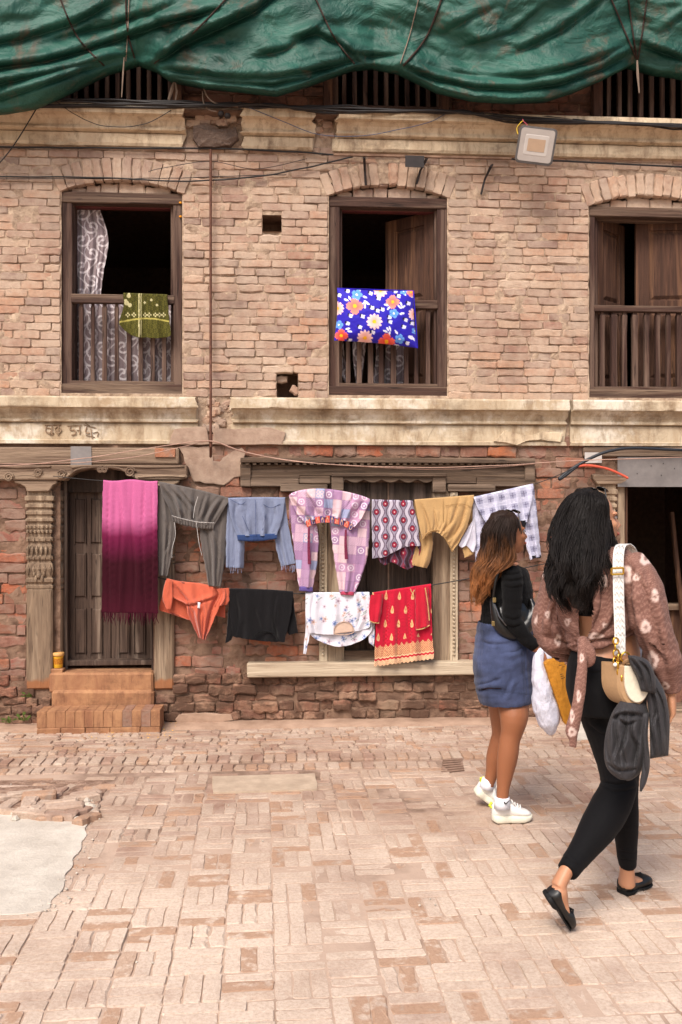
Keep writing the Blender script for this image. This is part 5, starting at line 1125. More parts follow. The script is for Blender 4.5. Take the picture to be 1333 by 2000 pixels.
for L, R, ph in (([(663, 655), (666, 700), (664, 725), (676, 748)], [(670, 655), (674, 700), (684, 730), (682, 748)], 1), ([(690, 660), (690, 700), (696, 749)], [(716, 660), (712, 700), (706, 749)], 2), ([(736, 660), (733, 710), (726, 749)], [(748, 660), (745, 710), (745, 749)], 3), ([(756, 660), (752, 710), (751, 749)], [(764, 660), (766, 710), (764, 749)], 4), ([(772, 660), (773, 749)], [(790, 660), (788, 749)], 5)):
    c = CM(); c.sheet(L, R, .17 + .01 * ph, folds(1.5, .012, ph), damask, 40, 100); c.build('drape', mcur, cu)
# olive cloth on the rail
def olive(px, py, u, v):
    C = np.tile(ncol('#45421a'), (len(px), 1)); n = np.sin(px * .9 + 3 * np.sin(py * .35)) * np.sin(py * .8 + 2 * np.sin(px * .3)); C[n > .35] = ncol('#565220'); C[n < -.5] = ncol('#36340f'); g = ncol('#bdb486')
    C[np.abs(px - 272) < 1.0] = g; C[np.abs(px - 276) < .8] = g * .8
    e = 629 - 7 * np.sin(u * 3); C[np.abs(py - e) < 1.6] = ncol('#a59a50'); C[(py > e + 2)] *= 1.15
    for x, y, r in ((252, 578, 4), (248, 592, 4.5), (254, 596, 4), (246, 587, 3)): C[np.hypot(px - x, py - y) < r] = g * .95
    for x, y in ((283, 591), (296, 586), (307, 596)): C[(np.abs(px - x) + np.abs(py - y)) < 3] = g
    for x in (250, 262, 284, 292, 304, 312, 320):
        for dx, dy in ((0, 0), (-3, -3), (3, -3), (0, -6)): C[np.hypot((px - x - dx) * 1.2, py - 622 - dy + 4) < 1.7] = g
    return C
oc = empty('olive_cloth'); tag(oc, 'olive green embroidered cloth over the rail of the left window', 'cloth')
c = CM(); c.sheet([(241, 574), (242, 595), (237, 615), (233, 634)], [(327, 577), (329, 600), (331, 625), (335, 651)], -.02, folds(3, .010, .6, .7), olive, 110, 90, None, lambda u: 22 * math.sin(1.57 * min(1, u * 2.6)) * (1 - u) ** .35, wrap=.10, back=.06); c.build('fabric', FAB, oc)
# pillow
PF = [('d', 283, 1172, 0), ]
def pz(x, y): return 640 + x / 6.665, 540 + y / 6.665
FLOW = [('r', 356, 385, 110), ('r', 850, 330, 88), ('p', 612, 587, 105), ('p', 488, 800, 105), ('R', 180, 770, 88), ('R', 770, 850, 108), ('p', 690, 180, 95), ('b', 383, 238, 72), ('b', 865, 480, 62), ('b', 148, 628, 60), ('b', 940, 815, 66), ('p', 130, 415, 90), ('p', 1135, 490, 85), ('b', 990, 190, 50), ('r', 1090, 205, 60), ('b', 1140, 710, 45)]
SQ = [(268, 190), (408, 178), (566, 220), (670, 285), (890, 198), (928, 255), (1058, 352), (586, 408), (656, 445), (720, 430), (305, 512), (462, 520), (815, 532), (820, 592), (1022, 567), (268, 612), (428, 660), (1000, 658), (1108, 612), (596, 728), (294, 832), (1042, 870), (158, 245)]
LF = [(290, 282, 60), (245, 305, 20), (488, 268, 20), (500, 330, 25), (520, 350, 20), (470, 350, 150), (490, 385, 95), (765, 370, 10), (800, 410, 130), (960, 360, 70), (940, 395, 45), (985, 395, 150), (970, 483, 170), (265, 680, 170), (290, 715, 12), (785, 685, 60), (815, 680, 70), (755, 712, 25), (805, 742, 110), (895, 722, 55), (1085, 780, 10), (1080, 800, 30), (1120, 810, 60), (900, 895, 5), (1000, 228, 30), (1090, 250, 50)]
def pillow_c(px, py, u, v):
    X = (px - 640) * 6.665; Y = (py - 540) * 6.665; C = np.tile(ncol('#2b1fa8'), (len(px), 1))
    for x, y in SQ:
        q = (np.abs((X - x + 26) * .95 + (Y - y - 4) * .3) < 20) & (np.abs((Y - y + 14) * .95 - (X - x + 26) * .3) < 20); C[q] = ncol('#140f33')
        q = (np.abs((X - x) * .95 + (Y - y) * .25) < 22) & (np.abs((Y - y) * .95 - (X - x) * .25) < 22); C[q] = ncol('#dddcf2')
    for x, y, a in LF:
        a = rad(a); p = (X - x) * math.cos(a) + (Y - y) * math.sin(a); q_ = -(X - x) * math.sin(a) + (Y - y) * math.cos(a); q = (p / 32) ** 2 + (q_ / 13) ** 2 < 1; C[q] = ncol('#e2e2f4')
    for k, x, y, R in FLOW:
        r = np.hypot(X - x, Y - y); t = np.arctan2(Y - y, X - x)
        if k == 'p': e = R * (.72 + .28 * np.abs(np.cos(6 * t))); ca_, cb = ncol('#f2a08e'), ncol('#f7d0d2')
        elif k == 'b': e = R * (.62 + .38 * np.abs(np.cos(2.5 * t)) ** .6); ca_, cb = ncol('#3b7fd8'), ncol('#6fa4ea')
        else: e = R * (.55 + .45 * np.abs(np.cos(2 * t)) ** .5 - .05 * np.cos(16 * t)); ca_, cb = (ncol('#e0302c'), ncol('#ef6a5a')) if k == 'R' else (ncol('#ee5a50'), ncol('#f49080'))
        q = r < e; C[q] = mixc(ca_, cb, r / R)[q]
        q = r < R * (.24 if k != 'b' else .22); C[q] = ncol('#f2b21e') if k != 'b' else ncol('#e6ecf4')
    return C
pw_ = empty('pillow'); tag(pw_, 'bright blue floral pillow leaning on the rail of the middle window', 'pillow')
m = MB(); nu, nv = 120, 90; c0, c1, c2, c3 = (659, 563), (808, 568), (816, 680), (653, 665); vs = []; cs = []
for side in (0, 1):
    rows = []
    for j in range(nv):
        v = j / (nv - 1); px = []; py = []; row = []
        for i in range(nu):
            u = i / (nu - 1); pu = u + .022 * math.sin(2 * math.pi * u) * 0; bx = .018 * math.sin(math.pi * v); by = .02 * math.sin(math.pi * u)
            uu = lerp(u, .5, bx * 2) ; vv = lerp(v, .5, by * 2)
            x = lerp(lerp(c0[0], c1[0], uu), lerp(c3[0], c2[0], uu), vv); y = lerp(lerp(c0[1], c1[1], uu), lerp(c3[1], c2[1], uu), vv)
            th = .10 * (max(0, 1 - abs(2 * u - 1) ** 2.6) ** .7) * (max(0, 1 - abs(2 * v - 1) ** 2.6) ** .7) + .006 * fbm(u * 5, v * 5, 2) * min(1, 8 * u, 8 * (1 - u), 8 * v, 8 * (1 - v))
            px.append(x); py.append(y); row.append(W(x, y, -.075 + .06 * (1 - v) * .6 - (th if side == 0 else -th * .8)))
        rows.append(row); cs.append(pillow_c(np.array(px), np.array(py), None, None))
    m.grid(rows)
m.build('cover', cloth_mat('satin print', .6, 500, .0003, .1, crease=.003), pw_, smooth=True, cols=np.concatenate(cs))
m = MB(); ring = [W(lerp(c0[0], c1[0], t), lerp(c0[1], c1[1], t), -.035) for t in np.linspace(0, 1, 10)] + [W(lerp(c1[0], c2[0], t), lerp(c1[1], c2[1], t), -.055) for t in np.linspace(0, 1, 10)]; m.tube(ring, .004, 5); m.build('piping', plain('blue piping', col('#2b1fa8'), .8, .1), pw_)
# little tub in the doorway, weeds and petals
tb = empty('yellow_tub'); tag(tb, 'small yellow plastic tub with lid inside the carved doorway', 'tub'); c0 = W(114, 1304, .0)
m = MB(); m.lathe([(.030, 0), (.033, .004), (.037, .085), (.038, .09)], c0, 20); m.build('body', plain('yellow plastic', col('#d7a52c'), .45, .4, .1), tb, smooth=True); m = MB(); m.lathe([(.043, .088), (.044, .094), (.044, .108), (.04, .112), (.001, .113)], c0, 20); m.build('lid', plain('tan plastic lid', col('#c59458'), .5, .4, .1), tb, smooth=True)
m = MB(); m.lathe([(.0347, .028), (.0372, .072)], c0, 20); m.build('printed_band', plain('amber printed band', col('#a86a1c'), .5, .3, .6, 90), tb)
m = MB(); m.box(c0.x - .05, c0.x + .045, c0.y - .045, c0.y + .05, c0.z - .055, c0.z - .001, .005); tag(m.build('loose_brick', M['ochre'], bevel=.006), 'loose brick carrying the yellow tub in the doorway', 'brick')
mg_ = plain('weed green', col('#55682c'), .7, .3, .35, 60)
for n_, (px, py, y, k, lab) in enumerate(((62, 1362, -.07, 7, 'tiny weed growing from the plinth joint left of the doorstep'), (48, 1408, -.09, 16, 'leafy weed at the wall foot left of the doorstep'), (20, 1412, -.09, 9, 'low weed at the wall foot near the picture edge'))):
    p = W(px, py, y); m = MB()
    for i in range(k):
        d = Vector((random.uniform(-1, 1), random.uniform(-.9, 0), random.uniform(.2, 1))).normalized(); L = random.uniform(.015, .055); e = p + d * L; s_ = Vector((d.z, 0, -d.x)).normalized() * random.uniform(.004, .009)
        m.tube([p, e], .0014, 3); m.add([e - d * .008, e + s_ + d * .01, e + d * .03, e - s_ + d * .01], [(0, 1, 2, 3)])
    tag(m.build('weed', mg_), lab, 'weed', 'weeds at the foot of the wall')
m = MB()
for k in range(70):
    x, y = random.choice([(210, 1432), (300, 1436), (312, 1420), (320, 1438), (180, 1440)]); p = G(x + random.gauss(0, 14), y + random.gauss(0, 5), AP + .010); a = random.uniform(0, 6); s_ = random.uniform(.004, .009)
    if y + 0 > 0 and not (a_ if False else False): m.add([p + Vector((math.cos(a + t) * s_, math.sin(a + t) * s_ * .6, random.uniform(0, .004))) for t in (0, 1.6, 3.1, 4.7)], [(0, 1, 2, 3)])
o = m.build('petal_litter', plain('marigold petals', col('#d9a23a'), .8, .2)); tag(o, 'scattered yellow flower petals round the doorstep', 'petals', kind='stuff')
# ================================================================ the two women
Rv = Vector((CP, -SP, 0)); Fv = Vector((SP, CP, 0)); Uv = Vector((0, 0, 1))
def loft(m, rings, n=20, power=2.0):
    """rings: (centre, half-width along the picture, half-depth); tangent-aligned ellipses"""
    P = []; cs = [r[0] for r in rings]
    for i, (c, a, b) in enumerate(rings):
        t = cs[min(i + 1, len(cs) - 1)] - cs[max(i - 1, 0)]; t.normalize()
        x = Rv - t * Rv.dot(t)
        if x.length < .25: x = Uv - t * Uv.dot(t)
        x.normalize(); y = t.cross(x); row = []
        for k in range(n):
            th = 2 * math.pi * k / n; cx, sx = math.cos(th), math.sin(th)
            row.append(c + x * a * math.copysign(abs(cx) ** (2 / power), cx) + y * b * math.copysign(abs(sx) ** (2 / power), sx))
        P.append(row)
    n0 = m.grid(P, cu=True); m.f.append(tuple(n0 + k for k in range(n - 1, -1, -1))); e = n0 + (len(P) - 1) * n; m.f.append(tuple(e + k for k in range(n)))
def limb(m, spec, d0, n=20, sub=4, power=2.0):
    """spec rows: px, py, depth offset (m), half-width (px), half-depth (m)"""
    q = smooth_pts(spec, (len(spec) - 1) * sub + 1)
    loft(m, [(Q(a[0], a[1], d0 + a[2]), a[3] * (d0 + a[2]) / F, max(.002, a[4])) for a in q], n, power)
def ellip(m, c, ax, ay, az, n=16, M3=None):
    P = []
    for j in range(n // 2 + 1):
        th = math.pi * j / (n // 2); row = []
        for k in range(n):
            ph = 2 * math.pi * k / n; v = Vector((ax * math.sin(th) * math.cos(ph), ay * math.sin(th) * math.sin(ph), az * math.cos(th))); row.append(c + (M3 @ v if M3 is not None else v))
        P.append(row)
    m.grid(P, cu=True)
def fuse(m, name, mat, parent, voxel=.006, it=6, disp=None, colf=None, cut=None, fac=.5, fl=()):
    me = bpy.data.meshes.new(name); me.from_pydata([tuple(v) for v in m.v], [], m.f)
    bm = bmesh.new(); bm.from_mesh(me); bmesh.ops.remove_doubles(bm, verts=bm.verts, dist=1e-5); bmesh.ops.recalc_face_normals(bm, faces=bm.faces); bm.to_mesh(me); bm.free()
    t = bpy.data.objects.new('tmp', me); coll.objects.link(t)
    r = t.modifiers.new('r', 'REMESH'); r.mode = 'VOXEL'; r.voxel_size = voxel; s = t.modifiers.new('s', 'SMOOTH'); s.iterations = it; s.factor = fac
    dg = bpy.context.evaluated_depsgraph_get(); ev = t.evaluated_get(dg); out = bpy.data.meshes.new_from_object(ev); out.name = name
    bpy.data.objects.remove(t); bpy.data.meshes.remove(me)
    if disp or cut or fl:
        bm = bmesh.new(); bm.from_mesh(out); bm.normal_update()
        if fl:
            co = np.array([v.co[:] for v in bm.verts]); X_, Y_, _d = pxpy(co); off = fold_field(X_, Y_, fl)
            for v, o_ in zip(bm.verts, off): v.co += v.normal * float(o_)
            bm.normal_update()
        if disp:
            mv = [(v, v.normal * disp(v.co, v.normal)) for v in bm.verts]
            for v, d in mv: v.co += d
            bm.normal_update()
        if cut: bmesh.ops.delete(bm, geom=[f for f in bm.faces if cut(f.calc_center_median(), f.normal)], context='FACES')
        bm.to_mesh(out); bm.free()
    if colf:
        ca = out.color_attributes.new('Col', 'FLOAT_COLOR', 'POINT'); co = np.zeros(len(out.vertices) * 3); out.vertices.foreach_get('co', co)
        a = np.ones((len(out.vertices), 4), dtype=np.float32); a[:, :3] = colf(co.reshape(-1, 3)); ca.data.foreach_set('color', a.ravel())
    out.shade_smooth(); out.materials.clear(); out.materials.append(mat)
    o = bpy.data.objects.new(name, out); link(o, parent); return o
def pxpy(co):
    d = co - np.array(CAM); dep = d[:, 0] * SP + d[:, 1] * CP
    return 666.5 + F * (d[:, 0] * CP - d[:, 1] * SP) / dep, 1000 - F * d[:, 2] / dep, dep
def skin_mat(name, c):
    s = NB(name, .48, .4); n = s.noise(9, detail=4)
    s.base(s.mix(n, tuple(x * .86 for x in c), tuple(min(1, x * 1.08) for x in c))); s.b.inputs['Subsurface Weight'].default_value = .12; s.b.inputs['Subsurface Radius'].default_value = (.02, .008, .004)
    s.bump(s.noise(160, detail=3), .0006); return s.done()
def frame3(fwd):
    f = Vector(fwd).normalized(); r = f.cross(Uv).normalized(); u = r.cross(f); return Matrix((r, f, u)).transposed()       # columns: right, forward, up
def head_parts(m, c, M3, s=1.0):
    e = lambda x, y, z, a, b, d, n=16: ellip(m, c + M3 @ (Vector((x, y, z)) * s), a * s, b * s, d * s, n, M3)
    e(0, -.012, .030, .074, .093, .085, 24); e(0, .028, -.025, .058, .062, .080, 20); e(0, .052, -.078, .034, .036, .030); e(0, .075, -.022, .034, .022, .05); e(0, .012, -.060, .052, .055, .045)
    P = [(0, .088, .012, .008), (0, .098, -.008, .010), (0, .110, -.026, .013), (0, .098, -.034, .011)]
    loft(m, [(c + M3 @ (Vector(p[:3]) * s), p[3] * s, p[3] * s) for p in P], 10)
    for sx in (-1, 1):
        e(sx * .014, .096, -.032, .009, .009, .008, 8); e(sx * .075, -.005, -.012, .009, .020, .031, 12); e(sx * .036, .070, .022, .024, .016, .008, 10); e(sx * .040, .062, -.020, .020, .020, .018, 10)
    e(0, .092, -.052, .021, .010, .006, 10); e(0, .090, -.061, .019, .010, .007, 10)
def face_bits(parent, c, M3, s=1.0):
    for sx in (-1, 1):
        m = MB(); ellip(m, c + M3 @ (Vector((sx * .031, .078, .006)) * s), .010 * s, .008 * s, .006 * s, 12, M3); m.build('eye', plain('eye white', col('#b5a89f'), .3, .5, .02), parent, smooth=True)
        m = MB(); ellip(m, c + M3 @ (Vector((sx * .031, .0865, .006)) * s), .0055 * s, .003 * s, .0055 * s, 10, M3); m.build('iris', plain('dark iris', col('#1d120c'), .2, .5, .02), parent, smooth=True)
        m = MB(); m.tube([c + M3 @ (Vector((sx * x, y, z)) * s) for x, y, z in ((.014, .092, .026), (.030, .088, .031), (.048, .072, .026))], [.002, .003, .0015], 5); m.build('eyebrow', M['hair_b'], parent)
    m = MB(); ellip(m, c + M3 @ (Vector((0, .099, -.0565)) * s), .022 * s, .006 * s, .0085 * s, 12, M3); m.build('lips', plain('lips', col('#a0584e'), .5, .4, .05), parent, smooth=True)
def hand(m, wrist, d, palm_n, L=.175, curl=.5, spread=.12, flip=1):
    """palm, four fingers and a thumb; d: pointing direction, palm_n: where the palm faces"""
    d = Vector(d).normalized(); pn = (Vector(palm_n) - d * Vector(palm_n).dot(d)).normalized(); sd = d.cross(pn) * flip; k = L / .175
    def ring_row(pts, n=12): loft_free(m, pts, n)
    rows = []
    for t, w, h in ((-.02, .024, .019), (0, .025, .018), (.03, .034, .017), (.06, .040, .016), (.085, .041, .014), (.096, .038, .011)):
        c = wrist + d * t * k; rows.append([c + sd * w * k * math.cos(a) + pn * h * k * math.sin(a) for a in np.linspace(0, 2 * math.pi, 14, endpoint=False)])
    n0 = m.grid(rows, cu=True); m.f.append(tuple(n0 + i for i in range(14))); m.f.append(tuple(n0 + 5 * 14 + i for i in range(14)))
    for i, (off, ln, r) in enumerate(((-.031, .066, .0082), (-.010, .076, .0086), (.011, .072, .0084), (.031, .056, .0074))):
        b = wrist + d * .085 * k + sd * off * k; dd = (d + sd * off / .03 * spread).normalized(); pts = [b]; a = .12
        for seg, fr in enumerate((.45, .32, .23)):
            a += curl * (.55, .8, .5)[seg]; pts.append(pts[-1] + (dd * math.cos(a) + pn * math.sin(a)) * ln * fr * k * 1.05)
        q = smooth_pts(pts, 10); m.tube([Vector(p) for p in q], [r * k * (1.0 - .25 * (j / 9) - (.35 if j == 9 else 0)) for j in range(10)], 8)
    b = wrist + d * .02 * k - sd * .026 * k; pts = [b, b + (d * .035 - sd * .022 + pn * .012) * k, b + (d * .066 - sd * .026 + pn * .026) * k, b + (d * .092 - sd * .020 + pn * .036) * k]
    m.tube([Vector(p) for p in smooth_pts(pts, 9)], [.0125 * k, .012 * k, .0115 * k, .011 * k, .0105 * k, .010 * k, .0095 * k, .009 * k, .006 * k], 8)
def hair_mat(name, root, tip, zr, zt):
    s = NB(name, .58, .18); zz = s.sep(s.g.outputs['Position'], 2)
    f = s.math('DIVIDE', s.math('SUBTRACT', zr, zz), zr - zt); f = s.math('ADD', f, s.math('MULTIPLY', s.math('SUBTRACT', s.noise(30, s.pos(1, 1, .25), 3), .5), .9))
    c = s.mix(s.ramp(f, [(.28, 0), (.9, 1)]), root, tip); c = s.mix(s.ramp(s.noise(120, s.pos(1, 1, .15), 3), [(.4, 0), (.65, .5)]), c, tuple(min(1, x * 1.8 + .01) for x in root)); s.base(c); return s.done()
def hair(name, parent, mat, rings, d0, excl, nst, seed, wave=.012, thick=.0014, wn=3.0):
    """strands grown in locks along the rings (px,py,off,hw_px,hd) from crown to tips, none across the face"""
    rn = random.Random(seed); q = smooth_pts(rings, 30); m = MB(); lo, hi = excl; nl = 60
    locks = [dict(ph=rn.uniform(hi, lo + 360), r=rn.uniform(.80, 1.10) if k > 12 else rn.uniform(.5, .8), p=rn.uniform(0, 6.28), fr=rn.uniform(.75, 1.2), end=rn.uniform(.70, 1.0), dj=rn.uniform(-.3, .3), a=rn.uniform(.6, 1.4)) for k in range(nl)]
    for i in range(nst):
        L = locks[i % nl]; sp = rn.gauss(0, 7); rr_ = L['r'] * rn.uniform(.93, 1.03); end = L['end'] * rn.uniform(.9, 1.02); ph1 = L['p'] + rn.gauss(0, .35); pts = []
        for k in range(24):
            t = min(.999, k / 23 * end); j = t * 29; a = int(min(j, 28)); p = q[a] + (q[a + 1] - q[a]) * (j - a)
            w = min(1, max(0, t - .12) * 1.8); wv = wave * L['a'] * w * math.sin(wn * 6.283 * t * L['fr'] + ph1)
            tight = 1.6 if t < .3 else lerp(1.6, .75, min(1, (t - .3) / .5)); pp = rad(min(max(L['ph'] + sp * tight, hi), lo + 360)) + L['dj'] * t
            rq = max(rr_, .95) if t < .35 else lerp(max(rr_, .95), rr_, min(1, (t - .35) / .2))
            pts.append(Q(p[0], p[1], d0 + p[2]) + Rv * (math.cos(pp) * p[3] * rq * d0 / F + wv) + Fv * (math.sin(pp) * p[4] * rq + wv * .6))
        m.tube(pts, [thick * rn.uniform(.8, 1.2) * (1 if k < 18 else (24 - k) / 6) + .0003 for k in range(24)], 3, cap=False)
    return m.build(name, mat, parent, smooth=True)
def shoe_frame(heel, toe, up=(0, 0, 1)):
    x = (Vector(toe) - Vector(heel)); L = x.length; x.normalize(); z = Vector(up) - x * Vector(up).dot(x); z.normalize(); y = z.cross(x)
    return Matrix(((x.x, y.x, z.x, heel.x), (x.y, y.y, z.y, heel.y), (x.z, y.z, z.z, heel.z), (0, 0, 0, 1))), L
def foot_width(t): return interp([(0, .0), (.02, .6), (.08, .84), (.2, .9), (.4, .80), (.6, .95), (.75, 1.0), (.88, .85), (.96, .55), (1, 0)], t)
def shoe_loft(M4, L, wmax, prof, n=26, power=3.0, z0=0.0):
    """prof: (t, z_bottom, z_top) along the foot"""
    m = MB(); rows = []
    for k in range(n):
        t = .002 + .996 * (.5 - .5 * math.cos(math.pi * k / (n - 1))); w = max(.004, foot_width(t) * wmax); zb = interp([(p[0], p[1]) for p in prof], t); zt = interp([(p[0], p[2]) for p in prof], t)
        row = []
        for a in np.linspace(0, 2 * math.pi, 20, endpoint=False):
            cx, sx = math.cos(a), math.sin(a); row.append(M4 @ Vector((t * L, w * math.copysign(abs(cx) ** (2 / power), cx), (zb + zt) / 2 + (zt - zb) / 2 * math.copysign(abs(sx) ** (2 / power), sx))))
        rows.append(row)
    n0 = m.grid(rows, cu=True); m.f.append(tuple(n0 + i for i in range(20))); m.f.append(tuple(n0 + (n - 1) * 20 + i for i in range(20))); return m
def sneaker(parent, heel, toe, up=(0, 0, 1)):
    M4, L = shoe_frame(heel, toe, up); wh = plain('white leather', col('#e3dfd8'), .5, .4, .04, 40); so = plain('off-white rubber', col('#d6d0bd'), .6, .3, .06, 30)
    s = empty('shoe', parent=parent)
    shoe_loft(M4, L, .047, [(0, .012, .040), (.1, .0, .044), (.75, .0, .038), (.9, .008, .036), (1, .022, .034)], power=4).build('sole', so, s, smooth=True)
    shoe_loft(M4, L * .97, .043, [(0, .03, .085), (.05, .03, .098), (.2, .03, .092), (.32, .03, .090), (.45, .03, .102), (.6, .03, .085), (.75, .03, .066), (.9, .03, .056), (1, .03, .042)], power=2.4).build('upper', wh, s, smooth=True)
    m = MB()
    for k in range(5):
        t = .42 + k * .065; z = interp([(.42, .104), (.6, .087), (.75, .07)], t); m.tube([M4 @ Vector((t * L, -.022, z - .008)), M4 @ Vector((t * L + .004, 0, z + .004)), M4 @ Vector((t * L, .022, z - .008))], .0035, 5)
    m.tube([M4 @ Vector((.40 * L, -.01, .108)), M4 @ Vector((.44 * L, -.03, .118)), M4 @ Vector((.52 * L, -.036, .09))], .003, 5); m.build('laces', wh, s, smooth=True)
    m = MB(); m.tube([M4 @ Vector((.0, 0, .072)), M4 @ Vector((-.012, 0, .085)), M4 @ Vector((.0, 0, .10))], .006, 6); m.build('heel_tab', plain('lime tab', col('#c3d13a'), .6, .3), s)
def flat_shoe(parent, heel, toe, up):
    M4, L = shoe_frame(heel, toe, up); bk = plain('black leather', col('#131211'), .42, .45, .2, 60)
    s = empty('shoe', parent=parent)
    shoe_loft(M4, L, .041, [(0, .006, .020), (.05, .0, .022), (.28, .0, .022), (.31, .014, .022), (.6, .006, .014), (1, .006, .014)], power=4).build('sole', plain('dark heel rubber', col('#0c0b0b'), .7, .3), s)
    m = shoe_loft(M4, L, .040, [(0, .012, .058), (.06, .012, .066), (.2, .012, .054), (.4, .012, .046), (.6, .012, .046), (.68, .012, .056), (.85, .012, .048), (1, .012, .026)], power=2.6); m.build('upper', bk, s, smooth=True)
    m = MB(); m.tube([M4 @ Vector((.66 * L, -.03, .044)), M4 @ Vector((.68 * L, 0, .06)), M4 @ Vector((.66 * L, .03, .044))], .004, 5); m.build('trim', bk, s)
M['skin_a'] = skin_mat('warm brown skin', col('#915c3e')); M['skin_b'] = skin_mat('light brown skin', col('#b27f60'))
M['hair_b'] = hair_mat('black wavy hair', col('#100b09'), col('#1f1612'), CH + .1, CH - .6)
M['hair_a'] = hair_mat('brown hair with copper ends', col('#22150e'), col('#a0663a'), CH - .02, CH - .40)
black_knit = cloth_mat('black knit', .95, 260, .001, .03, col('#0b0a0b'), crease=.006, cscale=16)

# ---------------------------------------------------------------- far woman: black top, denim skirt
dA = 4.52
pa = empty('person'); tag(pa, 'woman in black top and denim mini skirt walking beside the wall', 'person', 'two women walking past')
hA = Q(991, 1042, dA + .02); fA = (Rv * .93 + Fv * .36); HA = frame3(fA + Uv * .06)
m = MB(); head_parts(m, hA, HA, .98)
limb(m, [(986, 1055, .02, 17, .05), (984, 1090, .02, 16, .046), (984, 1112, .02, 20, .06)], dA)
limb(m, [(984, 1104, .02, 22, .07), (986, 1120, .02, 40, .13), (988, 1150, .02, 43, .14), (986, 1190, .02, 42, .12), (984, 1222, .02, 42, .12), (983, 1262, .02, 50, .15), (984, 1310, .02, 52, .16), (988, 1345, .02, 46, .15)], dA)
limb(m, [(1000, 1118, -.13, 17, .045), (1000, 1160, -.15, 16, .042), (999, 1212, -.16, 14, .038)], dA); limb(m, [(999, 1208, -.16, 14, .038), (1022, 1240, -.17, 12, .034), (1049, 1268, -.18, 9, .026)], dA)
limb(m, [(990, 1118, .17, 17, .045), (996, 1165, .20, 15, .04), (1004, 1205, .22, 13, .036), (1024, 1232, .24, 11, .03), (1040, 1245, .24, 8, .024)], dA)
hand(m, Q(1049, 1268, dA - .18), Rv * .75 - Uv * .6, -Rv * .3 - Uv * .7 + Fv * .3, .16, .75, .05); hand(m, Q(1040, 1245, dA + .24), Rv * .7 - Uv * .7, -Fv, .16, .5, .08, -1)
limb(m, [(1002, 1330, -.03, 34, .085), (1003, 1370, -.05, 31, .082), (1004, 1400, -.08, 28, .078), (1000, 1430, -.08, 21.5, .062), (996, 1446, -.08, 20, .056), (992, 1475, -.075, 20.5, .056), (987, 1510, -.07, 16.5, .046), (983, 1540, -.07, 12.5, .036), (981, 1572, -.07, 12, .034)], dA)
limb(m, [(984, 1330, .10, 36, .10), (984, 1380, .12, 30, .085), (982, 1430, .14, 21, .06), (976, 1452, .15, 19, .055), (968, 1480, .17, 18, .052), (961, 1510, .18, 12, .036), (954, 1536, .19, 11, .034)], dA)
fuse(m, 'body', M['skin_a'], pa, .0055, 5); face_bits(pa, hA, HA, .98)
nA = 'top'
def fold_n(amp, sx, sz, seed): return lambda c, n: amp * fbm(c.x * sx + c.y * sx, c.z * sz, seed, 3)
m = MB()
limb(m, [(985, 1106, .02, 26, .085), (986, 1118, .02, 42, .135), (990, 1140, .02, 45, .148), (991, 1165, .02, 49, .15), (988, 1195, .02, 46, .135), (986, 1226, .02, 47, .135)], dA)
limb(m, [(1000, 1112, -.115, 17, .045), (1001, 1135, -.14, 20, .055), (1001, 1165, -.15, 18.5, .05), (1000, 1212, -.16, 17, .045)], dA); limb(m, [(998, 1205, -.16, 16, .044), (1022, 1240, -.17, 14, .04), (1047, 1264, -.18, 11, .032)], dA)
limb(m, [(990, 1114, .15, 17, .045), (996, 1165, .20, 18, .05), (1004, 1205, .22, 16, .042), (1024, 1232, .24, 13, .036), (1038, 1243, .24, 11, .03)], dA)
fuse(m, nA, black_knit, pa, .006, 5, lambda c, n: .003 * fbm(c.x * 6, c.z * 30, 3, 3) + .003, fl=[([(982, 1118), (1000, 1121), (1018, 1116)], .006, 2.5), ([(982, 1130), (1000, 1133), (1020, 1128)], .006, 2.5), ([(984, 1143), (1002, 1146), (1020, 1142)], .005, 2.5), ([(984, 1200), (1000, 1208), (1016, 1204)], .006, 2.5), ([(986, 1214), (1004, 1222), (1020, 1216)], .006, 2.5), ([(942, 1170), (965, 1178), (980, 1172)], .005, 3), ([(940, 1195), (962, 1203), (978, 1200)], .005, 3)])
den = cloth_mat('blue denim', .9, 300, .0012, .1, None, crease=.006, cscale=10)
def denim_c(co):
    px, py, _ = pxpy(co); C = np.tile(ncol('#3c4460'), (len(co), 1)); f = np.array([fbm(c_[0] * 14, c_[2] * 10, c_[1] * 14, 4) for c_ in co]); C *= (1 + .55 * f)[:, None]
    hem = 1366 - (1040 - px) * .10; q = (np.abs(py - hem + 9) < 1.2) | (np.abs(px - 1020 - (py - 1290) * .06) < .9) | (np.abs(py - 1232) < .8); C[q] *= .72; return C
m = MB(); limb(m, [(987, 1216, .02, 51, .142), (986, 1240, .02, 54, .155), (985, 1275, .02, 57.5, .172), (984, 1310, .02, 57.5, .178), (987, 1340, .02, 55, .178), (990, 1368, .02, 52, .174)], dA, 40)
fuse(m, 'skirt', den, pa, .006, 4, lambda c, n: .007 * fbm(c.x * 6 + c.z * 4, c.z * 16 - c.x * 6, 3, 3) + .003, denim_c, cut=lambda c, n: n.z < -.75 or (n.z > .8), fl=[([(932, 1336), (955, 1331), (980, 1322)], .008, 4), ([(934, 1348), (958, 1342), (990, 1346)], .008, 4), ([(1004, 1325), (994, 1346), (986, 1364)], .008, 4), ([(940, 1248), (965, 1256), (1000, 1252)], .006, 4), ([(1030, 1260), (1010, 1275), (985, 1278)], .006, 4), ([(1022, 1232), (1026, 1300), (1032, 1364)], .004, 2)])
sa = empty('hair', parent=pa)
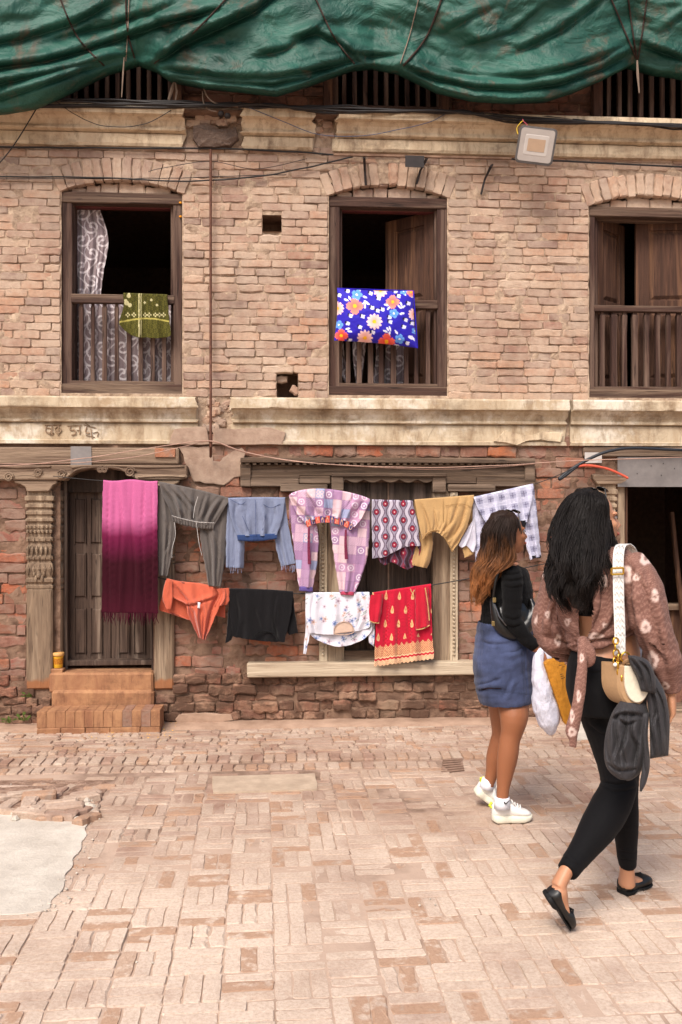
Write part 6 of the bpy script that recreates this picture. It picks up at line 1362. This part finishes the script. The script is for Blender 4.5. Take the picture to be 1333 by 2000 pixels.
ring_a = [(992, 1003, .0, 10, .02), (990, 1008, .0, 24, .06), (986, 1020, .01, 34, .09), (981, 1042, .01, 37, .105), (977, 1068, .01, 36, .11), (973, 1092, .0, 36, .11), (964, 1112, -.01, 36, .11), (950, 1135, -.02, 29, .10), (942, 1158, -.03, 22, .09), (938, 1182, -.03, 14, .06)]
m = MB(); ellip(m, hA + HA @ Vector((0, -.022, .034)), .080, .092, .088, 20, HA)
limb(m, [(982, 1020, .01, 30, .085), (977, 1050, .01, 32, .09), (972, 1085, .0, 29, .085), (956, 1122, -.02, 24, .075), (944, 1158, -.03, 12, .05)], dA)
fuse(m, 'hair_mass', M['hair_a'], sa, .006, 3, lambda c, n: .007 * fbm(c.x * 40, c.z * 4, 2, 3), cut=lambda c, n: (c - hA).dot(HA.col[1]) > .058)
hair('strands', sa, M['hair_a'], ring_a, dA, (-58, 64), 1500, 4, .020, .0014, wn=2.6)
m = MB(); rn = random.Random(8)
for i in range(160):                         # locks falling forward over the shoulder
    a = rn.uniform(0, 1); b = rn.gauss(0, .02); ph = rn.uniform(0, .6); pts = [Q(1004 - 14 * a, 1040, dA - .085 + b), Q(1006 - 10 * a, 1070, dA - .10 + b), Q(1009 - 16 * a + 3 * math.sin(ph), 1090, dA - .125 + b), Q(1000 - 20 * a, 1104 + 4 * a, dA - .15 + b), Q(988 - 24 * a, 1112 + 14 * a, dA - .16 + b)]; m.tube([Vector(p) for p in smooth_pts(pts, 16)], [.0015] * 12 + [.0012, .001, .0007, .0004], 3, cap=False)
m.build('front_lock', M['hair_a'], sa, smooth=True)
sneaker(pa, G(961, 1606), G(1040, 1603)); 
h2 = Q(924, 1548, dA + .20); sneaker(pa, h2 + Uv * .0, Q(966, 1577, dA + .22), (-.35, -.1, 1))
for c0, c1, r in ((Q(981, 1556, dA - .07), Q(981, 1578, dA - .07), .037), (Q(956, 1522, dA + .19), Q(950, 1540, dA + .19), .036)):
    m = MB(); m.tube([c0, c0.lerp(c1, .2), c0.lerp(c1, .5), c1], [r, r * 1.05, r * 1.02, r * 1.1], 16); m.build('sock', plain('white sock', col('#dcdbe0'), .9, .1, .05), pa, smooth=True)
m = MB(); m.tube([Vector(p) for p in smooth_pts([Q(x, y, dA - .112) for x, y in ((985, 1566), (988, 1570), (992, 1567), (998, 1562))], 10)], [.001, .003, .004, .004, .0035, .003, .0025, .002, .0015, .001], 5); m.build('sock_mark', M['cable'], pa)
# her shoulder bag
hb = empty('shoulder_bag'); tag(hb, 'black leather crescent bag under the arm of the woman in denim skirt', 'bag')
leather = plain('black leather bag', col('#0e0d0d'), .35, .5, .2, 50)
m = MB(); limb(m, [(962, 1168, -.10, 5, .02), (967, 1192, -.11, 9, .035), (976, 1218, -.115, 14, .045), (995, 1234, -.115, 17, .05), (1018, 1232, -.11, 17, .05), (1034, 1210, -.10, 14, .045), (1041, 1190, -.09, 9, .035), (1035, 1168, -.08, 5, .02)], dA, 16)
ellip(m, Q(1002, 1205, dA - .11), .085, .045, .09, 16); fuse(m, 'body', leather, hb, .006, 6)
m = MB(); m.tube([Vector(p) for p in smooth_pts([Q(964, 1172, dA - .12), Q(968, 1140, dA - .14), Q(976, 1114, dA - .13), Q(985, 1103, dA - .05), Q(1000, 1112, dA + .0), Q(1018, 1140, dA - .05), Q(1034, 1170, dA - .09)], 30)], .008, 6, flat=.45); m.build('strap', leather, hb, smooth=True)
m = MB(); m.tube([Q(966, 1180, dA - .15), Q(976, 1205, dA - .165), Q(990, 1222, dA - .168)], .004, 6); m.build('zip', plain('steel zip', col('#6a6a6c'), .3, .5, .1, metal=.8), hb)
for x, y in ((966, 1172), (964, 1218)):
    m = MB(); m.box(-.008, .008, -.004, .004, -.012, .012, M=Matrix.Translation(Q(x, y, dA - .14))); m.build('metal_tag', plain('brass tag', col('#a08a5c'), .35, .5, .1, metal=.7), hb, bevel=.002)
# sunglasses pushed up on the hair
def sunglasses(label, c, M3, s=1.0):
    g = empty('sunglasses'); tag(g, label, 'sunglasses', 'sunglasses worn on the head'); dk = plain('dark lens', col('#0d0c0c'), .12, .6, .05)
    for sx in (-1, 1):
        m = MB(); ellip(m, c + M3 @ Vector((sx * .034 * s, .0, 0)), .030 * s, .005, .022 * s, 14, M3); m.build('lens', dk, g, smooth=True)
        m = MB(); m.tube([c + M3 @ Vector((sx * .062 * s, -.002, .006)), c + M3 @ Vector((sx * .078 * s, -.05, -.02)), c + M3 @ Vector((sx * .084 * s, -.10, -.055))], .003, 6); m.build('temple', plain('temple metal', col('#3a3632'), .35, .5, .1), g, smooth=True)
    m = MB(); m.tube([c + M3 @ Vector((-.01, .001, .006)), c + M3 @ Vector((.01, .001, .006))], .003, 6); m.build('bridge', dk, g)
    return g
sunglasses('dark sunglasses pushed up on the copper brown hair', hA + HA @ Vector((0, .040, .110)), HA @ Matrix.Rotation(rad(58), 3, 'X'), .95)
# plastic bag and envelope in her hand
pbg = empty('plastic_bag'); tag(pbg, 'white plastic bag carried by the woman in denim skirt', 'bag')
m = MB(); limb(m, [(1060, 1266, -.20, 4, .012), (1056, 1278, -.20, 9, .02), (1052, 1292, -.20, 13, .035), (1055, 1320, -.20, 17, .05), (1061, 1350, -.20, 22, .06), (1067, 1385, -.2, 26, .066), (1073, 1410, -.2, 22, .06), (1076, 1428, -.2, 9, .03), (1077, 1433, -.2, 3, .01)], 4.4, 24)
fuse(m, 'bag_body', cloth_mat('white plastic film', .35, 60, .002, 0, col('#d4d3e0'), .08, .012, 14), pbg, .006, 3, lambda c, n: .010 * fbm(c.x * 16, c.z * 9, 4, 3))
m = MB(); m.tube([Vector(p) for p in smooth_pts([Q(1050, 1290, 4.2), Q(1054, 1272, 4.2), Q(1062, 1268, 4.21), Q(1070, 1276, 4.2), Q(1076, 1294, 4.2)], 14)], .012, 6, flat=.4); m.build('handle', cloth_mat('white film handle', .35, 60, .001, 0, col('#d9d8e4')), pbg, smooth=True)
env = empty('paper_envelope'); tag(env, 'mustard yellow paper bag held beside the white plastic bag', 'paper bag')
ep = [(1064, 1296), (1072, 1289), (1098, 1286), (1108, 1302), (1114, 1330), (1117, 1380), (1110, 1420), (1102, 1412), (1088, 1368), (1074, 1330)]
m = MB(); a = [Q(x, y, 4.14) for x, y in ep]; b = [Q(x, y, 4.14) + Fv * .035 for x, y in ep]; n = len(ep); cm_ = sum(a, Vector()) / n - Fv * .012
m.add(a + b + [cm_], [(i, (i + 1) % n, 2 * n) for i in range(n)] + [tuple(range(2 * n - 1, n - 1, -1))] + [(i, i + n, (i + 1) % n + n, (i + 1) % n) for i in range(n)]); m.build('paper', cloth_mat('manila paper', .7, 60, .001, 0, col('#c1822c'), .12, .01, 18), env, bevel=.003)
m = MB()
for (x0, y0, x1, y1) in ((1094, 1318, 1100, 1316), (1095, 1322, 1101, 1320), (1092, 1300, 1097, 1299), (1096, 1326, 1104, 1323), (1099, 1303, 1103, 1302)): m.tube([Q(x0, y0, 4.124), Q(x1, y1, 4.124)], .0012, 4)
m.build('pen_marks', M['cable'], env)

# ---------------------------------------------------------------- near woman: mauve blouse, black leggings
dB = 3.48
pn_ = empty('person'); tag(pn_, 'woman in mauve floral blouse and black leggings striding past', 'person', 'two women walking past')
hB = Q(1157, 1016, dB + .05); fB = Rv * .97 + Fv * .24; HB = frame3(fB + Uv * .05)
m = MB(); head_parts(m, hB, HB, 1.04)
limb(m, [(1150, 1040, .05, 24, .05), (1160, 1070, .03, 23, .05), (1170, 1098, .0, 30, .06)], dB)
limb(m, [(1168, 1078, .0, 26, .06), (1172, 1098, 0, 66, .11), (1172, 1130, .0, 72, .13), (1176, 1180, .0, 66, .12), (1184, 1230, .0, 60, .10), (1186, 1262, 0, 62, .10), (1184, 1290, 0, 68, .12), (1184, 1330, 0, 72, .14), (1188, 1360, 0, 60, .13)], dB)
limb(m, [(1232, 1108, -.12, 26, .055), (1258, 1165, -.15, 24, .05), (1278, 1230, -.16, 21, .046)], dB); limb(m, [(1277, 1224, -.16, 21, .046), (1298, 1290, -.15, 18, .04), (1312, 1352, -.12, 13, .028)], dB)
limb(m, [(1110, 1112, .10, 25, .055), (1092, 1165, .14, 22, .05), (1084, 1225, .16, 20, .046)], dB); limb(m, [(1084, 1218, .16, 20, .046), (1110, 1248, .24, 17, .04), (1140, 1262, .32, 12, .028)], dB)
hand(m, Q(1312, 1350, dB - .12), -Uv * 1.0 + Rv * .05, -Rv * .9 + Fv * .3, .165, .42, .10, -1); hand(m, Q(1140, 1262, dB + .32), Rv * .8 + Fv * .5, -Uv, .165, .6, .06)
# feet: front foot flat, rear heel lifted
f_heel, f_toe = G(1214, 1748), G(1268, 1726); r_heel, r_toe = Q(1062, 1748, 3.26), G(1108, 1816)
limb(m, [(1180, 1330, .04, 40, .10), (1196, 1440, .02, 36, .09), (1207, 1530, .0, 28, .07), (1190, 1582, -.05, 24, .055), (1162, 1625, -.09, 21, .05), (1135, 1665, -.13, 16, .04), (1106, 1702, -.18, 14, .036), (1090, 1732, -.20, 15, .038)], dB)
limb(m, [(1205, 1330, -.04, 40, .10), (1216, 1440, .0, 34, .09), (1218, 1530, .05, 26, .066), (1220, 1590, .08, 25, .062), (1222, 1650, .11, 18, .045), (1225, 1695, .13, 14, .034), (1225, 1728, .14, 16, .04)], dB)
def foot(m, heel, toe, up):
    M4, L = shoe_frame(heel, toe, up); s = shoe_loft(M4, L * .93, .034, [(0, .014, .07), (.15, .014, .085), (.3, .014, .075), (.5, .014, .058), (.8, .014, .036), (1, .014, .024)], power=2.3); m.add(s.v, s.f)
upR = (Vector(Q(1090, 1732, dB - .2)) - r_heel) * .5 + Uv * .05 + Rv * .06
foot(m, f_heel, f_toe, Uv); foot(m, r_heel, r_toe, Rv * .75 + Uv * .55)
fuse(m, 'body', M['skin_b'], pn_, .005, 5); face_bits(pn_, hB, HB, 1.04)
flat_shoe(pn_, f_heel, f_toe, Uv); flat_shoe(pn_, r_heel, r_toe, Rv * .75 + Uv * .55)
leg = cloth_mat('black leggings', .85, 420, .0004, .02, col('#0d0c0e'), crease=.002)
m = MB()
limb(m, [(1186, 1279, 0, 66, .112), (1184, 1300, 0, 72, .138), (1184, 1340, 0, 75, .155), (1188, 1385, 0, 66, .145)], dB, 28)
limb(m, [(1172, 1345, .04, 52, .12), (1182, 1400, .03, 45, .11), (1197, 1460, .02, 38, .095), (1206, 1510, .0, 32, .08), (1208, 1540, -.01, 33, .078), (1190, 1580, -.05, 36, .078), (1166, 1620, -.085, 33, .07), (1135, 1665, -.13, 24, .052), (1108, 1702, -.18, 19.5, .043)], dB)
limb(m, [(1208, 1345, -.04, 52, .12), (1214, 1400, -.02, 44, .11), (1217, 1460, .0, 36, .095), (1218, 1520, .05, 27, .07), (1219, 1560, .07, 25, .066), (1221, 1600, .085, 24, .062), (1224, 1650, .11, 19, .048), (1226, 1690, .13, 15.5, .038)], dB)
fuse(m, 'leggings', leg, pn_, .0055, 5, lambda c, n: .003 + .0012 * fbm(c.x * 20, c.z * 26, 3, 2), fl=[([(1176, 1536), (1206, 1545), (1242, 1536)], .006, 3), ([(1176, 1524), (1204, 1530), (1236, 1522)], .005, 3), ([(1120, 1300), (1160, 1312), (1200, 1304)], .004, 3), ([(1150, 1410), (1175, 1430), (1200, 1434)], .005, 4), ([(1104, 1672), (1126, 1688)], .004, 2), ([(1212, 1660), (1240, 1664)], .004, 2), ([(1212, 1674), (1240, 1678)], .004, 2)])
# blouse with fluttering sleeves, open at the back above the knot
_rf = np.random.RandomState(11)
BF = [(1262, 1090, 13, 17), (1222, 1122, 15, 20), (1178, 1135, 11, 14), (1095, 1170, 9, 12), (1280, 1165, 8, 16), (1262, 1225, 11, 15), (1276, 1290, 12, 22), (1162, 1242, 18, 7), (1090, 1250, 7, 13), (1108, 1215, 6, 9), (1075, 1135, 8, 8), (1182, 1222, 6, 7), (1243, 1128, 8, 8), (1300, 1340, 9, 9), (1070, 1200, 6, 8)]
def blouse_c(co):
    px, py, dep = pxpy(co); C = np.tile(ncol('#745248'), (len(co), 1)); r = np.sin(py * 1.6 + 2.2 * np.sin(px * .23) + 1.6 * np.sin(px * .61)); C = mixc(C, np.tile(ncol('#9c776a'), (len(co), 1)), (r - .1) * .8)
    fr = dep < dB + .08
    sets = [(BF, fr)] + [([(_rf.uniform(1050, 1320), _rf.uniform(1090, 1340), 11, 14) for _ in range(12)], ~fr)]
    for fl_, mk_ in sets:
        for x, y, a, b in fl_:
            t = np.arctan2(py - y, px - x); d = np.hypot((px - x) / a, (py - y) / b) / (.90 + .12 * np.cos(3 * t + x) + .06 * np.cos(7 * t)); wq = np.clip((1.05 - d) * 4, 0, 1) * mk_ * .9; wq = wq * np.clip((d - .22) * 5, .1, 1); C = mixc(C, np.tile(ncol('#d3b9ae'), (len(co), 1)), wq)
    return C
def bl_disp(c, n):
    p = project(c); dx, dy = p[0] - 1140, p[1] - 1256; a = math.atan2(dy, dx); rr3 = math.hypot(dx, dy)
    pull = math.exp(-rr3 / 120) * math.sin(a * 9 + 1.5 * nz(c.x * 4, c.z * 4)) if dx < 110 else 0      # pulled into the knot
    return .010 * fbm(c.x * 7 + c.z * 4, c.z * 7 - c.x * 5, 2.2, 3) + .006 * pull + .003
slit = [(1131, 1140), (1158, 1138), (1159, 1200), (1156, 1228), (1148, 1244), (1138, 1247), (1131, 1240), (1130, 1200)]
def slit_cut(c, n):
    p = project(c); return (in_poly(p[0], p[1], slit) and p[2] < dB + .02) or (n.z < -.8 and p[1] > 1235)
BFOLD = [([(1128, 1252), (1100, 1238), (1068, 1205)], 0.0120, 5), ([(1128, 1260), (1095, 1258), (1058, 1244)], 0.0105, 5), ([(1130, 1242), (1112, 1200), (1104, 1150)], 0.0105, 5), ([(1152, 1238), (1166, 1190), (1172, 1140)], 0.0105, 5), ([(1156, 1246), (1192, 1214), (1228, 1150)], 0.0135, 6), ([(1160, 1250), (1210, 1240), (1246, 1222)], 0.0090, 5),
         ([(1236, 1136), (1242, 1190), (1264, 1262)], 0.0165, 6), ([(1264, 1116), (1278, 1180), (1292, 1250), (1308, 1322)], 0.0120, 6), ([(1242, 1196), (1257, 1238), (1277, 1302), (1298, 1346)], 0.0120, 5), ([(1090, 1140), (1070, 1190), (1060, 1238)], 0.0120, 6), ([(1106, 1150), (1086, 1200), (1080, 1256)], 0.0135, 6), ([(1230, 1100), (1262, 1150), (1282, 1230)], 0.0090, 5), ([(1196, 1120), (1204, 1180), (1198, 1230)], 0.0090, 5), ([(1270, 1250), (1300, 1290)], 0.0090, 4), ([(1060, 1260), (1090, 1276), (1120, 1278)], 0.0090, 4)]
bmat = cloth_mat('mauve crepe print', .9, 260, .0010, .05, None, crease=.005, cscale=7)
m = MB()
limb(m, [(1172, 1070, .0, 36, .07), (1172, 1090, 0, 72, .125), (1170, 1120, 0, 80, .145), (1170, 1160, 0, 80, .15), (1172, 1205, 0, 76, .145), (1178, 1230, 0, 70, .13), (1183, 1247, 0, 70, .122)], dB, 30)
limb(m, [(1228, 1096, -.10, 28, .06), (1246, 1130, -.13, 36, .075), (1262, 1180, -.15, 38, .08), (1280, 1240, -.155, 36, .078), (1300, 1300, -.14, 30, .064), (1313, 1346, -.12, 18, .042)], dB, 24)
limb(m, [(1112, 1104, .09, 30, .065), (1096, 1140, .11, 36, .08), (1086, 1190, .12, 40, .09), (1084, 1232, .13, 40, .095), (1098, 1262, .16, 26, .07), (1122, 1268, .24, 18, .05), (1140, 1264, .31, 13, .036)], dB, 24)
bo = fuse(m, 'blouse', bmat, pn_, .0055, 3, bl_disp, blouse_c, slit_cut, fl=BFOLD)
bo.modifiers.new('solid', 'SOLIDIFY').thickness = .002
m = MB(); limb(m, [(1176, 1105, 0, 69, .126), (1176, 1150, 0, 70.5, .129), (1178, 1196, 0, 66, .122)], dB, 30); fuse(m, 'crop_top', black_knit, pn_, .006, 3, lambda c, n: .002)
m = MB(); ellip(m, Q(1139, 1254, dB - .16), .022, .022, .022, 14); limb(m, [(1143, 1254, -.16, 8, .016), (1152, 1272, -.18, 11, .016), (1153, 1292, -.18, 9, .012), (1147, 1302, -.17, 4, .008)], dB); limb(m, [(1138, 1260, -.17, 10, .016), (1137, 1300, -.2, 10, .014), (1134, 1345, -.22, 11, .014), (1126, 1390, -.23, 13, .014), (1118, 1425, -.23, 14, .014), (1120, 1444, -.23, 9, .010), (1119, 1460, -.23, 8, .006)], dB)
BF2 = BF + [(1137, 1285, 5, 10), (1131, 1360, 5, 14), (1118, 1400, 5, 16), (1118, 1430, 10, 11)]
def sash_c(co):
    global BF
    keep = BF; BF = BF2; r = blouse_c(co); BF = keep; return r
fuse(m, 'tied_sash', bmat, pn_, .005, 3, lambda c, n: .004 * fbm(c.x * 26, c.z * 8, 2, 2), sash_c)
hbp = empty('hair', parent=pn_)
ring_b = [(1153, 959, .03, 12, .02), (1151, 965, .03, 33, .06), (1147, 982, .04, 43, .10), (1142, 1012, .04, 49, .112), (1139, 1048, .01, 55, .118), (1139, 1084, -.03, 59, .115), (1138, 1112, -.07, 59, .105), (1136, 1140, -.10, 53, .09), (1133, 1168, -.12, 42, .065), (1129, 1202, -.13, 28, .045)]
m = MB(); ellip(m, hB + HB @ Vector((0, -.030, .036)), .084, .092, .092, 20, HB)
limb(m, [(1146, 1000, .03, 42, .10), (1142, 1045, .01, 47, .10), (1139, 1090, -.04, 52, .10), (1138, 1125, -.08, 46, .08), (1135, 1160, -.11, 30, .05), (1130, 1185, -.125, 12, .03)], dB)
fuse(m, 'hair_mass', M['hair_b'], hbp, .006, 3, lambda c, n: .009 * fbm(c.x * 34, c.z * 4, 2, 3), cut=lambda c, n: (c - hB).dot(HB.col[1]) > .045)
hair('strands', hbp, M['hair_b'], ring_b, dB, (-58, 84), 2300, 9, .030, .0012, wn=2.1)
m = MB(); rn = random.Random(3)
for i in range(90):                          # flick of hair blown to the right
    a = rn.uniform(0, 1); pts = [Q(1192 + rn.uniform(-8, 4), 1015 + a * 30, dB - .04 + rn.uniform(-.03, .05)), Q(1198 + rn.uniform(-6, 4), 1045 + a * 20, dB - .05), Q(1203 + rn.uniform(-6, 6), 1062 + a * 12, dB - .05), Q(1214 - a * 14, 1068 + a * 16, dB - .04)]; m.tube([Vector(p) for p in smooth_pts(pts, 12)], [.0015] * 9 + [.0012, .0009, .0005], 4)
m.build('loose_lock', M['hair_b'], hbp, smooth=True)
sunglasses('dark sunglasses pushed up on the long black hair', hB + HB @ Vector((0, .030, .119)), HB @ Matrix.Rotation(rad(58), 3, 'X'), 1.05)
# ---------------------------------------------------------------- her saddle bag, strap, chain and jacket
sb = empty('saddle_bag'); tag(sb, 'beige and cream saddle bag on a white woven strap', 'bag')
bx_, by_ = 1240, 1340; oB = dB - .28
def D_out(cx, cy, w, h, n=22):
    o = [(cx - w, cy - h), (cx + w, cy - h * .92)]
    for k in range(n): t = math.pi * k / (n - 1); o.append((cx + w * math.cos(t), cy - h * .2 + h * 1.2 * math.sin(t)))
    return o
m = MB(); rows = []
for dy, s in ((.0, .90), (.008, .98), (.03, 1), (.06, 1), (.082, .98), (.09, .9)): rows.append([Q(bx_ + (x - bx_) * s, by_ + (y - by_) * s, oB) + Fv * dy - Rv * dy * .45 for x, y in D_out(bx_, by_, 32, 42)])
n0 = m.grid(rows, cu=True); nn = len(rows[0]); m.f.append(tuple(n0 + i for i in range(nn))); m.f.append(tuple(n0 + 5 * nn + i for i in range(nn))); m.build('bag_body', plain('beige leather', col('#a3825f'), .55, .35, .08, 60), sb, smooth=False)
m = MB(); rows = [[Q(bx_ + 4 + (x - bx_) * s, by_ - 4 + (y - by_) * s, oB - .001) - Fv * dy for x, y in D_out(bx_, by_, 25, 36)] for s, dy in ((1, 0), (1, .006), (.95, .009))]; n0 = m.grid(rows, cu=True); m.f.append(tuple(n0 + 2 * nn + i for i in range(nn))); m.build('flap', plain('cream leather flap', col('#cfc6b2'), .6, .3, .08, 90), sb)
m = MB(); m.tube([Vector(p) for p in smooth_pts([Q(1214, 1306, oB + .03), Q(1222, 1292, oB), Q(1240, 1288, oB - .01), Q(1262, 1300, oB)], 14)], .007, 6); m.build('top_handle', plain('tan handle', col('#8c6c4c'), .5, .4), sb)
def strap_c(px, py, u, v):
    C = np.tile(ncol('#d9d5cf'), (len(px), 1)); z = np.abs(np.mod(py + 6 * np.abs(np.mod(u * 3, 1) - .5) * 2, 13) - 6.5) < 1.6; C[z & (u > .12) & (u < .88)] = ncol('#9a938c'); return C
sp_ = [(1216, 1064, dB - .06), (1211, 1070, dB - .14), (1208, 1090, dB - .185), (1208, 1130, dB - .21), (1209, 1180, dB - .225), (1211, 1230, dB - .235), (1211, 1280, dB - .25)]
front = [(1216, 1064, dB - .06), (1224, 1064, dB + .02), (1236, 1080, dB + .12), (1246, 1130, dB + .17), (1248, 1200, dB + .16), (1244, 1270, dB + .02), (1240, 1300, dB - .12)]
for nm, pth in (('strap', sp_), ('strap', front)):
    q = smooth_pts(pth, 90); m = MB(); rows = []; cs = []; U = np.linspace(-1, 1, 15)
    for p in q: rows.append([Q(p[0] + u * 10.5, p[1], p[2]) - Fv * .004 * (1 - u * u) for u in U]); cs.append(strap_c(p[0] + U * 10.5, np.full(15, p[1]), (U + 1) / 2, None))
    m.grid(rows); m.build(nm, cloth_mat('woven white webbing', .8, 300, .001, .1), sb, smooth=True, solid=.004, cols=np.concatenate(cs))
gold = plain('polished gold', col('#c79a3e'), .25, .5, .1, metal=.9)
m = MB(); bq = [Q(x, y, dB - .225) for x, y in ((1195, 1110), (1218, 1109), (1218, 1121), (1195, 1122))]
for a, b in zip(bq, bq[1:] + bq[:1]): m.tube([a, b], .004, 6)
m.build('buckle', gold, sb)
m = MB()
for k, (x, y, r_, tl) in enumerate(((1203, 1252, 5, .2), (1202, 1264, 5, 1.3), (1204, 1276, 6, .3), (1210, 1284, 7, 1.0), (1222, 1284, 8, .1), (1208, 1298, 6, 1.2), (1213, 1312, 7, .2), (1215, 1324, 6, 1.2), (1202, 1290, 5, .6))):
    c = Q(x, y, dB - .27); rr2 = r_ * dB / F; ax = (Rv * math.cos(tl) + Fv * math.sin(tl)); P = [[c + (ax * (rr2 + .0035 * math.cos(b)) * math.cos(a) + Uv * (rr2 * 1.15 + .0035 * math.cos(b)) * math.sin(a)) + ax.cross(Uv) * .0035 * math.sin(b) for b in np.linspace(0, 6.283, 8, endpoint=False)] for a in np.linspace(0, 6.283, 16, endpoint=False)]; m.grid(P, cu=True, cv=True)
m.build('chain', gold, sb, smooth=True)
m = MB(); ellip(m, Q(1202, 1298, dB - .275), .008, .008, .008, 10); m.build('pearl', plain('pearl', col('#ded8d0'), .25, .5, .03), sb, smooth=True)
jk = empty('jacket'); tag(jk, 'dark grey jacket draped over the saddle bag', 'jacket'); jm = cloth_mat('dark grey nylon', .55, 420, .0004, .05, col('#383638'), .15, .006, 16)
def drape(name, L, R, d, bulge, fl, nu=80, nv=100, back=.05, power=2.4):
    """hanging cloth with drawn creases: a closed soft envelope, front creased, back plain"""
    Ls, Rs = smooth_pts(L, nv), smooth_pts(R, nv); U = np.linspace(0, 1, nu); m = MB(); rows = []
    for j in range(nv):
        px = Ls[j][0] + (Rs[j][0] - Ls[j][0]) * U; py = Ls[j][1] + (Rs[j][1] - Ls[j][1]) * U; ff = fold_field(px, py, fl); v = j / (nv - 1); ev = max(0, 1 - abs(2 * v - 1) ** 6) ** .5
        g = [max(0, 1 - abs(2 * u - 1) ** power) ** .5 for u in U]
        row = [Q(x, y, dB + d - (bulge * k + f_ * min(1, 4 * k)) * ev) for x, y, f_, k in zip(px, py, ff, g)] + [Q(x, y, dB + d + back * k * ev) for x, y, k in list(zip(px, py, g))[-2:0:-1]]
        rows.append(row)
    m.grid(rows, cu=True); return m.build(name, jm, jk, smooth=True)
drape('hanging_body', [(1214, 1366), (1196, 1392), (1184, 1430), (1180, 1470), (1186, 1500), (1206, 1520), (1222, 1524)], [(1262, 1372), (1268, 1400), (1264, 1440), (1262, 1480), (1252, 1508), (1236, 1522), (1226, 1525)], -.25, .05,
      [([(1200, 1384), (1190, 1430), (1192, 1478), (1206, 1506)], .014, 5), ([(1214, 1384), (1204, 1420), (1208, 1452), (1196, 1486)], .018, 5), ([(1222, 1388), (1226, 1425), (1218, 1460), (1226, 1500)], .016, 4), ([(1240, 1392), (1236, 1430), (1246, 1462), (1238, 1500)], .018, 5), ([(1192, 1404), (1218, 1392), (1262, 1396)], .016, 5), ([(1228, 1440), (1212, 1474), (1214, 1512)], .012, 4), ([(1256, 1400), (1250, 1450), (1240, 1510)], .014, 4), ([(1186, 1488), (1210, 1502), (1246, 1500)], .010, 4), ([(1206, 1400), (1224, 1412), (1244, 1406)], .012, 3)])
drape('sleeve', [(1256, 1310), (1262, 1350), (1268, 1400), (1270, 1450), (1270, 1482)], [(1276, 1312), (1298, 1350), (1308, 1400), (1308, 1440), (1306, 1476)], -.27, .03,
      [([(1268, 1320), (1282, 1370), (1290, 1430), (1292, 1476)], .016, 4), ([(1276, 1330), (1298, 1380), (1302, 1440)], .012, 4), ([(1264, 1400), (1276, 1440), (1280, 1478)], .014, 4), ([(1284, 1390), (1278, 1420), (1284, 1460)], .008, 3)], 60, 80)
drape('shoulder', [(1226, 1280), (1232, 1300), (1244, 1325), (1252, 1350)], [(1240, 1280), (1266, 1290), (1280, 1320), (1284, 1356)], -.30, .03,
      [([(1234, 1284), (1252, 1308), (1262, 1346)], .016, 4), ([(1246, 1286), (1268, 1310), (1274, 1350)], .014, 4), ([(1236, 1300), (1250, 1330)], .010, 3)], 50, 50)
drape('tail', [(1256, 1392), (1250, 1440), (1255, 1490), (1250, 1530), (1250, 1546)], [(1268, 1392), (1266, 1440), (1270, 1490), (1264, 1525), (1254, 1546)], -.285, .02, [([(1262, 1396), (1258, 1450), (1262, 1510)], .010, 3)], 30, 60, .02)
